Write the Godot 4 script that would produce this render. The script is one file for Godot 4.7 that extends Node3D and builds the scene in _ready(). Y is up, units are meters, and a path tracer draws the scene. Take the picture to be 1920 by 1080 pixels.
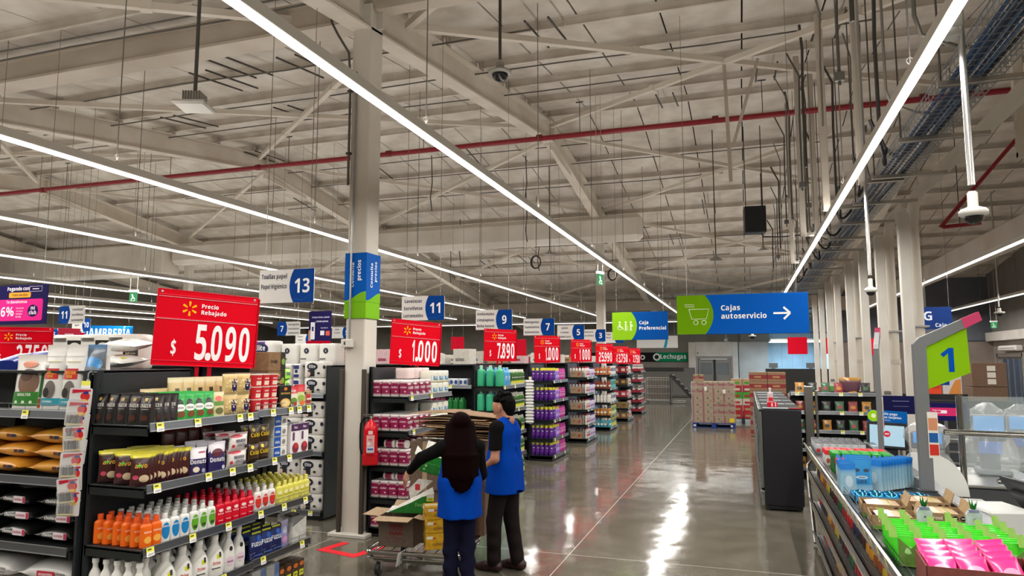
extends Node3D
# Supermarket hall. Metres, y up; the main aisle runs along -z, gondolas run along x with end displays facing +x.

class MB:
	var v := PackedVector3Array()
	var n := PackedVector3Array()
	var c := PackedColorArray()
	var ix := PackedInt32Array()
	var x := Transform3D()
	var k := Color.WHITE
	func col(s) -> MB:
		k = (s if s is Color else Color(s)).srgb_to_linear()
		return self
	func at(p := Vector3.ZERO, ry := 0.0, rx := 0.0, rz := 0.0) -> MB:
		x = Transform3D(Basis.from_euler(Vector3(rx, ry, rz)), p)
		return self
	func add(p: Vector3, m: Vector3) -> int:
		v.append(x * p)
		n.append((x.basis * m).normalized())
		c.append(k)
		return v.size() - 1
	func t3(a: int, b: int, d: int) -> void:
		ix.append(a)
		ix.append(d)
		ix.append(b)
	func tri(a: Vector3, b: Vector3, d: Vector3) -> void:
		var m := (b - a).cross(d - a)
		t3(add(a, m), add(b, m), add(d, m))
	func quad(a: Vector3, b: Vector3, d: Vector3, e: Vector3) -> void:
		var m := (d - a).cross(e - b)
		var i := add(a, m)
		add(b, m)
		add(d, m)
		add(e, m)
		t3(i, i + 1, i + 2)
		t3(i, i + 2, i + 3)
	func box(p: Vector3, s: Vector3, bv := 0.0) -> MB:
		var h := s / 2.0
		if bv <= 0.0:
			for ax in 3:
				for sg in [-1.0, 1.0]:
					var u := (ax + 1) % 3
					var w := (ax + 2) % 3
					var q := []
					for e in ([[-1, -1], [1, -1], [1, 1], [-1, 1]] if sg > 0 else [[-1, -1], [-1, 1], [1, 1], [1, -1]]):
						var g := Vector3.ZERO
						g[ax] = sg * h[ax]
						g[u] = e[0] * h[u]
						g[w] = e[1] * h[w]
						q.append(p + g)
					quad(q[0], q[1], q[2], q[3])
			return self
		bv = minf(bv, minf(h.x, minf(h.y, h.z)) * 0.9)
		var id := {}
		for sx in [-1, 1]:
			for sy in [-1, 1]:
				for sz in [-1, 1]:
					for ax in 3:
						var g := Vector3(sx * (h.x - bv), sy * (h.y - bv), sz * (h.z - bv))
						g[ax] = [sx * h.x, sy * h.y, sz * h.z][ax]
						id[[sx, sy, sz, ax]] = p + g
		for ax in 3:
			for sg in [-1, 1]:
				var u := (ax + 1) % 3
				var w := (ax + 2) % 3
				var q := []
				for e in ([[-1, -1], [1, -1], [1, 1], [-1, 1]] if sg > 0 else [[-1, -1], [-1, 1], [1, 1], [1, -1]]):
					var g := [0, 0, 0, ax]
					g[ax] = sg
					g[u] = e[0]
					g[w] = e[1]
					q.append(id[g])
				quad(q[0], q[1], q[2], q[3])
		for ax in 3:
			var u := (ax + 1) % 3
			var w := (ax + 2) % 3
			for su in [-1, 1]:
				for sw in [-1, 1]:
					var g := [0, 0, 0, 0]
					g[u] = su
					g[w] = sw
					var q := []
					for e in [[-1, u], [1, u], [1, w], [-1, w]]:
						g[ax] = e[0]
						g[3] = e[1]
						q.append(id[g.duplicate()])
					if su * sw > 0:
						quad(q[3], q[2], q[1], q[0])
					else:
						quad(q[0], q[1], q[2], q[3])
		for sx in [-1, 1]:
			for sy in [-1, 1]:
				for sz in [-1, 1]:
					if sx * sy * sz > 0:
						tri(id[[sx, sy, sz, 0]], id[[sx, sy, sz, 1]], id[[sx, sy, sz, 2]])
					else:
						tri(id[[sx, sy, sz, 0]], id[[sx, sy, sz, 2]], id[[sx, sy, sz, 1]])
		return self
	# rows: closed or open rings of equal length; smooth normals; cols: one colour per row (or empty); caps
	func grid(rows: Array, closed := true, cap := true, cols: Array = []) -> MB:
		var m: int = rows[0].size()
		var nr := rows.size()
		var first := v.size()
		for r in nr:
			if cols.size():
				col(cols[mini(r, cols.size() - 1)])
			for i in m:
				var a: Vector3 = rows[r][(i + 1) % m] if closed or i < m - 1 else rows[r][i]
				var b: Vector3 = rows[r][(i + m - 1) % m] if closed or i > 0 else rows[r][i]
				var up: Vector3 = rows[mini(r + 1, nr - 1)][i] - rows[maxi(r - 1, 0)][i]
				var nn := (a - b).cross(up)
				if nn.length_squared() < 1e-14:
					nn = (a - b).cross(rows[mini(r + 1, nr - 1)][(i + 1) % m] - rows[maxi(r - 1, 0)][(i + 1) % m])
				if nn.length_squared() < 1e-14:
					nn = Vector3.UP
				add(rows[r][i], nn)
		for r in nr - 1:
			for i in (m if closed else m - 1):
				var j := (i + 1) % m
				var p := first + r * m
				t3(p + i, p + j, p + m + j)
				t3(p + i, p + m + j, p + m + i)
		if closed and cap:
			for e in [0, nr - 1]:
				if cols.size():
					col(cols[mini(e, cols.size() - 1)])
				var ce := Vector3.ZERO
				for q in rows[e]:
					ce += q
				ce /= m
				var nn: Vector3 = (rows[e][1] - rows[e][0]).cross(rows[e][m / 2] - rows[e][0])
				if e == 0:
					nn = -nn
				var z := add(ce, nn)
				for q in rows[e]:
					add(q, nn)
				for i in m:
					if e == 0:
						t3(z, z + 1 + (i + 1) % m, z + 1 + i)
					else:
						t3(z, z + 1 + i, z + 1 + (i + 1) % m)
		return self
	static func ring(y: float, hw: float, hd: float, e := 2.0, s := 12, cx := 0.0, cz := 0.0) -> PackedVector3Array:
		var o := PackedVector3Array()
		for i in s:
			var a := -TAU * (i + 0.5) / s
			var ca := cos(a)
			var sa := sin(a)
			o.append(Vector3(cx + hw * signf(ca) * pow(absf(ca), 2.0 / e), y, cz + hd * signf(sa) * pow(absf(sa), 2.0 / e)))
		return o
	func lathe(pr: Array, s := 12, p := Vector3.ZERO, cols: Array = [], sz := 1.0) -> MB:
		var rows := []
		for q in pr:
			var r := ring(q[1], maxf(q[0], 0.0004), maxf(q[0], 0.0004) * sz, 2.0, s)
			for i in s:
				r[i] += p
			rows.append(r)
		return grid(rows, true, true, cols)
	func tube(pts: Array, r: float, s := 8, cap := true) -> MB:
		var rows := []
		var side := Vector3.ZERO
		for i in pts.size():
			var d: Vector3 = (pts[mini(i + 1, pts.size() - 1)] - pts[maxi(i - 1, 0)]).normalized()
			if side == Vector3.ZERO:
				side = d.cross(Vector3.UP if absf(d.y) < 0.9 else Vector3.RIGHT).normalized()
			side = (side - d * side.dot(d)).normalized()
			var w := d.cross(side)
			var o := PackedVector3Array()
			for j in s:
				var a := TAU * j / s
				o.append(pts[i] + (side * cos(a) + w * sin(a)) * r)
			rows.append(o)
		return grid(rows, true, cap)
	func bar(a: Vector3, b: Vector3, w: float, h: float) -> MB:
		var d := (b - a).normalized()
		var s := d.cross(Vector3.UP if absf(d.y) < 0.95 else Vector3.RIGHT).normalized()
		var u := s.cross(d)
		var old := x
		x = old * Transform3D(Basis(s, u, -d), (a + b) / 2.0)
		box(Vector3.ZERO, Vector3(w, h, a.distance_to(b)))
		x = old
		return self
	# flat outline (CCW seen from +z) extruded from z0 to z1
	func plate(pts: PackedVector2Array, z0: float, z1: float) -> MB:
		var tr := Geometry2D.triangulate_polygon(pts)
		for i in range(0, tr.size(), 3):
			var a := pts[tr[i]]
			var b := pts[tr[i + 1]]
			var d := pts[tr[i + 2]]
			if (b - a).cross(d - a) < 0:
				var e := b
				b = d
				d = e
			tri(Vector3(a.x, a.y, z1), Vector3(b.x, b.y, z1), Vector3(d.x, d.y, z1))
			tri(Vector3(a.x, a.y, z0), Vector3(d.x, d.y, z0), Vector3(b.x, b.y, z0))
		for i in pts.size():
			var a := pts[i]
			var b := pts[(i + 1) % pts.size()]
			quad(Vector3(a.x, a.y, z0), Vector3(b.x, b.y, z0), Vector3(b.x, b.y, z1), Vector3(a.x, a.y, z1))
		return self
	static func rrect(w: float, h: float, r: float, s := 4) -> PackedVector2Array:
		var o := PackedVector2Array()
		for q in 4:
			var ce := Vector2((w / 2 - r) * (1 if q in [0, 3] else -1), (h / 2 - r) * (1 if q < 2 else -1))
			for i in s + 1:
				var a := PI / 2 * (q + float(i) / s)
				o.append(ce + Vector2(cos(a), sin(a)) * r)
		return o
	static func oval(w: float, h: float, s := 16, cx := 0.0, cy := 0.0) -> PackedVector2Array:
		var o := PackedVector2Array()
		for i in s:
			o.append(Vector2(cx + w / 2 * cos(TAU * i / s), cy + h / 2 * sin(TAU * i / s)))
		return o
	func mesh() -> ArrayMesh:
		var a := []
		a.resize(Mesh.ARRAY_MAX)
		a[Mesh.ARRAY_VERTEX] = v
		a[Mesh.ARRAY_NORMAL] = n
		a[Mesh.ARRAY_COLOR] = c
		a[Mesh.ARRAY_INDEX] = ix
		var m := ArrayMesh.new()
		m.add_surface_from_arrays(Mesh.PRIMITIVE_TRIANGLES, a)
		return m
	# lettering: cap height h, centred (or al = -1 left / 1 right) at p in the xy plane facing +z; sx squeezes; f lifts it on a surface
	func text(s: String, font: Font, p: Vector2, h: float, z := 0.0, sx := 1.0, f = null, al := 0, maxw := 0.0) -> MB:
		var tm := TextMesh.new()
		tm.font = font
		tm.text = s
		tm.font_size = 32
		tm.pixel_size = 0.01
		tm.depth = 0.0
		tm.curve_step = 6.0 if h < 0.06 else 2.5
		var a := tm.get_mesh_arrays()
		if a.size() == 0 or a[Mesh.ARRAY_VERTEX] == null:
			return self
		var vv: PackedVector3Array = a[Mesh.ARRAY_VERTEX]
		var ii: PackedInt32Array = a[Mesh.ARRAY_INDEX] if a[Mesh.ARRAY_INDEX] != null else PackedInt32Array(range(vv.size()))
		var lo := Vector3(1e9, 1e9, 0)
		var hi := -lo
		for q in vv:
			lo = lo.min(q)
			hi = hi.max(q)
		var sc := h / 0.228
		var w := (hi.x - lo.x) * sc * sx
		if maxw > 0.0 and w > maxw:
			sx *= maxw / w
			w = maxw
		var x0 := p.x - w * (0.5 + 0.5 * al)
		var bl := (font.get_descent(32) - font.get_ascent(32)) * 0.005
		var base := v.size()
		for q in vv:
			var o := Vector3(x0 + (q.x - lo.x) * sc * sx, p.y + (q.y - bl) * sc, z)
			if f != null:
				o.z += f.surf(o.x, o.y)
			add(o, Vector3(0, 0, 1))
		for i in range(0, ii.size(), 3):
			var p0 := v[base + ii[i]]
			ix.append(base + ii[i])
			ix.append(base + ii[i + 1])
			ix.append(base + ii[i + 2])
		return self

var VM := {}
var bold := SystemFont.new()
var reg := SystemFont.new()
var taken := {}
var rng := RandomNumberGenerator.new()

func numbered(s: String) -> String:
	taken[s] = taken.get(s, 0) + 1
	return s if taken[s] == 1 else "%s_%03d" % [s, taken[s] - 1]

func thing(called: String, label: String, cat: String, p := Vector3.ZERO, ry := 0.0, group := "") -> Node3D:
	var o := Node3D.new()
	o.name = numbered(called)
	add_child(o, true)
	o.position = p
	o.rotation.y = ry
	return tag(o, label, cat, group)

func tag(o: Node3D, label: String, cat: String, group := "") -> Node3D:
	o.set_meta("label", label)
	o.set_meta("category", cat)
	if group:
		o.set_meta("group", group)
	return o

func part(called: String, m, mat: String, parent: Node3D = null, label := "") -> MeshInstance3D:
	var o := MeshInstance3D.new()
	o.name = called if parent else numbered(called)
	o.mesh = m.mesh() if m is MB else m
	o.material_override = VM[mat]
	(parent if parent else self).add_child(o, true)
	if label:
		o.set_meta("label", label)
	return o

func struct(called: String, m, mat: String, parent: Node3D = null) -> MeshInstance3D:
	var o := part(called, m, mat, parent)
	if parent == null:
		o.set_meta("kind", "structure")
	return o

func dup(r: Node3D, p: Vector3, ry := 0.0, label := "", group := "", b = null) -> Node3D:
	var o: Node3D = r
	if r.has_meta("used"):
		o = r.duplicate()
		o.name = numbered(String(r.name).rstrip("_0123456789"))
		add_child(o, true)
	else:
		r.set_meta("used", true)
		r.visible = true
	o.position = p
	o.rotation = Vector3(0, ry, 0)
	if b != null:
		o.basis = b
	if label:
		o.set_meta("label", label)
	if group:
		o.set_meta("group", group)
	return o

func vmat(key: String, rough: float, metal := 0.0, spec := 0.5) -> StandardMaterial3D:
	var m := StandardMaterial3D.new()
	m.resource_name = key
	m.vertex_color_use_as_albedo = true
	m.roughness = rough
	m.metallic = metal
	m.metallic_specular = spec
	VM[key] = m
	return m

func noise(freq: float, oct := 4, normal := false, lo := Color.BLACK, hi := Color.WHITE, size := 512, bump := 4.0) -> NoiseTexture2D:
	var f := FastNoiseLite.new()
	f.seed = 7
	f.frequency = freq
	f.fractal_octaves = oct
	var t := NoiseTexture2D.new()
	t.width = size
	t.height = size
	t.seamless = true
	t.noise = f
	t.as_normal_map = normal
	t.bump_strength = bump
	if not normal:
		var g := Gradient.new()
		g.set_color(0, lo)
		g.set_color(1, hi)
		t.color_ramp = g
	return t

func tri_uv(m: StandardMaterial3D, s: float) -> void:
	m.uv1_triplanar = true
	m.uv1_world_triplanar = true
	m.uv1_scale = Vector3(s, s, s)

func make_materials() -> void:
	bold.font_names = PackedStringArray(["Droid Sans"])
	bold.font_weight = 700
	reg.font_names = PackedStringArray(["Droid Sans"])
	vmat("matt", 0.85)
	vmat("paint", 0.55)
	vmat("satin", 0.45)
	vmat("gloss", 0.25)
	vmat("film", 0.3).clearcoat_enabled = true
	VM.film.clearcoat = 0.5
	VM.film.clearcoat_roughness = 0.15
	vmat("sign", 0.6, 0.0, 0.2)
	vmat("metal", 0.32, 0.9)
	vmat("chrome", 0.16, 1.0)
	var cloth := vmat("cloth", 0.9)
	cloth.metallic_specular = 0.2
	cloth.normal_enabled = true
	cloth.normal_texture = noise(0.12, 3, true, Color.BLACK, Color.WHITE, 256)
	cloth.normal_scale = 0.25
	tri_uv(cloth, 14.0)
	cloth.uv1_world_triplanar = false
	var skin := vmat("skin", 0.55)
	skin.subsurf_scatter_enabled = true
	skin.subsurf_scatter_strength = 0.08
	vmat("hair", 0.7, 0.0, 0.15)
	var card := vmat("card", 0.8)
	card.albedo_texture = noise(0.03, 5, false, Color(0.86, 0.85, 0.83), Color(1, 1, 1), 256)
	tri_uv(card, 2.5)
	card.uv1_world_triplanar = false
	var shelf := vmat("shelf", 0.4, 0.35)
	shelf.roughness_texture = noise(0.02, 4, false, Color(0.7, 0.7, 0.7), Color(1, 1, 1), 256)
	tri_uv(shelf, 1.5)
	var white := vmat("white", 0.6)
	white.albedo_texture = noise(0.006, 5, false, Color(0.9, 0.88, 0.86), Color(1, 1, 1), 512)
	tri_uv(white, 0.22)
	var deck := vmat("deck", 0.7)
	deck.albedo_texture = noise(0.008, 5, false, Color(0.84, 0.82, 0.8), Color(1, 1, 1), 512)
	tri_uv(deck, 0.3)
	var fl := StandardMaterial3D.new()
	fl.resource_name = "polished concrete"
	fl.albedo_color = Color("#706b5f")
	fl.albedo_texture = noise(0.012, 6, false, Color(0.8, 0.79, 0.76), Color(1, 1, 1), 1024)
	fl.roughness = 0.14
	fl.roughness_texture = noise(0.01, 4, false, Color(0.75, 0.75, 0.75), Color(1, 1, 1), 512)
	fl.metallic_specular = 0.62
	fl.normal_enabled = true
	fl.normal_texture = noise(0.018, 2, true, Color.BLACK, Color.WHITE, 512, 6.0)
	fl.normal_scale = 0.05
	tri_uv(fl, 0.16)
	VM["floor"] = fl
	var led := StandardMaterial3D.new()
	led.resource_name = "lit diffuser"
	led.albedo_color = Color(0.9, 0.9, 0.9)
	led.emission_enabled = true
	led.emission = Color(1.0, 0.985, 0.96)
	led.emission_energy_multiplier = 2.6
	VM["led"] = led
	var soft: StandardMaterial3D = led.duplicate()
	soft.resource_name = "upper lens"
	soft.emission_energy_multiplier = 0.8
	VM["softled"] = soft
	for q in [["screen", Color("#bfe2f2"), 0.85], ["greenlamp", Color("#3fd07a"), 0.5], ["pinklamp", Color("#ff5080"), 0.5], ["screenblue", Color("#3fa6f0"), 0.8]]:
		var e := StandardMaterial3D.new()
		e.resource_name = q[0]
		e.albedo_color = Color(0.05, 0.05, 0.05)
		e.emission_enabled = true
		e.emission = q[1]
		e.emission_energy_multiplier = q[2]
		e.roughness = 0.2
		VM[q[0]] = e
	for q in [["glass", Color(0.9, 0.97, 0.97, 0.12)], ["wrap", Color(0.95, 0.95, 0.95, 0.07)]]:
		var g := StandardMaterial3D.new()
		g.resource_name = q[0]
		g.transparency = BaseMaterial3D.TRANSPARENCY_ALPHA
		g.albedo_color = q[1]
		g.roughness = 0.05 if q[0] == "glass" else 0.22
		VM[q[0]] = g
	var clear := StandardMaterial3D.new()
	clear.resource_name = "clear bag"
	clear.transparency = BaseMaterial3D.TRANSPARENCY_ALPHA
	clear.albedo_color = Color(0.93, 0.94, 0.95, 0.14)
	clear.roughness = 0.2
	VM["bagfilm"] = clear

const RIDGE := -16.3
func roof(z: float) -> float:      # underside of the rafters
	return 7.45 - 0.14 * absf(z - RIDGE)

func up_to(z: float) -> float:     # where a rod meets the roof
	return roof(z) + (0.819 if z < -24.0 else 0.7)

const STRIPS := [1.21, -2.65, -6.27, -9.85, -13.4, -17.0, -20.6, -24.2, -27.8]

func lamp(p: Vector3, length: float, along_z: bool, watts: float, warm := Color(1.0, 0.985, 0.96), up := false) -> void:
	var l := AreaLight3D.new()
	l.name = numbered("strip_glow")
	l.area_size = Vector2(0.06, length) if along_z else Vector2(length, 0.06)
	l.light_energy = watts * length / (PI * PI)
	l.light_color = warm
	l.shadow_enabled = true
	l.set("area_range", 60.0)
	l.rotation = Vector3(PI / 2 if up else -PI / 2, 0, 0)
	l.position = p
	add_child(l)

const POWER := 20.0
const UPWARD := 4.6

func setup() -> void:
	var cam := Camera3D.new()
	cam.name = "camera"
	cam.fov = rad_to_deg(2.0 * atan(540.0 / 1300.0))
	cam.position = Vector3(0, 2.05, 0)
	cam.rotation = Vector3(deg_to_rad(5.93), deg_to_rad(18.45), 0)
	cam.near = 0.05
	cam.far = 200.0
	add_child(cam)
	cam.current = true
	var we := WorldEnvironment.new()
	we.name = "environment"
	var e := Environment.new()
	e.background_mode = Environment.BG_COLOR
	e.background_color = Color(0.02, 0.02, 0.02)
	e.tonemap_mode = Environment.TONE_MAPPER_LINEAR
	e.tonemap_exposure = 1.0
	e.sdfgi_enabled = true
	e.ssao_enabled = true
	e.ssil_enabled = true
	we.environment = e
	add_child(we)
	for x in STRIPS:
		lamp(Vector3(x, 4.0, -13.75), 35.5, true, POWER)
		lamp(Vector3(x, 4.165, -13.75), 35.5, true, UPWARD, Color(1.0, 0.985, 0.96), true)
	lamp(Vector3(4.5, 4.0, -14.0), 36.0, true, POWER)
	lamp(Vector3(8.05, 4.0, -14.6), 37.0, true, POWER)
	lamp(Vector3(-12.0, 4.0, -37.0), 30.0, false, POWER)
	lamp(Vector3(2.6, 2.98, -38.2), 2.6, false, 50.0, Color(0.72, 0.88, 1.0))
	lamp(Vector3(2.6, 2.98, -40.8), 2.6, false, 50.0, Color(0.72, 0.88, 1.0))

func strip_light(p: Vector3, length: float, along_z: bool, label: String, wires := true) -> void:
	var t := thing("strip_light", label, "strip light", p, 0.0 if along_z else PI / 2)
	var h := MB.new().col("#e2e0da")
	h.box(Vector3(0, 0.075, 0), Vector3(0.07, 0.09, length), 0.008)
	part("housing", h, "satin", t)
	var rows := []
	for s in [-1.0, 1.0]:
		var r := PackedVector3Array()
		for i in 9:
			var a := PI * i / 8.0
			r.append(Vector3(0.036 * cos(a), 0.03 - 0.03 * sin(a), s * length / 2))
		for i in range(1, 4):
			r.append(Vector3(-0.036 + 0.018 * i, 0.03, s * length / 2))
		rows.append(r)
	part("diffuser_lens", MB.new().grid(rows, true, true), "led", t)
	part("upper_lens", MB.new().box(Vector3(0, 0.1205, 0), Vector3(0.04, 0.003, length - 0.1)), "softled", t)
	if wires:
		var z := -length / 2 + 0.8
		while z < length / 2:
			var wp := t.transform * Vector3(0, 0, z)
			var w := MB.new().col("#6b6862")
			w.tube([Vector3(0, 0.1, z), Vector3(0, up_to(wp.z) - wp.y, z)], 0.006, 5)
			w.tube([Vector3(0, 0.16, z), Vector3(0.02, 0.18, z), Vector3(0.025, 0.2, z), Vector3(0, 0.22, z), Vector3(-0.025, 0.2, z), Vector3(-0.02, 0.18, z), Vector3(0, 0.16, z)], 0.004, 4)
			part("hanger_wire", w, "matt", t)
			z += 3.6

func structure() -> void:
	# floor slabs with thin bright joints
	var f := struct("floor", MB.new().box(Vector3(-8, -0.12, -18), Vector3(60, 0.2, 62)), "matt")
	var zs := [10.0, 0.0, -7.4, -14.9, -22.4, -29.9, -37.4, -47.0]
	var xs := [-34.0, -26.0, -19.0, -11.8, -4.6, -1.83, 5.4, 14.0]
	for a in zs.size() - 1:
		for b in xs.size() - 1:
			var w: float = xs[b + 1] - xs[b]
			var d: float = zs[a] - zs[a + 1]
			part("floor_slab", MB.new().box(Vector3(xs[b] + w / 2, -0.02, zs[a] - d / 2), Vector3(w - 0.006, 0.04, d - 0.006)), "floor", f)
	var j := MB.new().col("#cfc9bc")
	for z in zs:
		j.box(Vector3(-10, -0.019, z), Vector3(48, 0.038, 0.006))
	for x in xs:
		j.box(Vector3(x, -0.0185, -18.5), Vector3(0.006, 0.037, 57))
	part("joint_filler", j, "paint", f)
	# walls
	struct("wall_back", MB.new().col("#8d897f").box(Vector3(-15.4, 3.2, -43.15), Vector3(33.4, 6.4, 0.3)), "white")
	struct("wall_left", MB.new().col("#8d897f").box(Vector3(-32.15, 4.5, -18), Vector3(0.3, 9, 50.6)), "white")
	struct("wall_front", MB.new().col("#9a958b").box(Vector3(-11, 4.5, 7.15), Vector3(42.6, 9, 0.3)), "white")
	var side := struct("wall_side", MB.new().col("#a59c94").box(Vector3(10.05, 1.45, -13.5), Vector3(0.3, 2.9, 41.3)).col("#8c8884").box(Vector3(10.05, 5.9, -13.5), Vector3(0.3, 6.0, 41.3)), "white")
	part("fascia_beam", MB.new().col("#cfcac4").box(Vector3(9.75, 3.0, -13.5), Vector3(0.3, 0.36, 40.8), 0.01), "white", side)
	struct("wall_lobby", MB.new().col("#8b7f78").box(Vector3(7.0, 1.42, -34.15), Vector3(6.2, 2.84, 0.3)).col("#666c78").box(Vector3(7.0, 5.9, -34.15), Vector3(6.2, 6.1, 0.3)), "white")
	part("wall_cap", MB.new().col("#3d424a").box(Vector3(7.0, 2.86, -33.98), Vector3(6.2, 0.04, 0.05)), "satin", get_node("wall_lobby"))
	# service room at the far end, lit by its own cool lamps
	var room := struct("wall_service_room", MB.new().col("#b9d3e2").box(Vector3(2.6, 2.4, -43.15), Vector3(2.8, 4.8, 0.3)).box(Vector3(4.05, 2.4, -38.7), Vector3(0.15, 4.8, 8.8)), "white")
	for i in 5:
		part("wall_seam", MB.new().col("#a9b6bd").box(Vector3(1.5 + i * 0.55, 2.2, -42.99), Vector3(0.02, 4.2, 0.02)), "paint", room)
	struct("wall_return", MB.new().col("#c3bbb3").box(Vector3(0.5, 1.55, -42.85), Vector3(1.62, 3.1, 0.3), 0.01), "white")
	struct("wall_upper", MB.new().col("#8d897f").box(Vector3(0.6, 3.9, -42.95), Vector3(1.6, 1.6, 0.3)).col("#5c6066").box(Vector3(2.6, 3.32, -35.0), Vector3(2.9, 0.05, 0.05)), "white")
	# door in its white surround
	var d := struct("door_1", MB.new().col("#d8cfc4").box(Vector3(-2.93, 1.55, -42.7), Vector3(0.42, 3.1, 0.6), 0.01).box(Vector3(-0.5, 1.55, -42.7), Vector3(0.3, 3.1, 0.6), 0.01).box(Vector3(-1.7, 2.66, -42.7), Vector3(2.1, 0.9, 0.6), 0.01), "white")
	part("door_frame", MB.new().col("#8f8d8a").box(Vector3(-2.66, 1.1, -42.5), Vector3(0.1, 2.2, 0.16)).box(Vector3(-0.7, 1.1, -42.5), Vector3(0.1, 2.2, 0.16)).box(Vector3(-1.68, 2.2, -42.5), Vector3(2.06, 0.1, 0.2)), "metal", d)
	for s in [-1, 1]:
		var lf := part("door_leaf", MB.new().col("#85847f").box(Vector3(-1.68 + s * 0.47, 1.08, -42.6), Vector3(0.9, 2.14, 0.06), 0.008), "metal", d)
		part("window_pane", MB.new().col("#6f7270").box(Vector3(-1.68 + s * 0.47, 1.55, -42.56), Vector3(0.66, 0.7, 0.02)), "gloss", lf)
		part("edge_strip", MB.new().col("#4c4b48").box(Vector3(-1.68 + s * 0.06, 1.08, -42.55), Vector3(0.06, 2.1, 0.03)), "satin", lf)
	part("door_closer_box", MB.new().col("#e2ddd4").box(Vector3(-2.6, 2.45, -42.35), Vector3(0.2, 0.12, 0.1), 0.01).col("#222222").box(Vector3(-2.6, 2.46, -42.29), Vector3(0.1, 0.06, 0.02)), "paint", d)
	part("lamp_bar", MB.new().col("#f2f0ea").box(Vector3(-1.7, 2.1, -42.35), Vector3(1.5, 0.05, 0.08), 0.01), "gloss", d)
	ceiling()

func ceiling() -> void:
	var rt := Color("#e3dcd2")
	var m := MB.new().col("#3a3733")
	for s in [[7.3, RIDGE], [RIDGE, -43.3]]:
		var a := Vector3(-11, roof(s[0]) + 0.85, s[0])
		var b := Vector3(-11, roof(s[1]) + 0.85, s[1])
		m.bar(a, b, 43.0, 0.06)
	var ce := struct("ceiling", m, "matt")
	# purlins
	var pz := []
	var z := 6.6
	while z > -43.0:
		pz.append(z)
		z -= 1.5
	for q in pz:
		var p := MB.new().col(rt)
		var y: float = roof(q) + 0.5
		var sl := 0.14 if q > RIDGE else -0.14
		for s in [[-31.9, -13.0], [-13.0, -4.45], [-4.45, 4.1], [4.1, 9.8]]:
			var w: float = s[1] - s[0] - 0.03
			p.at(Vector3((s[0] + s[1]) / 2, y, q), 0, atan(sl))
			p.box(Vector3(0, 0.14, 0), Vector3(w, 0.14, 0.012)).box(Vector3(0, 0.072, 0.03), Vector3(w, 0.012, 0.06)).box(Vector3(0, 0.206, 0.035), Vector3(w, 0.012, 0.07))
		part("purlin", p, "deck", ce)
	# roof panels: the three hundred that show largest are pieces of their own, the rest one object
	var unit := MB.new().col(rt).box(Vector3(0, 0.02, 0), Vector3(1.165, 0.04, 1.5), 0.006).mesh()
	var cells := []
	for i in pz.size() - 1:
		for jx in 36:
			var pos := Vector3(-31.4 + jx * 1.19, 0, (pz[i] + pz[i + 1]) / 2)
			if absf(pos.z - RIDGE) < 0.8:
				pos.z = pos.z
			pos.y = (roof(pz[i]) + roof(pz[i + 1])) / 2 + 0.715
			var sl: float = (roof(pz[i]) - roof(pz[i + 1])) / 1.5
			cells.append([pos, atan(-sl)])
	var eye := Vector3(0, 2.05, 0)
	var fwd := Vector3(-0.315, 0.103, -0.943)
	cells.sort_custom(func(a, b): return rank(a[0] - eye, fwd) < rank(b[0] - eye, fwd))
	var rest := []
	for i in cells.size():
		var tf := Transform3D(Basis.from_euler(Vector3(cells[i][1], 0, 0)), cells[i][0])
		if i < 300:
			var o := part("ceiling_panel", unit, "deck", ce)
			o.transform = tf
		else:
			rest.append(tf)
	var mm := MultiMesh.new()
	mm.transform_format = MultiMesh.TRANSFORM_3D
	mm.mesh = unit
	mm.instance_count = rest.size()
	for i in rest.size():
		mm.set_instance_transform(i, rest[i])
	var mi := MultiMeshInstance3D.new()
	mi.name = "far_ceiling_panel"
	mi.multimesh = mm
	mi.material_override = VM["deck"]
	mi.set_meta("kind", "stuff")
	ce.add_child(mi, true)
	# rafters
	for x in [-30.1, -21.55, -13.0, -4.45, 4.1]:
		var r := MB.new().col("#e0d8cc")
		for s in [[7.0, RIDGE], [RIDGE, -43.0]]:
			var a := Vector3(x, roof(s[0]), s[0])
			var b := Vector3(x, roof(s[1]), s[1])
			r.bar(a + Vector3(0, 0.015, 0), b + Vector3(0, 0.015, 0), 0.26, 0.03)
			r.bar(a + Vector3(0, 0.485, 0), b + Vector3(0, 0.485, 0), 0.26, 0.03)
			r.bar(a + Vector3(0, 0.25, 0), b + Vector3(0, 0.25, 0), 0.02, 0.46)
		part("rafter", r, "white", ce)
		var pl := MB.new().col("#e0d8cc")
		pl.box(Vector3(x, roof(RIDGE) + 0.25, RIDGE), Vector3(0.26, 0.62, 0.03))
		pl.bar(Vector3(x + 0.03, roof(RIDGE - 2), RIDGE - 2), Vector3(x + 0.03, roof(RIDGE) - 0.12, RIDGE), 0.06, 0.12)
		part("ridge_plate", pl, "white", ce)
		for q in pz:
			part("purlin_cleat", MB.new().col("#b5aa9c").box(Vector3(x + 0.09, roof(q) + 0.58, q + 0.05), Vector3(0.02, 0.2, 0.12)), "paint", ce)
	# cross bracing under the purlins
	var bays := [[-1.0, -8.3], [-8.3, -15.9], [-16.7, -22.3], [-22.9, -30.0], [-30.0, -37.4]]
	var cols := [[-21.55, -13.0], [-13.0, -4.45], [-4.45, 4.1]]
	for c in cols:
		for b in bays:
			var br := MB.new().col("#e0d8cc")
			for s in [0, 1]:
				var a := Vector3(c[0] + 0.15, roof(b[s]) + 0.34, b[s])
				var d := Vector3(c[1] - 0.15, roof(b[1 - s]) + 0.34 - 0.06 * s, b[1 - s])
				br.bar(a, d, 0.09, 0.09)
				for e in [0.33, 0.72]:
					var p := a.lerp(d, e)
					br.bar(p, a.lerp(d, e + 0.012), 0.12, 0.12)
			part("cross_brace", br, "white", ce)
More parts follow.
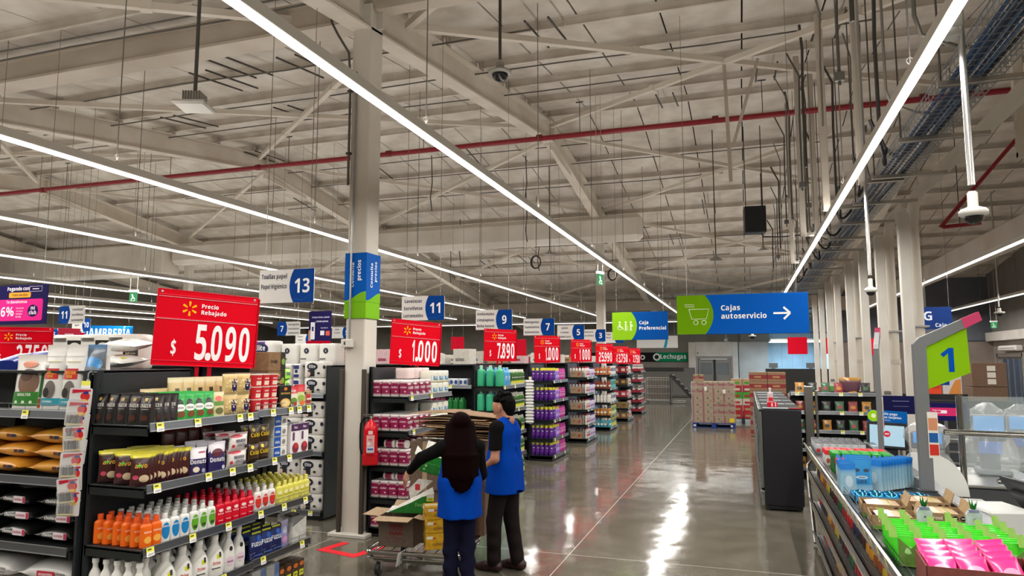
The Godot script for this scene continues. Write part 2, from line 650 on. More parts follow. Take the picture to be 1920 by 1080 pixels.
	# sag rods between the purlins, dark
	for i in 26:
		rng.seed = 900 + i
		var q := rng.randf_range(-30.0, -6.0)
		var xx := rng.randf_range(-16.0, 2.5)
		var sr := MB.new().col("#55504a")
		sr.tube([Vector3(xx, roof(q) + 0.45, q), Vector3(xx, roof(q - 1.3) + 0.45, q - 1.3)], 0.018, 5)
		sr.tube([Vector3(xx + 0.35, roof(q) + 0.45, q), Vector3(xx + 0.35, roof(q - 1.3) + 0.45, q - 1.3)], 0.018, 5)
		part("sag_rod", sr, "metal", ce)
	# two slack braces that drop from the crossing
	var vb := MB.new().col("#bdb3a6")
	var cr := Vector3(-0.17, roof(-12.1) + 0.3, -12.1)
	vb.bar(cr, cr + Vector3(0.05, -2.1, 0), 0.06, 0.06)
	vb.bar(cr + Vector3(0.55, 0, 0), cr + Vector3(0.1, -1.5, 0), 0.05, 0.05)
	part("hanging_brace", vb, "white", ce)
	# girders across the hall on the column lines
	var g := MB.new().col("#cdc2b4")
	g.box(Vector3(-18.2, 6.52, -7.5), Vector3(27.3, 0.34, 0.2)).box(Vector3(-18.2, 6.69, -7.5), Vector3(27.3, 0.04, 0.34)).box(Vector3(-18.2, 6.34, -7.5), Vector3(27.3, 0.04, 0.34))
	g.box(Vector3(-0.3, 6.62, -7.5), Vector3(8.0, 0.3, 0.2))
	struct("trim_1", g, "white")
	var g2 := MB.new().col("#e2ddd4").box(Vector3(-12.4, 6.3, -22.15), Vector3(18.9, 0.86, 0.6), 0.16).box(Vector3(-27, 6.1, -22.0), Vector3(10.3, 1.25, 0.9), 0.06)
	struct("trim_2", g2, "white")
	struct("trim_3", MB.new().col("#cdc6bb").box(Vector3(-14, 4.78, -35.0), Vector3(36, 0.5, 0.4), 0.03), "white")
	var fr := struct("trim_4", MB.new().col("#d2ccc4").box(Vector3(4.72, 4.32, -13.5), Vector3(0.16, 0.5, 40.0), 0.01), "white")
	part("end_bracket", MB.new().col("#d2ccc4").box(Vector3(4.3, 4.5, -33.0), Vector3(0.7, 0.6, 0.3), 0.03), "white", fr)

func rank(d: Vector3, fwd: Vector3) -> float:
	var c := d.normalized().dot(fwd)
	return d.length() + (0.0 if c > 0.72 else 60.0)

func column(x: float, z: float, top: float, label: String) -> void:
	var o := struct("column", MB.new().col("#d9d4ca").box(Vector3(0, top / 2, 0), Vector3(0.26, top, 0.3), 0.012), "white")
	o.position = Vector3(x, 0, z)
	part("base_plate", MB.new().col("#cdc8be").box(Vector3(0, 0.02, 0), Vector3(0.5, 0.04, 0.5), 0.005), "paint", o)
	part("gusset", MB.new().col("#cdc8be").box(Vector3(0, top - 0.1, 0.17), Vector3(0.03, 0.4, 0.12)).box(Vector3(0.16, top - 0.1, 0), Vector3(0.12, 0.4, 0.03)), "paint", o)

func lights_and_columns() -> void:
	var nm := ["above the checkouts", "over the main aisle, the longest and brightest line", "over the shelf ends, next left of the aisle lamp", "third line from the aisle over the pet food row", "fourth line from the aisle", "fifth line from the aisle", "sixth line from the aisle", "seventh line from the aisle", "farthest line on the left wall side"]
	for i in STRIPS.size():
		strip_light(Vector3(STRIPS[i], 4.02, -13.75), 35.5, true, "long white ceiling strip light " + nm[i])
	strip_light(Vector3(4.5, 4.02, -14.0), 36.0, true, "long white strip light under the side fascia", false)
	strip_light(Vector3(8.05, 4.02, -14.6), 37.0, true, "long white strip light over the entrance lobby")
	strip_light(Vector3(-12.0, 4.02, -37.0), 30.0, false, "white strip light running across the far end of hall", false)
	strip_light(Vector3(2.6, 3.0, -38.2), 2.6, false, "short cool white lamp at the front of service room", false)
	strip_light(Vector3(2.6, 3.0, -40.8), 2.6, false, "short cool white lamp at the back of service room", false)
	column(-4.45, -7.5, 6.55, "")
	column(-4.45, -22.63, 6.7, "")
	column(-13.0, -22.63, 6.7, "")
	column(-13.0, -7.5, 6.55, "")

	column(-21.55, -22.63, 6.7, "")

# ---------- products ----------
class Prof:
	var r := []
	var sq := 0.0
	func _init(rows: Array) -> void:
		r = rows
	func surf(px: float, py: float) -> float:
		if r.size() == 0:
			return sq
		for i in r.size() - 1:
			if py <= r[i + 1][0] or i == r.size() - 2:
				var t := clampf((py - r[i][0]) / maxf(r[i + 1][0] - r[i][0], 1e-5), 0.0, 1.0)
				var hw := lerpf(r[i][1], r[i + 1][1], t)
				var hd := lerpf(r[i][2], r[i + 1][2], t)
				var e := lerpf(r[i][3], r[i + 1][3], t)
				return hd * pow(maxf(0.0, 1.0 - pow(minf(1.0, absf(px) / hw), e)), 1.0 / e)
		return 0.0

func bottle(w: float, d: float, h: float, neck := 0.35, sh := 0.78, e := 2.6) -> Array:
	var n := w * neck / 2
	return [[0, w * 0.44, d * 0.44, e], [h * 0.025, w * 0.5, d * 0.5, e], [h * 0.3, w * 0.5, d * 0.5, e], [h * sh * 0.93, w * 0.49, d * 0.49, e], [h * (sh + 0.01), w * 0.45, d * 0.46, 2.4], [h * (sh + 0.05), w * 0.36, d * 0.4, 2.1], [h * (sh + 0.07), n, n, 2], [h, n, n, 2]]
func jug(w: float, d: float, h: float) -> Array:
	return [[0, w * 0.42, d * 0.42, 2.4], [h * 0.03, w * 0.46, d * 0.46, 2.4], [h * 0.3, w * 0.5, d * 0.5, 2.4], [h * 0.55, w * 0.45, d * 0.48, 2.3], [h * 0.75, w * 0.3, d * 0.4, 2.2], [h * 0.84, w * 0.18, d * 0.25, 2], [h * 0.87, w * 0.16, w * 0.16, 2], [h, w * 0.16, w * 0.16, 2]]
func pouch(w: float, h: float, d: float) -> Array:
	return [[0, w * 0.5, d * 0.48, 4], [h * 0.06, w * 0.5, d * 0.5, 3], [h * 0.35, w * 0.48, d * 0.46, 2.4], [h * 0.65, w * 0.47, d * 0.34, 2.2], [h * 0.85, w * 0.485, d * 0.15, 2.2], [h * 0.91, w * 0.5, 0.004, 5], [h, w * 0.5, 0.003, 5]]
func pillow(w: float, h: float, d: float) -> Array:
	return [[0, w * 0.5, 0.003, 5], [h * 0.05, w * 0.5, 0.005, 4], [h * 0.18, w * 0.475, d * 0.38, 2.2], [h * 0.4, w * 0.46, d * 0.5, 2.2], [h * 0.65, w * 0.46, d * 0.47, 2.2], [h * 0.84, w * 0.475, d * 0.3, 2.2], [h * 0.94, w * 0.5, 0.005, 4], [h, w * 0.5, 0.003, 5]]
func bundle(w: float, h: float, d: float, e := 5.0) -> Array:
	return [[0, w * 0.45, d * 0.45, e], [h * 0.03, w * 0.5, d * 0.5, e], [h * 0.2, w * 0.5, d * 0.5, e], [h * 0.5, w * 0.495, d * 0.495, e], [h * 0.8, w * 0.5, d * 0.5, e], [h * 0.97, w * 0.49, d * 0.49, e], [h, w * 0.44, d * 0.44, e]]
func carton(w: float, h: float, d: float) -> Array:
	return [[0, w / 2, d / 2, 60.0], [h, w / 2, d / 2, 60.0]]

# prints: ["r", x0, y0, x1, y1, colour], ["o", cx, cy, w, h, colour], ["t", text, cx, y, cap height, colour, squeeze, widest]
func print_on(m: MB, pf: Prof, prints: Array) -> void:
	var lift := 0.0012
	for q in prints:
		lift += 0.0005
		if q[0] == "r":
			m.col(q[5])
			var rows := []
			for i in 5:
				var o := PackedVector3Array()
				for j in 7:
					var px := lerpf(q[1], q[3], j / 6.0)
					var py := lerpf(q[2], q[4], i / 4.0)
					o.append(Vector3(px, py, pf.surf(px, py) + lift))
				rows.append(o)
			m.grid(rows, false, false)
		elif q[0] == "o":
			m.col(q[5])
			var rows := []
			for i in 4:
				var o := PackedVector3Array()
				for j in 17:
					var f := maxf(0.02, i / 3.0)
					var a := -TAU * j / 16.0
					var px: float = q[1] + q[3] / 2 * f * cos(a)
					var py: float = q[2] + q[4] / 2 * f * sin(a)
					o.append(Vector3(px, py, pf.surf(px, py) + lift))
				rows.append(o)
			m.grid(rows, false, false)
		elif q[0] == "t":
			m.col(q[5])
			lift += 0.0006
			m.text(q[1], bold, Vector2(q[2], q[3]), q[4], lift, q[6] if q.size() > 6 else 1.0, pf, 0, q[7] if q.size() > 7 else 0.0)

func pack(called: String, cat: String, rows: Array, cols: Array, prints: Array = [], mat := "satin", cap: Array = [], boxy := false, seg := 14, back_too := false) -> Node3D:
	var t := thing(called, called, cat)
	t.name = called
	var m := MB.new()
	var pf := Prof.new(rows)
	var h: float = rows[-1][0]
	if boxy:
		m.col(cols[0]).box(Vector3(0, h / 2, 0), Vector3(rows[0][1] * 2, h, rows[0][2] * 2), 0.004)
		pf.r = []
		pf.sq = rows[0][2]
	else:
		var rr := []
		var cc := []
		for i in rows.size():
			var q: Array = rows[i]
			rr.append(MB.ring(q[0], q[1], q[2], q[3], seg))
			cc.append(cols[clampi(int(float(i) * cols.size() / rows.size()), 0, cols.size() - 1)])
		m.grid(rr, true, true, cc)
	part("body", m, mat, t)
	if prints.size():
		var pm := MB.new()
		print_on(pm, pf, prints)
		if back_too:
			pm.at(Vector3.ZERO, -PI / 2)
			var pf2 := Prof.new([])
			pf2.sq = rows[0][1]
			print_on(pm, pf2, prints)
		part("printed_label", pm, mat, t)
	if cap.size():
		# [radius, height, colour, y, kind]
		var cm := MB.new().col(cap[2])
		var y: float = cap[3]
		if cap.size() > 4 and cap[4] == "spray":
			cm.lathe([[cap[0], y], [cap[0], y + cap[1] * 0.4], [cap[0] * 0.7, y + cap[1] * 0.5]], 10)
			cm.box(Vector3(0, y + cap[1] * 0.75, 0.008), Vector3(0.022, cap[1] * 0.5, 0.065), 0.006).box(Vector3(0, y + cap[1] * 0.45, 0.035), Vector3(0.01, 0.04, 0.012), 0.003)
			part("trigger_cap", cm, "satin", t)
		else:
			cm.lathe([[cap[0], y], [cap[0], y + cap[1] * 0.85], [cap[0] * 0.88, y + cap[1]]], 12)
			part("cap", cm, "satin", t)
	t.visible = false
	return t

const ORD := ["first", "second", "third", "fourth", "fifth", "sixth", "seventh", "eighth", "ninth", "tenth", "eleventh", "twelfth", "thirteenth", "fourteenth", "fifteenth", "sixteenth", "seventeenth", "eighteenth", "nineteenth", "twentieth", "twenty-first", "twenty-second", "twenty-third", "twenty-fourth", "twenty-fifth", "twenty-sixth", "twenty-seventh", "twenty-eighth", "twenty-ninth", "thirtieth", "thirty-first", "thirty-second", "thirty-third", "thirty-fourth", "thirty-fifth", "thirty-sixth", "thirty-seventh", "thirty-eighth", "thirty-ninth", "fortieth", "forty-first"]
var FR := Transform3D()
var FY := 0.0
var along := "along"

func frame(o: Vector3, yaw: float) -> void:
	FY = yaw
	FR = Transform3D(Basis(Vector3.UP, yaw), o)

func stock(pr: Node3D, nx: int, nd: int, ny: int, p: Vector3, st: Vector3, label: String, group: String, yaw := 0.0, jit := 0.004, turn := 0.0) -> void:
	for i in nx:
		for k in nd:
			for j in ny:
				var q := p + Vector3(i * st.x + rng.randf_range(-jit, jit), j * st.y, -k * st.z + rng.randf_range(-jit, jit))
				var l := label
				if nx > 1:
					l += ", %s along" % ORD[i]
				if ny > 1:
					l += ", %s layer up" % ORD[j]
				if nd > 1:
					l += ", %s row back" % ORD[k] if k else ", front row"
				dup(pr, FR * q, FY + yaw + rng.randf_range(-turn, turn), l, group)

# ---------- shelving ----------
const LV := [0.11, 0.45, 0.82, 1.22, 1.62]

func shelf_part(t: Node3D, y: float, w: float, d: float, x0: float, tags: Array, guard := false, rail := true) -> void:
	y -= 0.002
	var s := MB.new().col("#292c2e")
	s.box(Vector3(x0 + w / 2, y - 0.012, -d / 2), Vector3(w, 0.024, d), 0.003)
	s.box(Vector3(x0 + 0.006, y - 0.04, -d / 2), Vector3(0.012, 0.06, d - 0.02)).box(Vector3(x0 + w - 0.006, y - 0.04, -d / 2), Vector3(0.012, 0.06, d - 0.02))
	var sp := part("shelf", s, "shelf", t)
	if rail:
		var r := MB.new().col("#74787c")
		r.at(Vector3(x0 + w / 2, y - 0.012, 0.012), 0, -0.15)
		r.box(Vector3(0, 0, 0), Vector3(w, 0.052, 0.008), 0.002)
		r.col("#b4b8bb").box(Vector3(0, 0.026, 0.003), Vector3(w, 0.006, 0.012)).box(Vector3(0, -0.026, 0.003), Vector3(w, 0.006, 0.012))
		part("price_rail", r, "metal", sp)
	for q in tags:
		var g := MB.new()
		g.at(Vector3(x0 + q, y - 0.016, 0.022), 0, -0.15)
		g.col("#ece95a").box(Vector3(0, 0.014, 0), Vector3(0.062, 0.03, 0.002)).col("#f4f3ee").box(Vector3(0, -0.015, 0), Vector3(0.062, 0.028, 0.002))
		g.col("#5b5a30").box(Vector3(-0.006, 0.016, 0.0015), Vector3(0.03, 0.01, 0.001)).col("#8a8a86").box(Vector3(0.004, -0.012, 0.0015), Vector3(0.045, 0.003, 0.001)).box(Vector3(0.0, -0.019, 0.0015), Vector3(0.04, 0.003, 0.001))
		part("price_tag", g, "matt", sp)
	if guard:
		var gm := MB.new().col("#8f9295")
		for yy in [0.02, 0.055]:
			gm.tube([Vector3(x0, y + yy, -0.015), Vector3(x0 + w, y + yy, -0.015)], 0.0022, 5)
		var xx := x0 + 0.01
		while xx < x0 + w:
			gm.tube([Vector3(xx, y, -0.015), Vector3(xx, y + 0.057, -0.015)], 0.002, 5)
			xx += 0.16
		part("wire_guard", gm, "metal", sp)

func end_display(z: float, w: float, label: String, tags: Array, guards: Array = [], split := 0.0, panel := 1.0, levels: Array = LV) -> Node3D:
	var t := thing("end_display", label, "shelf unit", Vector3(-3.75, 0, z), PI / 2)
	frame(t.position, PI / 2)
	var pn := MB.new().col("#303437")
	pn.box(Vector3(w * panel / 2, 1.04, -0.51), Vector3(w * panel, 1.84, 0.02), 0.003)
	for i in 4:
		pn.col("#35393c").box(Vector3(w * panel / 2, 0.5 + i * 0.38, -0.498), Vector3(w * panel, 0.006, 0.006))
	if panel < 1.0:
		pn.col("#303437").box(Vector3(w * (0.5 + panel / 2), 0.86, -0.51), Vector3(w * (1 - panel), 1.5, 0.02), 0.003)
	part("back_panel", pn, "shelf", t)
	for xx in [0.03, w - 0.03]:
		var u := MB.new().col("#26292b").box(Vector3(xx, 1.0, -0.5), Vector3(0.06, 1.94, 0.05), 0.004)
		for i in 22:
			u.col("#17191a").box(Vector3(xx, 0.2 + i * 0.08, -0.4745), Vector3(0.006, 0.03, 0.002))
		part("upright", u, "shelf", t)
	var b := MB.new().col("#2c2e30").box(Vector3(w / 2, 0.055, -0.25), Vector3(w, 0.09, 0.48), 0.004)
	for xx in [0.05, w - 0.05]:
		for dd in [0.04, 0.44]:
			b.col("#8a8a88").lathe([[0.012, 0], [0.016, 0.012], [0.008, 0.014], [0.008, 0.03]], 8, Vector3(xx, 0, -dd))
	part("plinth", b, "shelf", t)
	for i in levels.size():
		var tg: Array = tags[i] if i < tags.size() else []
		if split > 0.0:
			shelf_part(t, levels[i], split, 0.5, 0.0, tg.filter(func(q): return q < split), false)
			shelf_part(t, levels[i] + 0.012, w - split, 0.5, split, tg.filter(func(q): return q >= split).map(func(q): return q - split), i in guards)
		else:
			shelf_part(t, levels[i], w, 0.5, 0.0, tg, i in guards)
	return t

func gondola(x1: float, x0: float, z: float, label: String, tags: Array, guards: Array = [], levels: Array = LV) -> Node3D:
	var w := x1 - x0
	var t := thing("gondola", label, "shelf unit", Vector3(x0, 0, z), 0)
	var pn := MB.new().col("#303437").box(Vector3(w / 2, 1.03, -0.56), Vector3(w, 1.84, 0.04), 0.003).box(Vector3(w - 0.012, 1.0, -0.5), Vector3(0.024, 1.96, 0.95), 0.004)
	part("back_panel", pn, "shelf", t)
	part("plinth", MB.new().col("#2c2e30").box(Vector3(w / 2 - 0.02, 0.05, -0.55), Vector3(w - 0.08, 0.1, 1.06), 0.004), "shelf", t)
	for i in ceili(w / 1.25) + 1:
		var ux := maxf(w - 0.06 - i * 1.25, 0.03)
		part("upright", MB.new().col("#26292b").box(Vector3(ux, 1.0, -0.52), Vector3(0.06, 1.94, 0.05), 0.004), "shelf", t)
	for i in levels.size():
		shelf_part(t, levels[i], w - 0.03, 0.5, 0.0, tags[i] if i < tags.size() else [], i in guards)
	part("top_shelf", MB.new().col("#292c2e").box(Vector3(w / 2, 1.965, -0.55), Vector3(w, 0.02, 0.9), 0.003), "shelf", t)
	return t

func lie(pr: Node3D, p: Vector3, b: Basis, label: String, group := "") -> void:
	dup(pr, FR * p, 0, label, group, FR.basis * b)

# ---------- the display at the near end: coffee, sweets, bottles ----------
func near_display() -> void:
	rng.seed = 11
	var L := LV
	end_display(-3.65, 1.85, "dark grey end display of sweets and shampoo bottles beside the hanging clip strip", [[], [0.75, 1.2, 1.72], [0.05, 0.42, 0.78, 1.15, 1.45, 1.75], [0.08, 0.55, 0.8, 1.0, 1.3, 1.5], [0.08, 0.42, 0.86, 0.98, 1.26, 1.5, 1.62, 1.76]], [1, 2, 4], 1.08, 0.42)
	frame(Vector3(-3.75, 0, -3.65), PI / 2)
	var y: float = L[4]
	# black and green cocoa pouches
	var bp := pack("black_pouch", "pouch", pouch(0.115, 0.2, 0.07), ["#141212", "#1d1514", "#171313"], [["t", "CRUZER", 0, 0.115, 0.022, "#e9e6e0", 0.75, 0.095], ["r", -0.012, 0.155, 0.014, 0.175, "#b59b4a"], ["r", -0.03, 0.1, 0.03, 0.104, "#9c9a94"], ["o", 0.005, 0.045, 0.06, 0.04, "#4a2418"]], "film")
	for i in 5:
		dup(bp, FR * Vector3(0.045, y, -0.06 - i * 0.1), FY - PI / 2 + rng.randf_range(-0.12, 0.12), "black cocoa pouch facing the open shelf end, %s from the corner" % ORD[i], "black cocoa pouches")
	stock(bp, 3, 1, 1, Vector3(0.12, y, -0.02 - 0.05), Vector3(0.06, 0, 0.1), "black cocoa pouch in front of the green ones", "black cocoa pouches", -0.9, 0.003)
	stock(bp, 2, 3, 1, Vector3(0.14, y, -0.2), Vector3(0.12, 0, 0.1), "black cocoa pouch behind the outer ones", "black cocoa pouches", -0.6, 0.004)
	var gp := pack("green_pouch", "pouch", pouch(0.11, 0.2, 0.07), ["#17a03a", "#12a13c", "#1db045"], [["o", 0, 0.125, 0.05, 0.06, "#1b2a1d"], ["o", 0.002, 0.095, 0.08, 0.05, "#e8ebe6"], ["t", "COCOA", 0, 0.088, 0.013, "#1c1c1c", 0.8, 0.06], ["o", 0.01, 0.05, 0.06, 0.045, "#7a4326"]], "film")
	stock(gp, 4, 1, 1, Vector3(0.3, y, -0.05), Vector3(0.092, 0, 0.1), "bright green cocoa pouch at the shelf edge", "green cocoa pouches", -0.25, 0.003, 0.1)
	stock(gp, 4, 2, 1, Vector3(0.3, y, -0.16), Vector3(0.092, 0, 0.1), "bright green cocoa pouch behind the edge", "green cocoa pouches", -0.25, 0.003, 0.1)
	# dried pasta and nut bags
	var nb := pack("nut_bag", "bag", pillow(0.14, 0.165, 0.06), ["#d8c088", "#d9bf80", "#ceb173", "#dcc693"], [["r", 0.0, 0.03, 0.055, 0.125, "#2c2560"], ["t", "PASTAS", 0.028, 0.08, 0.009, "#d9d6e8", 0.8, 0.045]] + specks(0.06, 0.15, 24, ["#e6d39c", "#c29c58", "#efe0b4"], 5), "film")
	stock(nb, 2, 1, 2, Vector3(0.81, y, -0.05), Vector3(0.15, 0.158, 0.1), "bag of pale dried snails with a purple label", "bags of dried food", -0.2, 0.003)
	var tb := pack("tall_bag", "bag", pouch(0.12, 0.22, 0.07), ["#c9ad70", "#d3b77a", "#dac595"], [["r", -0.02, 0.02, 0.02, 0.17, "#7a5a2c"], ["r", -0.05, 0.15, 0.05, 0.185, "#e6d8ae"]], "film")
	stock(tb, 4, 1, 1, Vector3(0.36, y, -0.39), Vector3(0.1, 0, 0.1), "beige bag standing behind the green pouches", "beige bags", -0.3)
	var sb := pack("soup_bag", "bag", pouch(0.11, 0.19, 0.06), ["#d9cf9a", "#d4c68a", "#e6ddb4"], [["o", 0.0, 0.14, 0.06, 0.04, "#d64a3c"], ["r", -0.04, 0.09, 0.04, 0.12, "#5f8e3a"], ["o", 0, 0.05, 0.07, 0.05, "#6a6a3a"]], "film")
	stock(sb, 1, 2, 1, Vector3(0.68, y, -0.05), Vector3(0.1, 0, 0.1), "cream packet with red and green print beside the snails", "cream packets", -0.2)
	var kb := pack("brown_bag", "bag", pouch(0.13, 0.3, 0.08), ["#6f4a2a", "#c9ae78", "#e1d3ac"], [["r", -0.015, 0.03, 0.02, 0.22, "#3a2416"]], "film")
	stock(kb, 5, 1, 1, Vector3(0.5, y, -0.28), Vector3(0.115, 0, 0.1), "tall brown and cream bag at the back of the top shelf", "tall brown bags", -0.2)
	# cups
	var cup := pack("dessert_cup", "cup", [[0, 0.036, 0.036, 2], [0.01, 0.038, 0.038, 2], [0.09, 0.046, 0.046, 2], [0.094, 0.05, 0.05, 2], [0.1, 0.05, 0.05, 2]], ["#c8232c", "#d42a33", "#d42a33", "#e7d6c8", "#f0e6dc"], [["r", -0.02, 0.012, 0.03, 0.045, "#efd9c6"], ["t", "alpina", 0, 0.06, 0.012, "#f4efe8", 0.8, 0.06]], "satin")
	stock(cup, 3, 2, 3, Vector3(1.13, y + 0.012, -0.06), Vector3(0.102, 0.101, 0.1), "red and white dessert cup", "stacked red dessert cups", -0.3, 0.002)
	# second bay: boxes and packets
	var pb := pack("black_box", "box", carton(0.13, 0.2, 0.05), ["#15130f"], [["o", 0, 0.17, 0.035, 0.03, "#d9791c"], ["t", "GRATINADA", 0, 0.125, 0.014, "#e2b64d", 0.9, 0.1], ["o", 0, 0.05, 0.11, 0.08, "#e3b45a"], ["o", 0, 0.05, 0.08, 0.055, "#f0d59a"]], "satin", [], true)
	dup(pb, FR * Vector3(1.47, y + 0.012, -0.04), FY - 0.25, "black box with a yellow pasta bowl picture")
	var sp := pack("soup_packet", "packet", pouch(0.11, 0.19, 0.04), ["#e9e3cc", "#e6e0c8", "#c8262e"], [["r", -0.05, 0.125, 0.05, 0.175, "#cf1f2b"], ["t", "sopa", 0, 0.14, 0.02, "#f7f2ea", 0.9, 0.08], ["o", 0.0, 0.06, 0.08, 0.06, "#6a8f34"], ["o", 0.015, 0.035, 0.04, 0.035, "#a33a2a"]], "film")
	dup(sp, FR * Vector3(1.59, y + 0.012, -0.035), FY - 0.2, "red topped soup packet beside the black box", "soup packets")
	dup(sp, FR * Vector3(1.59, y + 0.012, -0.12), FY - 0.2, "red topped soup packet behind the first one", "soup packets")
	var sp2 := pack("carrot_packet", "packet", pouch(0.11, 0.2, 0.04), ["#e6dfc2", "#c9d38a", "#c8262e"], [["r", -0.05, 0.135, 0.05, 0.185, "#cf1f2b"], ["o", 0.0, 0.08, 0.08, 0.06, "#8fb03c"], ["o", 0.01, 0.04, 0.06, 0.045, "#e0762a"]], "film")
	dup(sp2, FR * Vector3(1.7, y + 0.012, -0.035), FY - 0.2, "red topped soup packet with a carrot picture", "soup packets")
	var kx := pack("kraft_box", "box", carton(0.13, 0.14, 0.16), ["#b99d72"], [["r", -0.02, 0.03, 0.045, 0.11, "#cf2f30"], ["r", -0.055, 0.11, -0.02, 0.13, "#3b2a1a"], ["r", -0.01, 0.06, 0.06, 0.075, "#f3ece0"]], "card", [], true)
	dup(kx, FR * Vector3(1.79, y + 0.012, -0.1), FY, "small kraft box with a red print at the shelf end")
	# stock behind
	var bb := pack("bar_box", "box", carton(0.15, 0.06, 0.12), ["#4a2f20"], [["o", -0.045, 0.03, 0.035, 0.035, "#d98a2b"], ["t", "BARRA", 0.015, 0.022, 0.017, "#ead9b6", 0.8, 0.08], ["o", 0.06, 0.03, 0.03, 0.04, "#c98b45"]], "card", [], true)
	stock(bb, 4, 1, 5, Vector3(1.17, y + 0.02, -0.3), Vector3(0.153, 0.061, 0.1), "dark brown snack bar box", "boxes of snack bars", 0.0, 0.002)
	var kc := pack("kraft_case", "box", carton(0.24, 0.17, 0.2), ["#8a6a48"], [["t", "kruglr", -0.04, 0.075, 0.026, "#2e2119", 0.9, 0.13], ["r", 0.05, 0.0, 0.115, 0.17, "#2a2018"], ["o", 0.083, 0.085, 0.045, 0.06, "#7fae3d"]], "card", [], true)
	stock(kc, 1, 1, 2, Vector3(1.63, y + 0.16, -0.34), Vector3(0.2, 0.171, 0.2), "brown cardboard snack case with a black corner print", "brown snack cases")
	dup(pack("plain_case", "box", carton(0.3, 0.13, 0.24), ["#7d6245"], [["r", -0.12, 0.05, 0.12, 0.07, "#5e4630"]], "card", [], true), FR * Vector3(1.63, y + 0.02, -0.33), FY, "plain brown carton under the snack cases")
	var gb := pack("green_bag", "bag", pouch(0.09, 0.1, 0.06), ["#8ccf2a", "#a3df35", "#2b6b2a"], [["r", -0.03, 0.03, 0.03, 0.06, "#1d5a26"]], "film")
	stock(gb, 1, 1, 2, Vector3(1.79, y + 0.16, -0.25), Vector3(0.1, 0.1, 0.1), "small lime green bag by the snack cases", "lime green bags")

	# ---- second shelf: biscuits
	y = L[3]
	var mb := pack("biscuit_bag", "bag", pillow(0.13, 0.21, 0.06), ["#3a1518", "#451a1c", "#3d1619", "#e0d626"], [["r", -0.064, 0.186, 0.064, 0.21, "#e4da2a"], ["t", "alvo", 0.0, 0.12, 0.03, "#efb33a", 0.9, 0.09], ["o", -0.01, 0.135, 0.03, 0.016, "#5fc04a"], ["o", 0.02, 0.05, 0.06, 0.05, "#e3c9a5"], ["o", -0.03, 0.06, 0.035, 0.03, "#d04a6a"]], "film")
	for i in 10:
		for k in 3:
			dup(mb, FR * Vector3(0.03 + i * 0.038 + k * 0.012, y + rng.randf_range(0, 0.01), -0.07 - k * 0.15 - rng.randf_range(0, 0.02)), FY - 0.75 + rng.randf_range(-0.12, 0.12), "maroon biscuit bag with a yellow top, %s leaning along, %s row" % [ORD[i], ORD[k]], "maroon biscuit bags")
	var db := pack("doughnut_bag", "bag", pouch(0.14, 0.2, 0.05), ["#1d1a4e", "#2c2766", "#ece9ee"], [["r", -0.06, 0.12, 0.06, 0.185, "#efecf1"], ["t", "Donuts", 0, 0.085, 0.03, "#f4f2f4", 0.85, 0.12], ["o", -0.02, 0.045, 0.05, 0.04, "#e8d9c2"], ["o", 0.035, 0.035, 0.03, 0.03, "#9a97b8"], ["r", 0.0, 0.16, 0.05, 0.17, "#b0365c"]], "film")
	stock(db, 1, 3, 1, Vector3(0.49, y, -0.04), Vector3(0.17, 0, 0.1), "white topped navy doughnut bag by the maroon ones", "doughnut bags", -0.25, 0.004, 0.1)
	var db2 := pack("berry_bag", "bag", pouch(0.16, 0.22, 0.05), ["#1f1a55", "#3a2f70", "#ded9e4"], [["r", -0.075, 0.14, 0.075, 0.2, "#e8e4ea"], ["o", 0.0, 0.14, 0.1, 0.06, "#5a1f2f"], ["t", "Donuts", 0, 0.075, 0.032, "#f4f2f4", 0.85, 0.13], ["o", 0.05, 0.03, 0.03, 0.03, "#c7c3d6"]], "film")
	stock(db2, 1, 3, 1, Vector3(0.68, y, -0.035), Vector3(0.17, 0, 0.1), "navy doughnut bag with berries picture", "doughnut bags", -0.2, 0.004, 0.1)
	var cb := pack("candy_bag", "bag", pillow(0.2, 0.14, 0.06), ["#ded3ce", "#e9e1dc", "#d9bfc2"], [["o", -0.03, 0.115, 0.12, 0.025, "#c23048"], ["t", "MARSH", 0.005, 0.065, 0.026, "#1c2750", 0.8, 0.13], ["t", "COCCO", 0.01, 0.036, 0.022, "#1c2750", 0.8, 0.11], ["o", -0.065, 0.04, 0.025, 0.025, "#cf3348"], ["o", 0.07, 0.03, 0.04, 0.03, "#2a2a3c"]], "film")
	stock(cb, 1, 3, 2, Vector3(0.92, y, -0.045), Vector3(0.2, 0.125, 0.12), "clear bag of pink and white marshmallows", "marshmallow bags", -0.15, 0.006, 0.08)
	var rb := pack("dark_bag", "bag", pillow(0.13, 0.2, 0.06), ["#4c2a26", "#56302b"], [["r", -0.05, 0.15, 0.05, 0.18, "#8a3a34"]], "film")
	stock(rb, 4, 1, 1, Vector3(0.5, y + 0.14, -0.33), Vector3(0.13, 0, 0.1), "dim red brown bag at the back of the shelf", "red brown bags")
	var co := pack("brown_pack", "packet", pillow(0.12, 0.15, 0.05), ["#3a2412", "#41290f", "#38210f"], [["o", -0.02, 0.12, 0.03, 0.03, "#d8c32a"], ["t", "Cobb", 0.0, 0.06, 0.034, "#d8b92c", 0.8, 0.1]], "film")
	stock(co, 2, 2, 2, Vector3(1.1, y + 0.012, -0.04), Vector3(0.125, 0.14, 0.08), "brown packet with yellow lettering", "brown packets", -0.15)
	var wb := pack("wafer_pack", "box", carton(0.16, 0.085, 0.14), ["#e4e2da"], [["r", -0.08, 0.006, 0.0, 0.082, "#1450a8"], ["t", "visia", -0.04, 0.03, 0.022, "#f2f2ee", 0.8, 0.06], ["o", 0.035, 0.04, 0.04, 0.04, "#8d8a80"]], "satin", [], true)
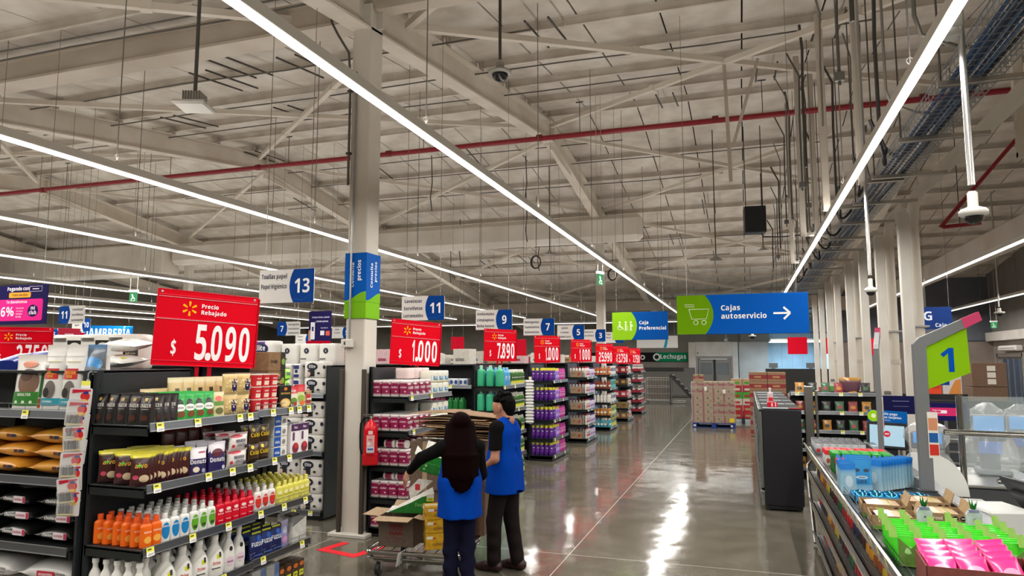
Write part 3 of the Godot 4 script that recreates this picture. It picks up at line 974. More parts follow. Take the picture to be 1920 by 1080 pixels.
	stock(wb, 1, 2, 4, Vector3(1.42, y + 0.012, -0.08), Vector3(0.16, 0.087, 0.15), "blue and white wafer pack", "blue and white wafer packs", -0.1)
	var pc := pack("cereal_carton", "box", carton(0.12, 0.26, 0.05), ["#efe8ea"], [["r", -0.06, 0.2, 0.06, 0.26, "#4a2550"], ["t", "Flan", 0.0, 0.22, 0.02, "#f0e6ee", 0.8, 0.08], ["r", -0.04, 0.12, -0.015, 0.19, "#5d3a62"], ["o", 0.0, 0.055, 0.085, 0.09, "#7d2a35"], ["o", 0.005, 0.075, 0.05, 0.05, "#c6333a"]], "satin", [], true)
	stock(pc, 2, 3, 1, Vector3(1.61, y + 0.012, -0.03), Vector3(0.13, 0, 0.06), "tall white carton with purple top and red dessert", "purple topped cartons", -0.05)

	# ---- third shelf: shampoo bottles
	y = L[2]
	var bs := bottle(0.078, 0.05, 0.185, 0.45, 0.76)
	var kinds := [
		["orange_bottle", "#ee6a1a", [["o", 0, 0.05, 0.05, 0.045, "#f3b04a"], ["t", "ballerina", 0, 0.095, 0.012, "#ffe9cf", 0.8, 0.05]], "orange squeeze bottle", 2, 0.02, "#e8551c"],
		["blue_label_bottle", "#e9e9e4", [["o", 0, 0.075, 0.058, 0.11, "#1f7fc0"], ["t", "ballerina", 0, 0.1, 0.012, "#e8f2f8", 0.8, 0.05]], "white shampoo bottle with a blue oval label", 3, 0.18, "#e9e9e4"],
		["green_label_bottle", "#e9e9e4", [["o", 0, 0.075, 0.056, 0.11, "#5fa62c"], ["t", "ballerina", 0, 0.1, 0.012, "#eef6e4", 0.8, 0.05], ["r", -0.015, 0.035, 0.015, 0.055, "#39502a"]], "white shampoo bottle with a green oval label", 3, 0.44, "#e9e9e4"],
		["red_bottle", "#d3122c", [["o", 0, 0.105, 0.04, 0.025, "#f3d7da"], ["t", "ballerina", 0, 0.075, 0.012, "#f7dade", 0.8, 0.05], ["r", -0.02, 0.03, 0.02, 0.034, "#f0b9c0"]], "red shampoo bottle", 5, 0.7, "#dc1638"],
		["red_label_bottle", "#e9e7e2", [["o", 0, 0.075, 0.056, 0.1, "#d8342c"], ["t", "ballerina", 0, 0.1, 0.012, "#fbe9e6", 0.8, 0.05]], "white shampoo bottle with a red oval label", 3, 1.13, "#ece9e2"],
		["yellow_bottle", "#e2da62", [["o", 0, 0.1, 0.045, 0.03, "#f2ecb0"], ["t", "ballerina", 0, 0.07, 0.012, "#a3962a", 0.8, 0.05]], "pale yellow shampoo bottle", 6, 1.4, "#e6de6c"],
	]
	for q in kinds:
		var pr := pack(q[0], "bottle", bs, [q[1]], q[2], "gloss", [0.019, 0.034, q[6], 0.158])
		var deep := 6 if q[0] == "orange_bottle" else 6
		stock(pr, q[4], deep, 1, Vector3(q[5] + 0.045, y + (0.012 if q[5] > 1.05 else 0.0), -0.045), Vector3(0.085 if q[4] < 6 else 0.078, 0, 0.078), q[3], q[3] + "s", -0.2, 0.003, 0.08)

	# ---- fourth shelf: softener jugs, pouches
	y = L[1]
	var sw := pack("white_bottle", "bottle", jug(0.105, 0.07, 0.25), ["#e6e5df"], [["r", -0.03, 0.05, 0.03, 0.1, "#d9dcd8"]], "gloss", [0.022, 0.03, "#eceae4", 0.245])
	for i in 5:
		dup(sw, FR * Vector3(0.05, y, -0.06 - i * 0.095), FY - PI / 2 + 0.5, "plain white softener bottle at the open end, %s from the corner" % ORD[i], "plain white softener bottles")
	stock(sw, 2, 4, 1, Vector3(0.16, y, -0.12), Vector3(0.11, 0, 0.1), "plain white softener bottle behind the end ones", "plain white softener bottles", 0.0)
	var ju := pack("softener_jug", "bottle", jug(0.16, 0.09, 0.27), ["#dfded8", "#e5e4de"], [["o", 0.005, 0.1, 0.09, 0.11, "#eeede8"], ["r", 0.0, 0.13, 0.035, 0.16, "#cfd23a"], ["r", 0.018, 0.14, 0.036, 0.175, "#3b3b36"], ["t", "Drive", 0.0, 0.09, 0.022, "#c2342e", 0.8, 0.06], ["r", -0.035, 0.06, 0.03, 0.068, "#46463f"]], "gloss", [0.028, 0.035, "#e6e5df", 0.265])
	stock(ju, 4, 3, 1, Vector3(0.26, y, -0.06), Vector3(0.155, 0, 0.14), "white detergent jug with a yellow leaf label", "white detergent jugs", -0.3, 0.004, 0.08)
	var wp := pack("lotion_bottle", "bottle", jug(0.115, 0.07, 0.28), ["#e2e0dc", "#dddcd8"], [["o", 0.005, 0.17, 0.03, 0.035, "#2f2b2e"], ["o", 0.0, 0.08, 0.07, 0.07, "#ddc6d3"], ["t", "suave", 0, 0.07, 0.016, "#8a3a62", 0.8, 0.07]], "gloss", [0.022, 0.032, "#dad8d4", 0.275])
	stock(wp, 2, 3, 1, Vector3(0.86, y, -0.05), Vector3(0.125, 0, 0.13), "white softener bottle with a lilac label", "lilac label bottles", -0.25)
	var fz := pack("navy_pouch", "pouch", pouch(0.14, 0.21, 0.07), ["#0e1c4e", "#122a68", "#15191f"], [["t", "FUZOL", 0, 0.1, 0.032, "#eef0f4", 0.8, 0.12], ["o", 0.02, 0.155, 0.05, 0.05, "#1e4f9e"], ["r", -0.045, 0.195, 0.05, 0.208, "#c4cc3a"], ["r", -0.04, 0.03, 0.04, 0.036, "#4f74c0"]], "film")
	stock(fz, 3, 3, 1, Vector3(1.17, y + 0.012, -0.04), Vector3(0.125, 0, 0.1), "navy detergent pouch with white lettering", "navy detergent pouches", -0.1, 0.004, 0.12)
	dup(pack("lilac_sachet", "sachet", pouch(0.12, 0.22, 0.03), ["#8f86bc", "#a9a2d0", "#b9b4d8"], [["o", 0, 0.06, 0.07, 0.06, "#d99ac4"], ["o", 0, 0.14, 0.06, 0.06, "#c9cfe8"]], "film"), FR * Vector3(1.55, y + 0.012, -0.05), FY + 0.1, "lilac sachet leaning on the white display box")
	var wx := thing("display_box", "white cut-out display box holding clear sachets at the shelf end", "box", FR * Vector3(1.73, y + 0.012, -0.1), FY)
	var wm := MB.new().col("#d6d5d0")
	wm.plate(PackedVector2Array([Vector2(-0.1, 0), Vector2(0.1, 0), Vector2(0.1, 0.2), Vector2(-0.1, 0.14)]), 0.076, 0.08)
	wm.box(Vector3(0, 0.12, -0.078), Vector3(0.2, 0.24, 0.004)).box(Vector3(-0.098, 0.09, 0), Vector3(0.004, 0.18, 0.15)).box(Vector3(0.098, 0.1, 0), Vector3(0.004, 0.2, 0.15))
	part("box_tray", wm, "card", wx)
	var cs := pack("clear_sachet", "sachet", pouch(0.1, 0.2, 0.02), ["#aeb0ae", "#c7c6c3", "#5a4f4c"], [["r", -0.02, 0.12, 0.03, 0.18, "#4a3d3d"]], "film")
	for i in 5:
		dup(cs, FR * Vector3(1.68 + i * 0.024, y + 0.05, -0.1), FY + PI / 2 - 0.2, "clear sachet in the white display box, %s along" % ORD[i], "clear sachets in the display box")
	# ---- base shelf
	y = L[0]
	var gx := pack("grey_box", "box", carton(0.16, 0.24, 0.2), ["#b9bab8"], [["r", 0.02, 0.0, 0.08, 0.24, "#6b86b8"]], "card", [], true)
	stock(gx, 2, 1, 1, Vector3(1.2, y + 0.012, -0.12), Vector3(0.18, 0, 0.1), "grey and blue box on the base shelf", "grey boxes on the base shelf")
	var yx := pack("tagged_carton", "carton", carton(0.085, 0.19, 0.07), ["#4a3626"], [["r", -0.03, 0.05, 0.03, 0.1, "#d9dc3a"], ["t", "30%", 0, 0.068, 0.018, "#3a4a1a", 0.8, 0.05], ["o", 0, 0.15, 0.06, 0.04, "#c86a2c"], ["r", -0.04, 0.0, -0.01, 0.04, "#7fae36"]], "satin", [], true)
	stock(yx, 4, 2, 1, Vector3(1.5, y + 0.012, -0.05), Vector3(0.09, 0, 0.08), "small brown carton with a yellow discount sticker", "discount cartons", 0.0)

func specks(w: float, h: float, n: int, cols: Array, sd: int) -> Array:
	var o := []
	var g := RandomNumberGenerator.new()
	g.seed = sd
	for i in n:
		o.append(["o", g.randf_range(-w, w * 0.9), g.randf_range(0.15, 0.9) * h, 0.016, 0.012, cols[i % cols.size()]])
	return o

# ---------- pet food row, paper rows and the further end displays ----------
func lying() -> Basis:
	return Basis(Vector3(0, 0, 1), Vector3(1, 0, 0), Vector3(0, 1, 0))

func pet_row() -> void:
	rng.seed = 21
	gondola(-4.29, -8.2, -3.6, "dark gondola of pet food and charcoal bags", [[3.6, 3.75], [3.2], [2.9], [], [3.1, 3.42, 3.9]], [4], [0.11, 0.36, 0.79, 1.24, 1.69])
	frame(Vector3(0, 0, -3.62), 0.0)
	var y := 1.69
	var ab := pack("dog_food_bag", "bag", pouch(0.3, 0.4, 0.13), ["#dcdad4", "#e3e1db", "#d6d2cb"], [["o", -0.01, 0.2, 0.17, 0.19, "#7a5a48"], ["o", -0.03, 0.25, 0.1, 0.09, "#5d4034"], ["r", -0.13, 0.03, 0.08, 0.13, "#2f7d2c"], ["t", "ADULTOS", -0.03, 0.1, 0.02, "#f0f4ea", 0.9, 0.14], ["o", -0.09, 0.055, 0.025, 0.025, "#d8e6cc"], ["o", -0.03, 0.055, 0.025, 0.025, "#d8e6cc"], ["o", 0.03, 0.055, 0.025, 0.025, "#d8e6cc"], ["r", 0.085, 0.09, 0.145, 0.27, "#2b6a2a"], ["r", 0.085, 0.015, 0.145, 0.08, "#9b4a22"], ["o", -0.02, 0.33, 0.12, 0.05, "#d98a6a"]], "film")
	dup(ab, FR * Vector3(-4.97, y, -0.16), 0.22, "white dog food bag with a green panel and brown dog")
	var wb := pack("white_kibble_bag", "bag", pouch(0.19, 0.47, 0.13), ["#dfded9", "#e4e3de", "#d8d5cf"], [["r", -0.06, 0.225, 0.06, 0.3, "#c3252a"], ["t", "MASTER", 0, 0.26, 0.022, "#f2c23a", 0.8, 0.1], ["t", "DOG", 0, 0.235, 0.02, "#f2c23a", 0.8, 0.06], ["o", 0.01, 0.15, 0.09, 0.13, "#6e655f"], ["o", -0.02, 0.13, 0.06, 0.07, "#2d2a29"], ["r", -0.085, 0.04, 0.085, 0.09, "#2d96a8"], ["t", "CACHORROS", 0, 0.06, 0.013, "#eaf5f6", 0.8, 0.13], ["o", -0.055, 0.31, 0.035, 0.035, "#8b8a86"], ["r", -0.06, 0.345, 0.07, 0.352, "#c9b98a"], ["r", -0.09, 0.385, 0.09, 0.389, "#b6b4ae"]], "film")
	dup(wb, FR * Vector3(-4.72, y, -0.13), 0.06, "white kibble bag with red badge, beside the green panel bag")
	dup(wb, FR * Vector3(-4.525, y, -0.12), 0.06, "white kibble bag with red badge, next to the landscape bag")
	stock(wb, 2, 1, 1, Vector3(-4.72, y, -0.3), Vector3(0.2, 0, 0), "white kibble bag standing in the second row", "kibble bags in the second row", 0.1)
	var lb := pack("landscape_bag", "bag", pouch(0.22, 0.47, 0.12), ["#c9c7c2", "#54524f", "#6a7683", "#4f86b8"], [["o", 0.0, 0.33, 0.19, 0.11, "#3f8fd0"], ["o", 0.02, 0.28, 0.2, 0.07, "#7d8890"], ["o", -0.04, 0.26, 0.08, 0.09, "#2f2b2a"], ["r", -0.1, 0.14, 0.1, 0.2, "#2b2a2b"], ["t", "PRANE", 0, 0.155, 0.035, "#f0efec", 0.8, 0.17], ["o", 0.0, 0.105, 0.12, 0.05, "#b2404a"], ["r", -0.09, 0.02, 0.09, 0.075, "#d9cfce"]], "film")
	dup(lb, FR * Vector3(-4.43, y, -0.16), 0.25, "bag with a blue sky and mountain picture at row end")
	var bb := pack("blue_bag", "bag", pouch(0.22, 0.3, 0.1), ["#16308e", "#1d3ca6", "#1a3698"], [["o", 0, 0.2, 0.14, 0.1, "#d8dcea"]], "film")
	for i in 3:
		lie(bb, Vector3(-5.5 + i * 0.3, y + 0.31 + 0.02 * (i % 2), -0.3 - 0.03 * i), Basis.from_euler(Vector3(-1.2, 0.3 * i, 0.2)), "crumpled blue bag heaped behind the dog food, %s along" % ORD[i], "heaped blue bags")
	var rb := pack("crumpled_white_bag", "bag", pillow(0.26, 0.38, 0.1), ["#d5d4cf", "#dcdbd6", "#d0cec9"], [["o", 0.0, 0.2, 0.1, 0.09, "#c87a4a"], ["r", -0.06, 0.08, 0.02, 0.13, "#35a0b0"], ["o", 0.05, 0.3, 0.04, 0.05, "#cfc94a"]], "film")
	var spots := [[-5.3, 0.0, 0.1], [-4.74, 0.01, -0.15], [-4.74, 0.13, 0.1], [-5.25, 0.09, 0.0]]
	for i in 4:
		lie(rb, Vector3(spots[i][0] - 0.15, 2.035 + spots[i][1], -0.68), lying().rotated(Vector3.UP, spots[i][2]).rotated(Vector3.RIGHT, 0.12), "white kibble bag lying on top of the gondola, %s along" % ORD[i], "white bags on top of the gondola")
	var tp := pack("tissue_bundle", "bundle", bundle(0.32, 0.3, 0.26), ["#dddad2", "#e3e0d8", "#dcd8d0"], [["r", -0.02, 0.11, 0.1, 0.25, "#26221f"], ["o", 0.04, 0.19, 0.09, 0.08, "#e5e2dc"], ["t", "Noble", 0.04, 0.18, 0.016, "#2b2725", 0.8, 0.07], ["t", "Soft Care", 0.04, 0.125, 0.016, "#d9cbb0", 0.8, 0.09], ["r", -0.15, 0.24, -0.03, 0.27, "#5a5650"]], "film")
	stock(tp, 3, 1, 1, Vector3(-5.8, 1.975, -1.15), Vector3(0.33, 0, 0), "white tissue bundle with black badge above pet food", "tissue bundles above the pet food", 0.5)
	# lying orange bags
	var ob := pack("orange_bag", "bag", pillow(0.3, 0.4, 0.115), ["#c8882c", "#d29334", "#cc8a2e"], [], "film")
	var om := MB.new()
	om.at(Vector3.ZERO, PI / 2)
	om.x = Transform3D(Basis(Vector3(0, 1, 0), Vector3(0, 0, 1), Vector3(1, 0, 0)), Vector3(0.146, 0.24, 0))
	om.col("#5a2a1c").plate(MB.rrect(0.035, 0.022, 0.004), 0, 0.002)
	om.x.origin.y = 0.29
	om.col("#23243a").plate(MB.rrect(0.045, 0.022, 0.004), 0, 0.002)
	part("printed_label", om, "satin", ob)
	for c in 3:
		for j in 3:
			lie(ob, Vector3(-5.68 + c * 0.42 + (0.06 if j == 1 else 0.0), 1.24 + 0.058 + j * 0.108, -0.18), lying().rotated(Vector3.UP, rng.randf_range(-0.08, 0.08)), "plump orange bag lying in the pet row, %s layer, %s along" % [ORD[j], ORD[c]], "lying orange bags")
	var kb := pack("charcoal_bag", "bag", pillow(0.3, 0.36, 0.115), ["#121213", "#18181a", "#131314"], [], "film")
	var km := MB.new()
	km.x = Transform3D(Basis(Vector3(0, 1, 0), Vector3(0, 0, 1), Vector3(1, 0, 0)), Vector3(0.144, 0.24, 0.004))
	km.col("#e0d5d8").plate(MB.rrect(0.12, 0.045, 0.006), 0, 0.002).col("#b02a4a").plate(PackedVector2Array([Vector2(0.035, -0.02), Vector2(0.06, -0.02), Vector2(0.06, 0.02), Vector2(0.035, 0.02)]), 0.002, 0.003)
	km.col("#b0506a").text("carbón", bold, Vector2(-0.015, -0.008), 0.018, 0.004)
	km.col("#e6e6e4").text("chones", bold, Vector2(-0.11, -0.01), 0.022, 0.003)
	part("printed_label", km, "satin", kb)
	for c in 3:
		for j in 3:
			lie(kb, Vector3(-5.47 + c * 0.375, 0.79 + 0.058 + j * 0.112, -0.18), lying().rotated(Vector3.UP, rng.randf_range(-0.08, 0.08)), "glossy black bag with a pink label, %s layer, %s along" % [ORD[j], ORD[c]], "lying black bags")
	var vb := pack("litter_bag", "bag", pillow(0.34, 0.5, 0.16), ["#d8d6d2", "#e0dedb", "#d9d7d3"], [], "film")
	var vm := MB.new()
	vm.x = Transform3D(Basis(Vector3(0, 1, 0), Vector3(0, 0, 1), Vector3(1, 0, 0)), Vector3(0.163, 0.24, 0.0))
	vm.col("#c8203a").plate(MB.rrect(0.15, 0.04, 0.006), 0, 0.002).col("#f2e6e6").text("acuenta", bold, Vector2(0, -0.01), 0.022, 0.004).col("#3a3a3a").text("Arena", bold, Vector2(0.13, 0.0), 0.018, 0.002).text("Gatos", bold, Vector2(0.13, -0.025), 0.018, 0.002)
	part("printed_label", vm, "satin", vb)
	for c in 2:
		for j in 2:
			lie(vb, Vector3(-5.36 + c * 0.52, 0.36 + 0.08 + j * 0.15, -0.19), lying().rotated(Vector3.UP, 0.06 * c), "white litter bag with a red band, %s layer, %s along" % [ORD[j], ORD[c]], "lying litter bags")
	# clip strip with hanging packs
	var ct := thing("clip_strip", "thin clear clip strip hanging from the gondola corner", "clip strip", Vector3(-4.2, 0, -3.55), 0.3)
	var cm := MB.new().col("#c9c9c6").bar(Vector3(0, 1.92, -0.02), Vector3(-0.05, 1.03, 0.0), 0.03, 0.002)
	part("strip", cm, "satin", ct)
	part("hook", MB.new().col("#8d8f90").tube([Vector3(0, 1.9, -0.02), Vector3(0, 1.96, -0.02), Vector3(0, 1.975, -0.05), Vector3(0, 1.95, -0.07)], 0.004, 6), "metal", ct)
	part("price_card", MB.new().col("#ece95a").box(Vector3(0, 1.895, 0.0), Vector3(0.06, 0.03, 0.003)).col("#f2f1ec").box(Vector3(0, 1.868, 0.0), Vector3(0.06, 0.025, 0.003)), "matt", ct)
	var bl := thing("lighter_pack", "", "blister pack")
	bl.name = "lighter_pack"
	part("backing_card", MB.new().col("#d8d5d2").plate(MB.rrect(0.13, 0.17, 0.01), -0.002, 0.0).col("#cfc08a").box(Vector3(-0.01, -0.07, 0.008), Vector3(0.09, 0.012, 0.016), 0.002), "satin", bl)
	var lm := MB.new()
	lm.col("#cf2a24").plate(MB.oval(0.055, 0.06, 16, 0.025, 0.03), 0, 0.002).col("#e9b52c").plate(MB.oval(0.05, 0.02, 14, 0.022, 0.0), 0, 0.003).col("#27348a").plate(MB.oval(0.03, 0.02, 14, 0.028, 0.055), 0, 0.003)
	lm.col("#c4163a").plate(PackedVector2Array([Vector2(-0.05, 0.05), Vector2(0.055, 0.065), Vector2(0.055, 0.075), Vector2(-0.05, 0.075)]), 0, 0.002)
	part("printed_label", lm, "satin", bl)
	for i in 5:
		part("lighter", MB.new().col(["#a9acb0", "#8d9094", "#9fa2a6", "#7d8084", "#b3b5b8"][i]).box(Vector3(-0.05 + i * 0.017, -0.035, 0.009), Vector3(0.013, 0.06, 0.013), 0.003), "metal", bl)
	var bubble := MB.new().col("#ffffff").box(Vector3(-0.015, -0.03, 0.012), Vector3(0.1, 0.09, 0.024), 0.008)
	part("blister", bubble, "bagfilm", bl)
	bl.visible = false
	for i in 9:
		var tt := i / 8.0
		dup(bl, Vector3(-4.205 - 0.045 * tt, 1.78 - 0.67 * tt, -3.52 + 0.012 * (i % 2)), 0.5 + rng.randf_range(-0.25, 0.25), "clear pack of grey lighters on the clip strip, %s from top" % ORD[i], "lighter packs on the clip strip", Basis.from_euler(Vector3(0.16, 0.65 + rng.randf_range(-0.3, 0.3), rng.randf_range(-0.12, 0.08))))

func tissue_row() -> void:
	rng.seed = 31
	gondola(-5.18, -12.5, -7.88, "dark gondola of toilet paper beside the white column", [[6.9, 7.15], [], [6.9], [6.9, 7.1]], [0, 2, 3], [0.11, 0.86, 1.6])
	frame(Vector3(0, 0, -7.9), 0.0)
	var el := pack("toilet_paper_pack", "bundle", bundle(0.36, 0.215, 0.22, 4.0), ["#d9d6cf", "#e4e2dc", "#dedbd4"], [["o", -0.03, 0.145, 0.17, 0.1, "#1d2238"], ["t", "Elite", -0.03, 0.128, 0.04, "#f1f0ee", 0.85, 0.13], ["r", -0.1, 0.0, 0.01, 0.1, "#252226"], ["o", -0.08, 0.05, 0.05, 0.06, "#d9b8ac"], ["o", 0.07, 0.06, 0.045, 0.03, "#2d2a2c"], ["o", 0.145, 0.14, 0.035, 0.05, "#2a2d3c"]], "film")
	for s in 2:
		stock(el, 2, 2, 3, Vector3(-5.78, [0.11, 0.86][s], -0.13), Vector3(0.37, 0.217, 0.23), "white toilet paper pack on %s shelf" % ["base", "middle"][s], "toilet paper packs", 0.0, 0.008)
	var hp := pack("red_print_pack", "bundle", bundle(0.2, 0.2, 0.22, 4.0), ["#e4dfdb", "#e8e4df", "#dfdad5"], [["r", -0.06, 0.06, 0.02, 0.17, "#8a1c3a"], ["o", 0.0, 0.08, 0.09, 0.08, "#f0ebe7"], ["r", -0.08, 0.015, 0.08, 0.03, "#8a1c3a"]], "film")
	stock(hp, 1, 1, 2, Vector3(-5.87, 1.6, -0.14), Vector3(0.2, 0.2, 0), "white pack with a dark red print on top shelf", "dark red print packs")
	var bp := pack("blue_print_pack", "bundle", bundle(0.13, 0.2, 0.22, 4.0), ["#dddcd9", "#e4e3e0", "#dbdad6"], [["r", -0.04, 0.13, 0.04, 0.18, "#2b3470"], ["o", 0, 0.1, 0.05, 0.05, "#2d3560"], ["r", -0.04, 0.02, 0.04, 0.06, "#2b3470"]], "film")
	stock(bp, 1, 1, 2, Vector3(-5.68, 1.6, -0.14), Vector3(0.2, 0.2, 0), "narrow white pack with blue print on top shelf", "narrow blue print packs")
	stock(el, 1, 1, 2, Vector3(-5.4, 1.6, -0.13), Vector3(0.37, 0.217, 0.23), "white toilet paper pack with navy badge on top shelf", "toilet paper packs", 0.0, 0.003)
	var pe := pack("purple_pack", "bundle", bundle(0.4, 0.34, 0.24, 5.0), ["#dfdcd8", "#e6e3de", "#dfdbd5"], [["r", -0.2, 0.03, 0.05, 0.33, "#6a4a96"], ["o", -0.03, 0.23, 0.27, 0.16, "#1b2150"], ["t", "Elite", -0.03, 0.205, 0.07, "#f1f0ee", 0.85, 0.21], ["o", 0.02, 0.1, 0.14, 0.12, "#7d5aa8"], ["o", 0.15, 0.15, 0.06, 0.05, "#8a8690"], ["r", -0.2, 0.0, 0.2, 0.02, "#e6e3de"]], "film")
	stock(pe, 2, 1, 1, Vector3(-6.75, 1.975, -0.25), Vector3(0.42, 0, 0), "big purple and white tissue pack on top of gondola", "purple tissue packs")
	var we := pack("white_pack", "bundle", bundle(0.3, 0.3, 0.24, 5.0), ["#d8d5cf", "#e2dfd9", "#d9d6d0"], [["o", -0.02, 0.2, 0.08, 0.08, "#2a2d3c"], ["t", "E", -0.02, 0.185, 0.03, "#e9e8e6", 0.85], ["r", -0.12, 0.08, -0.02, 0.1, "#6a6a66"]], "film")
	stock(we, 3, 1, 1, Vector3(-6.0, 1.975, -0.4), Vector3(0.31, 0, 0), "white tissue pack with a dark round badge on top", "white tissue packs on top")

func far_displays() -> void:
	rng.seed = 41
	var nm := ["", "maroon toilet paper", "green cleaner bottles", "purple air fresheners", "white bottles in kraft trays", "orange and teal bottles", "red boxes", "maroon trays"]
	var zz := [-3.65, -7.4, -10.75, -13.87, -17.1, -20.2, -23.4, -26.7]
	for i in range(1, 8):
		end_display(zz[i], 1.25, "dark end display stocked with " + nm[i], [[0.1, 0.9], [0.1, 0.7], [0.1, 0.5], [0.12, 0.8], [0.06, 0.6]], [], 0.0, 0.62 if i == 1 else 1.0)
		if i > 1:
			gondola(-4.29, -12.5, zz[i] - 0.08, "dark gondola behind the display of " + nm[i], [[7.9], [7.6], [7.9], [7.5], [7.8]])
		# stock on the top of each row
		var cs := ["#d8d4cc", "#c9c2b8", "#a98a66", "#d7b7bc", "#c23a40", "#e2e0da"]
		var ct := ["white", "grey", "brown", "pink", "red", "pale"]
		for k in 9:
			var q := (k * 5 + i * 3) % 6
			var w := 0.3 + 0.06 * (k % 3)
			var b := pack("stock_carton", "box", carton(w, 0.16 + 0.05 * ((k + i) % 3), 0.3), [cs[q]], [["r", -w * 0.35, 0.05, w * 0.2, 0.1, ["#8a8880", "#5a6fa0", "#6a4a2c", "#a04a60", "#f0d8d8", "#3c8a6a"][q]]], "card", [], true)
			if i > 1:
				dup(b, Vector3(-4.6 - k * 0.5, 1.98, zz[i] - 0.45), rng.randf_range(-0.06, 0.06), "%s stock carton, %s along the top above %s" % [ct[q], ORD[k], nm[i]], "")
			else:
				dup(b, Vector3(-5.5 - k * 0.5, 1.98, zz[i] - 1.1), rng.randf_range(-0.06, 0.06), "%s stock carton, %s along the top behind toilet paper" % [ct[q], ORD[k]], "")
	# 1: maroon paper packs
	frame(Vector3(-3.75, 0, zz[1]), PI / 2)
	var cf := pack("maroon_pack", "bundle", bundle(0.155, 0.19, 0.115, 6.0), ["#e8e3e1", "#8c1a48", "#931c4c", "#8c1a48", "#e8e3e1", "#e8e3e1"], [["r", -0.077, 0.03, 0.077, 0.15, "#8f1a49"], ["o", 0.03, 0.035, 0.07, 0.03, "#e8e3e1"], ["o", -0.04, 0.15, 0.07, 0.025, "#e8e3e1"], ["t", "Confort", 0, 0.088, 0.033, "#f4eef0", 0.75, 0.14], ["o", 0, 0.05, 0.06, 0.02, "#b9b2b4"]], "film")
	var sm := MB.new()
	sm.at(Vector3.ZERO, -PI / 2)
	sm.col("#f0e6ea").text("Confort", bold, Vector2(0, 0.1), 0.02, 0.0785, 0.75, null, 0, 0.09)
	sm.col("#d8b8c4").plate(MB.oval(0.025, 0.02, 12, 0.02, 0.06), 0.0778, 0.0785)
	part("side_print", sm, "satin", cf)
	var lr := pack("lying_roll_pack", "bundle", [[0, 0.045, 0.045, 2], [0.02, 0.05, 0.05, 2], [0.03, 0.05, 0.05, 2], [0.1, 0.05, 0.05, 2], [0.12, 0.05, 0.05, 2], [0.14, 0.045, 0.045, 2]], ["#e6e2df", "#e6e2df", "#8c1a48", "#8c1a48", "#e6e2df", "#e6e2df"], [], "film")
	var bw := pack("blue_white_pack", "bundle", bundle(0.17, 0.145, 0.2, 5.0), ["#e6e4d4", "#e9e7da", "#e3e1d2"], [["r", -0.08, 0.03, 0.08, 0.09, "#2a86b8"], ["o", 0.0, 0.09, 0.12, 0.04, "#e9e7da"], ["t", "nova", 0, 0.045, 0.028, "#f0f4f6", 0.85, 0.12], ["r", -0.085, 0.0, 0.085, 0.012, "#e6d98a"]], "film")
	var sn := ["base", "second", "middle", "fourth", "top"]
	for s in 5:
		stock(cf, 4, 4, 1, Vector3(0.09, LV[s], -0.07), Vector3(0.165, 0, 0.12), "maroon and white paper pack on %s shelf" % sn[s], "maroon paper packs", 0.0, 0.003)
		if s in [1, 2]:
			for a in 4:
				for b in 2:
					lie(lr, Vector3(0.1 + a * 0.16, LV[s] + 0.243, -0.18 - b * 0.16), Basis(Vector3(1, 0, 0), Vector3(0, 0, 1), Vector3(0, -1, 0)), "maroon roll pack lying on the %s shelf packs, %s along, %s row" % [sn[s], ORD[a], ORD[b]], "lying maroon rolls")
		stock(bw, 3, 2, 2, Vector3(0.78, LV[s], -0.11), Vector3(0.175, 0.147, 0.21), "white and blue napkin pack on %s shelf" % sn[s], "white and blue napkin packs", 0.0, 0.003)
	var pk := pack("pink_pack", "bundle", bundle(0.2, 0.13, 0.2), ["#d9c2c0", "#dfcac8"], [], "film")
	stock(pk, 3, 1, 1, Vector3(0.5, 1.82, -0.3), Vector3(0.21, 0, 0), "pale pink pack behind the top shelf packs", "pale pink packs")
	# 2: cleaners
	frame(Vector3(-3.75, 0, zz[2]), PI / 2)
	var gb := pack("green_cleaner_bottle", "bottle", bottle(0.16, 0.13, 0.33, 0.34, 0.78), ["#3aa87a", "#3fae80", "#46b487", "#8cc8ac"], [], "gloss", [0.026, 0.04, "#e4ebe4", 0.3])
	var cb := pack("blue_cleaner_bottle", "bottle", bottle(0.15, 0.1, 0.3, 0.34, 0.76), ["#4a9ad0", "#4f9fd6", "#5fa9da"], [["o", 0, 0.13, 0.07, 0.08, "#dfe9ef"], ["o", 0.0, 0.12, 0.035, 0.05, "#4a6fb0"]], "gloss", [0.024, 0.035, "#e6eaec", 0.27])
	var yb := pack("green_label_jar", "bottle", bottle(0.085, 0.08, 0.26, 0.4, 0.8), ["#e4e6d8", "#3c6a2c", "#476f2c", "#dfe2d0"], [["r", -0.04, 0.03, 0.04, 0.075, "#d9cf3a"], ["r", -0.04, 0.11, 0.04, 0.15, "#1d3a1f"], ["t", "PINO", 0, 0.12, 0.022, "#e8ecd8", 0.8, 0.07]], "gloss", [0.02, 0.03, "#e8e6da", 0.235])
	for s in range(0, 5):
		for k in 3:
			dup(gb, FR * Vector3(0.1, LV[s], -0.08 - k * 0.165), FY, "tall green cleaner bottle on the %s shelf, %s row" % [sn[s], ORD[k]], "tall green cleaner bottles")
		stock(cb, 2, 3, 1, Vector3(0.26, LV[s], -0.07), Vector3(0.16, 0, 0.14), "light blue cleaner bottle on %s shelf" % sn[s], "light blue cleaner bottles", 0.0, 0.003)
		stock(yb, 8, 2, 1, Vector3(0.57, LV[s], -0.05), Vector3(0.09, 0, 0.1), "dark green label bottle on %s shelf" % sn[s], "dark green label bottles", 0.0, 0.002)
	frame(Vector3(0, 0, zz[2] - 0.1), 0.0)
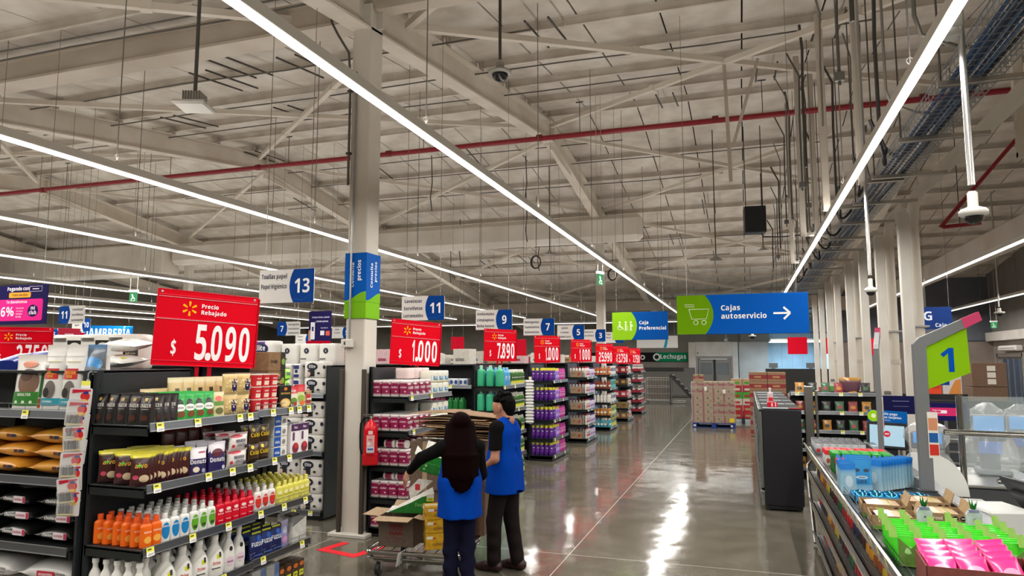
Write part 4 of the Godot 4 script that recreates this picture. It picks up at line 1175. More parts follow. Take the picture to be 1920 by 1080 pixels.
	var rp := pack("roll_bag", "bag", bundle(0.16, 0.12, 0.2), ["#c9cfd8", "#d4d8de"], [["o", -0.04, 0.06, 0.05, 0.07, "#2a4a8a"], ["o", 0.04, 0.06, 0.05, 0.07, "#2a4a8a"]], "film")
	stock(rp, 4, 1, 1, Vector3(-5.0, 1.62, -0.12), Vector3(0.17, 0, 0), "white and blue roll bag by the cleaner display", "white and blue roll bags")
	var rd := pack("red_soap_bottle", "bottle", bottle(0.1, 0.08, 0.2, 0.4, 0.75), ["#7a2a3c", "#84304a"], [], "gloss", [0.018, 0.03, "#d8d070", 0.17])
	var gd := pack("green_soap_bottle", "bottle", bottle(0.1, 0.08, 0.2, 0.4, 0.75), ["#2a7a3c", "#2f8446"], [], "gloss", [0.018, 0.03, "#e0dc90", 0.17])
	stock(rd, 3, 2, 1, Vector3(-5.1, 1.22, -0.08), Vector3(0.105, 0, 0.1), "dark red soap bottle beyond the cardboard pile", "dark red soap bottles")
	stock(gd, 3, 2, 1, Vector3(-4.75, 1.22, -0.08), Vector3(0.105, 0, 0.1), "dark green soap bottle beyond the cardboard pile", "dark green soap bottles")
	# 3: purple fresheners with a clip strip of white cloths
	frame(Vector3(-3.75, 0, zz[3]), PI / 2)
	var pu := pack("purple_bottle", "bottle", bottle(0.09, 0.06, 0.25, 0.4, 0.8), ["#3c1a6a", "#52227e", "#5f2a8e", "#6a2a86"], [["o", 0, 0.1, 0.05, 0.08, "#7a3aa8"], ["r", -0.02, 0.14, 0.02, 0.16, "#d9c8e6"]], "gloss", [0.03, 0.05, "#e2d83a", 0.215])
	var pi := pack("pink_bottle", "bottle", bottle(0.085, 0.06, 0.24, 0.4, 0.8), ["#b02a8a", "#c83a9e", "#cf46a6"], [["o", 0, 0.09, 0.05, 0.07, "#e6a8d4"], ["r", -0.02, 0.14, 0.02, 0.16, "#f0d0e6"]], "gloss", [0.024, 0.04, "#c23a9a", 0.205])
	var li := pack("lilac_bottle", "bottle", bottle(0.085, 0.06, 0.24, 0.4, 0.8), ["#8a6ac8", "#9a7ad4", "#a586da"], [["o", 0, 0.09, 0.05, 0.07, "#d9cbf0"]], "gloss", [0.026, 0.05, "#dcd24a", 0.205])
	for s in 5:
		for k in 5:
			dup(pu, FR * Vector3(0.07, LV[s], -0.06 - k * 0.095), FY - 0.8, "purple bottle with yellow cap at the side of %s shelf, %s along" % [sn[s], ORD[k]], "purple bottles")
		stock(pu, 2, 3, 1, Vector3(0.18, LV[s], -0.05), Vector3(0.1, 0, 0.1), "purple bottle with yellow cap on %s shelf" % sn[s], "purple bottles")
		stock(li, 3, 2, 1, Vector3(0.39, LV[s], -0.05), Vector3(0.095, 0, 0.1), "lilac bottle with yellow cap on %s shelf" % sn[s], "lilac bottles")
		stock(pi, 5, 2, 1, Vector3(0.69, LV[s], -0.05), Vector3(0.1, 0, 0.1), "bright pink bottle on %s shelf" % sn[s], "bright pink bottles")
	var st := thing("clip_strip", "clip strip of white cloths at the purple display corner", "clip strip", Vector3(-4.22, 0, zz[3] + 0.03), 0.2)
	part("strip", MB.new().col("#c9c9c6").box(Vector3(0, 1.2, -0.01), Vector3(0.05, 0.92, 0.003)), "satin", st)
	part("price_card", MB.new().col("#e6e3b0").box(Vector3(0, 1.68, 0), Vector3(0.06, 0.05, 0.003)), "matt", st)
	var cl := pack("folded_cloth", "cloth", [[0, 0.05, 0.012, 2.5], [0.012, 0.085, 0.03, 2.4], [0.03, 0.09, 0.034, 2.4], [0.05, 0.085, 0.026, 2.4], [0.06, 0.06, 0.01, 2.4]], ["#cfcfcb", "#dededa", "#e4e4e0"], [], "cloth")
	for k in 14:
		dup(cl, Vector3(-4.22, 0.76 + k * 0.063, zz[3] + 0.075), 0.2 + rng.randf_range(-0.1, 0.1), "folded white cloth on the clip strip, %s from bottom" % ORD[k], "white cloths on the clip strip")
	# 4: white bottles with red caps in kraft trays
	frame(Vector3(-3.75, 0, zz[4]), PI / 2)
	var wr := pack("red_cap_bottle", "bottle", bottle(0.075, 0.06, 0.26, 0.42, 0.8), ["#d9d2cf", "#ded7d4", "#e0d8d5"], [["r", -0.03, 0.05, 0.03, 0.1, "#b0454a"], ["r", -0.025, 0.12, 0.025, 0.15, "#8a6a78"]], "gloss", [0.018, 0.04, "#a3222c", 0.22])
	var kt := pack("kraft_tray", "box", carton(0.28, 0.16, 0.16), ["#9c8468"], [["r", 0.05, 0.05, 0.1, 0.11, "#b0343a"], ["r", -0.11, 0.08, -0.02, 0.1, "#7a6248"]], "card", [], true)
	var lo := pack("lilac_white_bottle", "bottle", bottle(0.085, 0.06, 0.23, 0.42, 0.78), ["#c9bcd6", "#d2c6de", "#ddd4e4"], [["r", -0.03, 0.05, 0.03, 0.1, "#8a5aa8"]], "gloss", [0.022, 0.035, "#3a3f8a", 0.195])
	for s in 5:
		dup(kt, FR * Vector3(0.07, LV[s], -0.27), FY - PI / 2, "kraft tray of white bottles on %s shelf side" % sn[s], "kraft trays of white bottles")
		stock(wr, 5, 1, 1, Vector3(0.12, LV[s], -0.05), Vector3(0.085, 0, 0), "white bottle with red cap on %s shelf" % sn[s], "white bottles with red caps")
		for k in 5:
			dup(wr, FR * Vector3(0.19, LV[s], -0.13 - k * 0.08), FY, "white bottle with red cap behind the %s shelf tray, %s along" % [sn[s], ORD[k]], "white bottles with red caps")
		stock(lo, 6, 2, 1, Vector3(0.6, LV[s], -0.05), Vector3(0.1, 0, 0.1), "lilac and white bottle on %s shelf" % sn[s], "lilac and white bottles")
	# 5
	frame(Vector3(-3.75, 0, zz[5]), PI / 2)
	var five := [["teal_bottle", "#3aa0b4", "#dfe6e6"], ["amber_blue_bottle", "#c07a2a", "#2a3a80"], ["white_tube", "#d8d6d0", "#c2c0ba"], ["rust_bottle", "#8c3a22", "#5a2a1c"], ["orange_cleaner_bottle", "#c0622c", "#8a3e22"]]
	var five2 := ["#c9cf5a", "#cfd68a", "#dcdad6", "#5ab0b8", "#dfe4e0"]
	for s in 5:
		var pr := pack(five[s][0], "bottle", bottle(0.085, 0.07, 0.24, 0.45, 0.8), [five[s][1]], [["r", -0.035, 0.06, 0.035, 0.11, "#e4ddd0"]], "gloss", [0.022, 0.04, five[s][2], 0.205])
		stock(pr, 3, 1, 1, Vector3(0.07, LV[s], -0.05), Vector3(0.1, 0, 0.1), "%s on the %s shelf" % [String(five[s][0]).replace("_", " "), sn[s]], String(five[s][0]).replace("_", " ") + "s")
		for k in 4:
			dup(pr, FR * Vector3(0.07, LV[s], -0.15 - k * 0.1), FY - PI / 2, "%s in the side row of %s shelf, %s along" % [String(five[s][0]).replace("_", " "), sn[s], ORD[k]], String(five[s][0]).replace("_", " ") + "s")
		var p2 := pack("pale_box", "box", carton(0.16, 0.25, 0.12), [five2[s]], [["r", -0.06, 0.1, 0.06, 0.2, "#3a7a5a" if s % 2 else "#4a5a8a"]], "card", [], true)
		stock(p2, 5, 1, 1, Vector3(0.42, LV[s], -0.08), Vector3(0.17, 0, 0), "pale box on the %s shelf beside the %ss" % [sn[s], String(five[s][0]).replace("_", " ")], "pale boxes")
	# 6 and 7
	frame(Vector3(-3.75, 0, zz[6]), PI / 2)
	var six := ["#7a5a3c", "#8c7444", "#a8283c", "#4a3624", "#8a1c2c"]
	for s in 5:
		var pr := pack("gift_box", "box", carton(0.17, 0.2, 0.22), [six[s]], [["r", -0.06, 0.06, 0.06, 0.15, ["#c9a67a", "#6a5428", "#e0c8cc", "#b08a4a", "#d9c0b4"][s]]], "card", [], true, 14, true)
		stock(pr, 2, 2, 1, Vector3(0.1, LV[s], -0.13), Vector3(0.18, 0, 0.23), "%s box on the %s shelf" % [["brown", "gold", "crimson", "dark brown", "red"][s], sn[s]], "boxes on the sixth display")
		var p2 := pack("pale_packet", "packet", pouch(0.15, 0.22, 0.08), ["#cfc0b0", "#d8cbbd"], [["r", -0.05, 0.05, 0.05, 0.12, ["#a0603a", "#7a2a30", "#b03a4a", "#5a4630", "#8a5a3a"][s]]], "film")
		stock(p2, 5, 1, 1, Vector3(0.46, LV[s], -0.08), Vector3(0.165, 0, 0), "pale packet on the %s shelf of box display" % sn[s], "pale packets")
	frame(Vector3(-3.75, 0, zz[7]), PI / 2)
	var tr := pack("maroon_tray", "tray", carton(0.3, 0.1, 0.42), ["#8a1c2c"], [["r", -0.12, 0.02, 0.12, 0.06, "#b8505c"]], "card", [], true)
	var wt := pack("white_jar", "jar", bottle(0.09, 0.09, 0.14, 0.8, 0.8), ["#d5d1cc", "#4a4a4a", "#d5d1cc"], [], "gloss", [0.036, 0.02, "#d9d6d2", 0.13])
	for s in 5:
		stock(tr, 4, 1, 1, Vector3(0.16, LV[s], -0.24), Vector3(0.305, 0, 0), "maroon tray on %s shelf" % sn[s], "maroon trays")
		stock(wt, 6, 2, 1, Vector3(0.09, LV[s] + 0.102, -0.1), Vector3(0.2, 0, 0.2), "white jar on the maroon trays of %s shelf" % sn[s], "white jars")

# ---------- signs ----------
func spark(m: MB, p: Vector2, r: float, z: float) -> void:
	m.col("#ffb81c")
	for i in 6:
		var a := PI / 2 + i * PI / 3
		var d := Vector2(cos(a), sin(a))
		var n := Vector2(-d.y, d.x)
		var pts := PackedVector2Array()
		var w := r * 0.15
		for k in 9:
			var b := -PI / 2 + PI * k / 8.0
			pts.append(p + d * (r * 0.86 + r * 0.14 * cos(b)) + n * w * sin(b))
		for k in 9:
			var b := PI / 2 + PI * k / 8.0
			pts.append(p + d * (r * 0.42 + r * 0.1 * cos(b)) + n * w * 0.6 * sin(b))
		m.plate(pts, z - 0.001, z)

func price_sign(p: Vector3, h: float, digits: String, label: String, roll: float, foot: float, seg := 1.0, yaw := 60.0) -> void:
	var t := thing("price_sign", label, "price sign", p)
	t.basis = Basis(Vector3.UP, deg_to_rad(yaw)) * Basis(Vector3.BACK, roll)
	var w := h * 1.335
	var b := MB.new().col("#d8041f")
	b.box(Vector3(0, 0, 0), Vector3(w, h, 0.012), 0.003)
	b.col("#c20420").box(Vector3(w / 2 + 0.008, 0, 0), Vector3(0.012, h * 0.98, 0.03), 0.003)
	part("panel", b, "sign", t)
	var r := MB.new().col("#e3263c")
	for yy in [0.5, 0.43, 0.12, -0.44, -0.5]:
		r.box(Vector3(0, yy * h, 0.008), Vector3(w * 0.99, h * 0.012, 0.006), 0.002)
	r.col("#efb9bf").box(Vector3(0, 0.11 * h, 0.009), Vector3(w * 0.98, h * 0.006, 0.006))
	r.col("#efb9bf").box(Vector3(0, 0.405 * h, 0.009), Vector3(w * 0.98, h * 0.005, 0.006))
	part("clip_rail", r, "gloss", t)
	for s in [-1, 1]:
		part("eyelet", MB.new().col("#d9c3c6").lathe([[h * 0.018, -0.004], [h * 0.022, 0.0], [h * 0.012, 0.004]], 10), "metal", t).transform = Transform3D(Basis.from_euler(Vector3(PI / 2, 0, 0)), Vector3(s * w * 0.46, h * 0.465, 0.008))
	var m := MB.new()
	spark(m, Vector2(-w * 0.19, h * 0.265), h * 0.1, 0.0085)
	m.col("#f8f2f2").text("Precio", bold, Vector2(-w * 0.075, h * 0.285), h * 0.055, 0.009, 1.0, null, -1)
	m.text("Rebajado", bold, Vector2(-w * 0.075, h * 0.2), h * 0.055, 0.009, 1.0, null, -1)
	part("header_print", m, "sign", t)
	var d := MB.new().col("#f7eef0")
	var cx := w * 0.44
	for i in range(digits.length() - 1, -1, -1):
		var ch := digits[i]
		if ch == " ":
			cx -= w * 0.03
		elif ch == ".":
			part("digit", MB.new().col("#f7eef0").text(ch, bold, Vector2(cx + w * 0.012, -h * 0.42), h * 0.45, 0.009, 0.7), "sign", t)
			cx -= w * 0.012
		else:
			var dw := w * (0.05 if ch == "1" else 0.108) * seg
			part("digit", MB.new().col("#f7eef0").text(ch, bold, Vector2(cx - w * 0.054 * seg, -h * 0.42), h * 0.48, 0.009, 1.0, null, 0, dw), "sign", t)
			cx -= w * 0.142 * seg
	d.text("$", bold, Vector2(-w * 0.31, -h * 0.36), h * 0.19, 0.009, 0.5)
	part("currency_mark", d, "sign", t)
	if p.x > -5.0:
		foot = p.y - h / 2 - (1.64 if digits == "5.090" else 1.962)
	var l := MB.new().col("#b00d22")
	for s in [-0.05, 0.05]:
		l.box(Vector3(s, -h / 2 - foot / 2, -0.012), Vector3(0.03, foot, 0.02), 0.003)
	part("stand", l, "sign", t)

func hang_wires(t: Node3D, w: float, y0: float, at_z: float, n := 2, top := -1.0) -> void:
	for i in n:
		var xx := lerpf(-w, w, i / maxf(1.0, n - 1.0))
		var up: float = (up_to(at_z) if top < 0 else top) - t.position.y
		part("hanging_wire", MB.new().col("#8f8c86").tube([Vector3(xx, y0, 0), Vector3(xx, up, 0)], 0.004, 5), "metal", t)

func aisle_sign(p: Vector3, w: float, num: String, lines: Array, label: String, flip := false) -> void:
	var t := thing("aisle_sign", label, "aisle sign", p)
	var h := w * 0.52
	var s := -1.0 if flip else 1.0
	part("panel", MB.new().col("#d9d6d1").box(Vector3.ZERO, Vector3(w, h, 0.012), 0.002), "sign", t)
	var bl := PackedVector2Array()
	for i in 9:
		var a := lerpf(-1.0, 1.0, i / 8.0)
		bl.append(Vector2(s * (w * 0.06 + w * 0.075 * a * a), a * h * 0.498))
	bl.append(Vector2(s * w * 0.499, h * 0.498))
	bl.append(Vector2(s * w * 0.499, -h * 0.498))
	if not flip:
		bl.reverse()
	var m := MB.new().col("#073f8c")
	if Geometry2D.is_polygon_clockwise(bl):
		bl.reverse()
	m.plate(bl, 0.0062, 0.0075)
	m.col("#3f78bc").tube([Vector3(s * w * 0.12, -h * 0.4, 0.0075), Vector3(s * w * 0.3, -h * 0.42, 0.0075), Vector3(s * w * 0.45, -h * 0.28, 0.0075)], 0.0015, 4)
	part("blue_field", m, "sign", t)
	var d := MB.new().col("#f4f4f2").text(num, bold, Vector2(s * w * 0.29, -h * 0.21), h * 0.42, 0.0085, 0.85)
	part("aisle_number", d, "sign", t)
	var x := MB.new().col("#16203c")
	for i in lines.size():
		x.text(lines[i], bold, Vector2(-s * w * 0.225, h * (0.23 - 0.3 * i)), h * 0.135, 0.0075, 0.9, null, 0, w * 0.47)
	part("lettering", x, "sign", t)
	hang_wires(t, w * 0.4, h / 2, p.z)

func plain_sign(called: String, p: Vector3, w: float, h: float, c: String, label: String, yaw := 0.0, wires := 2, cat := "sign", foot := 0.0) -> Node3D:
	var t := thing(called, label, cat, p, yaw)
	part("panel", MB.new().col(c).box(Vector3.ZERO, Vector3(w, h, 0.014), 0.002), "sign", t)
	if wires:
		hang_wires(t, w * 0.42, h / 2, p.z, wires)
	if foot > 0.0:
		part("stand", MB.new().col("#b00d22").box(Vector3(-0.05, -h / 2 - foot / 2, -0.01), Vector3(0.03, foot, 0.02)).box(Vector3(0.05, -h / 2 - foot / 2, -0.01), Vector3(0.03, foot, 0.02)), "sign", t)
	return t

func disc_icon(m: MB, p: Vector2, r: float, z: float) -> void:
	var o := MB.oval(r * 2, r * 2, 18, p.x, p.y)
	m.plate(o, z - 0.001, z)

func signs() -> void:
	price_sign(Vector3(-4.22, 2.3, -4.66), 0.606, "5.090", "large red price sign reading 5.090 above the sweets display", -0.045, 0.38)
	price_sign(Vector3(-4.22, 2.28, -8.53), 0.593, "1.000", "red price sign reading 1.000 above the maroon paper packs", -0.05, 0.12)
	price_sign(Vector3(-4.22, 2.32, -11.97), 0.574, "7.890", "red price sign reading 7.890 above the cleaner bottles", -0.01, 0.3)
	price_sign(Vector3(-4.18, 2.29, -15.0), 0.59, "1.000", "red price sign reading 1.000 above the purple bottles", 0.01, 0.3)
	price_sign(Vector3(-4.14, 2.3, -18.25), 0.585, "1 000", "red price sign reading 1 000 above the kraft trays", 0.0, 0.3)
	price_sign(Vector3(-4.12, 2.25, -21.4), 0.6, "25.990", "red price sign reading 25.990 above the orange bottles", 0.0, 0.3, 1.12)
	price_sign(Vector3(-4.14, 2.22, -24.55), 0.61, "13.750", "red price sign reading 13.750 above the red boxes", 0.0, 0.3, 1.12)
	price_sign(Vector3(-4.16, 2.2, -27.65), 0.62, "2.750", "red price sign reading 2.750 above the maroon trays", 0.0, 0.3, 0.9)
	price_sign(Vector3(-10.35, 2.24, -7.6), 0.6, "2.750", "red price sign reading 2.750 behind the heaped blue bags", 0.0, 0.25, 0.9, 42.0)
	var sl := plain_sign("narrow_price_sign", Vector3(-9.75, 2.24, -7.9), 0.3, 0.58, "#c8324a", "narrow side panel of the red price sign behind blue bags", 1.2, 0, "price sign", 0.2)
	part("lettering", MB.new().col("#f0c8cc").text("10", bold, Vector2(0, -0.2), 0.24, 0.008, 0.4).box(Vector3(0, 0.2, 0.008), Vector3(0.12, 0.02, 0.002)).box(Vector3(0, 0.15, 0.008), Vector3(0.12, 0.02, 0.002)), "sign", sl)
	aisle_sign(Vector3(-4.82, 2.87, -6.5), 0.72, "13", ["Toallas papel", "Papel Higiénico"], "white and blue aisle sign listing paper towels, over the tissue row")
	aisle_sign(Vector3(-4.59, 2.83, -9.5), 0.71, "11", ["Lavalozas", "Servilletas", "Lustramuebles"], "white and blue aisle sign listing dishwash and napkins, above the maroon packs")
	aisle_sign(Vector3(-4.61, 2.83, -12.7), 0.75, "9", ["Ambientales", "Limpiapisos", "Bolsa basura"], "white and blue aisle sign listing air fresheners and bin bags")
	aisle_sign(Vector3(-4.6, 2.83, -15.8), 0.76, "7", ["Detergentes", "Suavizantes", "Quitamanchas"], "white and blue aisle sign listing detergents, in the near aisle line")
	aisle_sign(Vector3(-4.58, 2.82, -18.9), 0.77, "5", ["Jabón", "Cremas", "Cuidado bucal"], "white and blue aisle sign listing soap and creams, mid line")
	aisle_sign(Vector3(-4.56, 2.83, -21.95), 0.76, "3", ["Vestuario", "Calcetines"], "white and blue aisle sign with number three before the second column")
	aisle_sign(Vector3(-4.48, 2.86, -25.0), 0.76, "1", ["Hogar", "Bazar"], "white and blue aisle sign with number one, last of the line")
	aisle_sign(Vector3(-12.3, 2.92, -10.0), 0.66, "11", ["Lavalozas", "Servilletas", "Lustramuebles"], "far aisle sign eleven whose blue number half comes first", true)
	aisle_sign(Vector3(-11.75, 2.9, -16.0), 0.73, "7", ["Detergentes", "Suavizantes", "Quitamanchas"], "far aisle sign seven with its blue half first, by the phone advert", true)
	aisle_sign(Vector3(-13.9, 2.72, -19.8), 0.72, "4", ["Pastas", "Arroz"], "small aisle sign four under the far sign seven")
	aisle_sign(Vector3(-11.36, 2.86, -18.0), 0.64, "5", ["Jabón", "Cremas"], "aisle sign five half hidden by the near white column")
	aisle_sign(Vector3(-17.1, 3.0, -14.2), 0.66, "10", ["Bebidas", "Aguas"], "aisle sign ten partly hidden under the far sign eleven")
	aisle_sign(Vector3(-20.4, 2.84, -16.2), 0.74, "6", ["Aceites", "Salsas"], "small aisle sign six beside the blue deli sign", true)
	# self-checkout and preferential checkout
	var t := thing("checkout_sign", "long blue and green hanging sign for self checkout with arrow", "checkout sign", Vector3(-0.03, 2.71, -10.5), -0.02)
	part("panel", MB.new().col("#0a58b4").box(Vector3.ZERO, Vector3(1.8, 0.575, 0.03), 0.004), "sign", t)
	part("green_field", MB.new().col("#6a9a0c").plate(dfield(1.8, 0.575, 0.29), 0.0155, 0.018), "sign", t)
	var m := MB.new().col("#f4f7f4").text("Cajas", bold, Vector2(-0.27, 0.055), 0.075, 0.017, 1.0, null, -1).text("autoservicio", bold, Vector2(-0.27, -0.065), 0.075, 0.017, 1.0, null, -1)
	part("lettering", m, "sign", t)
	var ar := MB.new().col("#f4f7f4")
	ar.box(Vector3(0.545, -0.0, 0.017), Vector3(0.21, 0.028, 0.004))
	for s in [-1, 1]:
		ar.bar(Vector3(0.66, 0, 0.017), Vector3(0.575, s * 0.085, 0.017), 0.004, 0.028)
	part("arrow", ar, "sign", t)
	var ic := MB.new().col("#dfe9c4")
	ic.tube([Vector3(-0.78, 0.15, 0.019), Vector3(-0.65, 0.145, 0.019), Vector3(-0.645, 0.115, 0.019), Vector3(-0.775, 0.12, 0.019), Vector3(-0.78, 0.15, 0.019)], 0.005, 5)
	ic.tube([Vector3(-0.725, 0.08, 0.019), Vector3(-0.44, 0.08, 0.019), Vector3(-0.48, -0.065, 0.019), Vector3(-0.685, -0.065, 0.019), Vector3(-0.725, 0.08, 0.019)], 0.005, 5)
	for cx in [-0.63, -0.515]:
		var ring := []
		for i in 15:
			ring.append(Vector3(cx + 0.032 * cos(TAU * i / 14), -0.115 + 0.032 * sin(TAU * i / 14), 0.019))
		ic.tube(ring, 0.005, 5)
	part("cart_icon", ic, "sign", t)
	hang_wires(t, 0.75, 0.28, -10.5)
	t = thing("checkout_sign", "smaller blue and green hanging sign for the preferential checkout", "checkout sign", Vector3(-2.11, 2.78, -15.0), -0.02)
	part("panel", MB.new().col("#0a4f9e").box(Vector3.ZERO, Vector3(1.19, 0.6, 0.03), 0.004), "sign", t)
	part("green_field", MB.new().col("#8cc21e").plate(dfield(1.19, 0.6, 0.45), 0.0155, 0.018), "sign", t)
	part("lettering", MB.new().col("#f4f7f4").text("Caja", bold, Vector2(-0.01, 0.035), 0.07, 0.017, 1.0, null, -1).text("Preferencial", bold, Vector2(-0.01, -0.085), 0.07, 0.017, 1.0, null, -1), "sign", t)
	var pe := MB.new().col("#e4f0c8")
	for i in 3:
		var cx: float = [-0.43, -0.3, -0.19][i]
		disc_icon(pe, Vector2(cx, 0.08), 0.022, 0.02)
		pe.bar(Vector3(cx, 0.05, 0.02), Vector3(cx, -0.03, 0.02), 0.004, 0.032)
		if i == 0:
			var ring := []
			for k in 13:
				ring.append(Vector3(cx + 0.0 + 0.045 * cos(TAU * k / 12), -0.04 + 0.045 * sin(TAU * k / 12), 0.02))
			pe.tube(ring, 0.006, 5)
			pe.bar(Vector3(cx, -0.02, 0.02), Vector3(cx + 0.06, -0.03, 0.02), 0.004, 0.016).bar(Vector3(cx + 0.06, -0.03, 0.02), Vector3(cx + 0.08, -0.08, 0.02), 0.004, 0.016)
		else:
			pe.bar(Vector3(cx, -0.03, 0.02), Vector3(cx - 0.018, -0.1, 0.02), 0.004, 0.018).bar(Vector3(cx, -0.03, 0.02), Vector3(cx + 0.018, -0.1, 0.02), 0.004, 0.018)
			if i == 1:
				pe.bar(Vector3(cx + 0.04, 0.0, 0.02), Vector3(cx + 0.045, -0.1, 0.02), 0.004, 0.008)
			else:
				disc_icon(pe, Vector2(cx + 0.015, 0.005), 0.028, 0.02)
	part("people_icons", pe, "sign", t)
	hang_wires(t, 0.5, 0.3, -15.0)
	# payment and phone adverts, deli sign, produce sign
	t = plain_sign("payment_sign", Vector3(-9.7, 2.82, -7.0), 1.25, 0.55, "#211b4e", "navy and pink hanging advert about paying with a card")
	var pm := MB.new().col("#e2288a").at(Vector3(0.0, -0.075, 0)).plate(MB.rrect(1.1, 0.3, 0.03), 0.0075, 0.009)
	pm.at(Vector3(0.1, 0.135, 0)).col("#f0a83c").plate(MB.rrect(0.42, 0.075, 0.02), 0.0075, 0.009).at().col("#231c52").plate(MB.oval(0.2, 0.17, 20, 0.37, -0.09), 0.009, 0.0105)
	part("printed_fields", pm, "sign", t)
	var pt := MB.new().col("#f2eef6").text("Pagando con", bold, Vector2(0.27, 0.2), 0.05, 0.0085, 1.0, null, 1)
	pt.col("#5a3a1c").text("Todos los días", bold, Vector2(0.1, 0.12), 0.032, 0.0098, 1.0)
	pt.col("#fbe9f4").text("Te devolvemos", bold, Vector2(0.05, 0.02), 0.04, 0.0098, 1.0).text("6%", bold, Vector2(-0.12, -0.16), 0.13, 0.0098, 1.0)
	pt.text("Del total de", reg, Vector2(0.05, -0.06), 0.02, 0.0098, 1.0, null, -1).text("tu compra", reg, Vector2(0.05, -0.1), 0.02, 0.0098, 1.0, null, -1).text("en Pesos", bold, Vector2(0.05, -0.14), 0.02, 0.0098, 1.0, null, -1).text("Mi Club", bold, Vector2(0.05, -0.18), 0.02, 0.0098, 1.0, null, -1)
	pt.text("mi", bold, Vector2(0.37, -0.075), 0.05, 0.0115, 1.0).text("club", bold, Vector2(0.37, -0.14), 0.05, 0.0115, 1.0)
	for e in [[0.4, 0.18, 0.24, 0.004], [0.4, 0.25, 0.24, 0.004], [0.282, 0.215, 0.004, 0.07], [0.518, 0.215, 0.004, 0.07]]:
		pt.box(Vector3(e[0], e[1], 0.009), Vector3(e[2], e[3], 0.002))
	pt.box(Vector3(0.4, 0.215, 0.009), Vector3(0.12, 0.012, 0.002))
	part("lettering", pt, "sign", t)
	t = plain_sign("phone_advert", Vector3(-10.76, 2.93, -16.0), 0.7, 0.85, "#221d52", "navy hanging advert showing a hand with a white phone")
	var ph := MB.new().col("#e8e8ec").at(Vector3(-0.22, -0.1, 0)).plate(MB.rrect(0.13, 0.46, 0.02), 0.0075, 0.01).col("#c08a72").at(Vector3(-0.31, -0.25, 0)).plate(MB.rrect(0.08, 0.34, 0.03), 0.0075, 0.009).at().col("#3a3a60").box(Vector3(-0.22, -0.05, 0.0105), Vector3(0.06, 0.12, 0.001))
	ph.col("#e6e6ee").box(Vector3(0.08, -0.16, 0.009), Vector3(0.12, 0.12, 0.003)).col("#e0604a").box(Vector3(0.25, -0.17, 0.009), Vector3(0.12, 0.12, 0.003))
	ph.col("#d8d4ea").text("Compra cómo, cuándo", bold, Vector2(0.02, 0.24), 0.045, 0.009, 0.8, null, 0, 0.6).text("y dónde quieras", bold, Vector2(0.06, 0.13), 0.045, 0.009, 0.8, null, 0, 0.5).text("Disponible en", bold, Vector2(0.14, -0.04), 0.03, 0.009, 0.8)
	part("printed_picture", ph, "sign", t)
	t = thing("deli_sign", "bright blue deli sign lettered FIAMBRERÍA above the far counter", "sign", Vector3(-28.5, 3.3, -25.0), 0.85)
	part("panel", MB.new().col("#1478c8").box(Vector3.ZERO, Vector3(2.2, 0.72, 0.1), 0.02), "sign", t)
	part("lettering", MB.new().col("#f2f6f8").text("FIAMBRERÍA", bold, Vector2(0, -0.2), 0.42, 0.055, 0.7, null, 0, 2.0), "sign", t)
	hang_wires(t, 0.9, 0.36, -25.0)
	t = struct("trim_5", MB.new().col("#e6e4df").box(Vector3(-31.9, 2.95, -24), Vector3(0.2, 0.4, 34), 0.01).col("#26241f").box(Vector3(-31.92, 1.5, -24), Vector3(0.14, 2.4, 33.8)), "white")
	t = thing("produce_sign", "long black and green produce sign lettered Lechugas on end wall", "sign", Vector3(-5.35, 2.23, -42.93))
	part("panel", MB.new().col("#1e1f1e").box(Vector3(-1.5, 0, 0), Vector3(5.2, 0.55, 0.1), 0.01), "sign", t)
	part("green_panel", MB.new().col("#12875a").box(Vector3(1.18, 0, 0.01), Vector3(1.86, 0.55, 0.11), 0.01), "sign", t)
	part("lettering", MB.new().col("#f1f5f1").text("Lechugas", bold, Vector2(1.28, -0.1), 0.26, 0.07, 0.95), "sign", t)
	var rd := MB.new().col("#e9e9e6")
	rd.plate(MB.oval(0.44, 0.44, 20, 0.3, 0), 0.06, 0.075).plate(MB.oval(0.3, 0.3, 18, -0.55, -0.02), 0.05, 0.06).plate(MB.oval(0.3, 0.3, 18, -1.1, -0.02), 0.05, 0.06).col("#2a2c2a").plate(MB.oval(0.26, 0.26, 18, 0.3, 0), 0.075, 0.078).plate(MB.oval(0.16, 0.16, 14, -0.55, -0.02), 0.06, 0.063)
	part("round_emblem", rd, "sign", t)
	t = plain_sign("white_poster", Vector3(-3.97, 2.92, -34.0), 1.95, 0.58, "#e4e4e2", "white hanging poster with teal corner under the preferential sign")
	part("teal_corner", MB.new().col("#2a9ab8").plate(PackedVector2Array([Vector2(0.3, -0.28), Vector2(0.44, -0.28), Vector2(0.5, 0.0), Vector2(0.46, 0.28), Vector2(0.4, 0.1)]), 0.0075, 0.009), "sign", t)
	# backs of price signs: plain red panels
	plain_sign("blank_red_sign", Vector3(-8.46, 2.56, -20.0), 0.43, 0.41, "#c8102e", "plain red panel hanging between the 1.000 and 7.890 signs")
	plain_sign("blank_red_sign", Vector3(-7.41, 2.25, -10.99), 0.44, 0.3, "#b30c26", "dark red panel above the stacked white tissue packs", 0.3, 0, "sign", 0.12)
	plain_sign("blank_red_sign", Vector3(-5.65, 2.37, -17.6), 0.36, 0.45, "#b80f2a", "red panel half hidden behind the 7.890 sign", 0.0, 0, "sign", 0.17)
	plain_sign("blank_red_sign", Vector3(-10.06, 2.32, -8.2), 0.4, 0.32, "#b30c26", "dark red panel with a frame above the white bags", 0.4, 0, "sign", 0.185)
	plain_sign("blank_red_sign", Vector3(2.16, 2.66, -32.0), 0.78, 0.72, "#d8102e", "large red square hanging before the service room window")
	plain_sign("blank_red_sign", Vector3(3.4, 2.63, -31.0), 0.68, 0.66, "#d8102e", "red square seen between the first white posts")
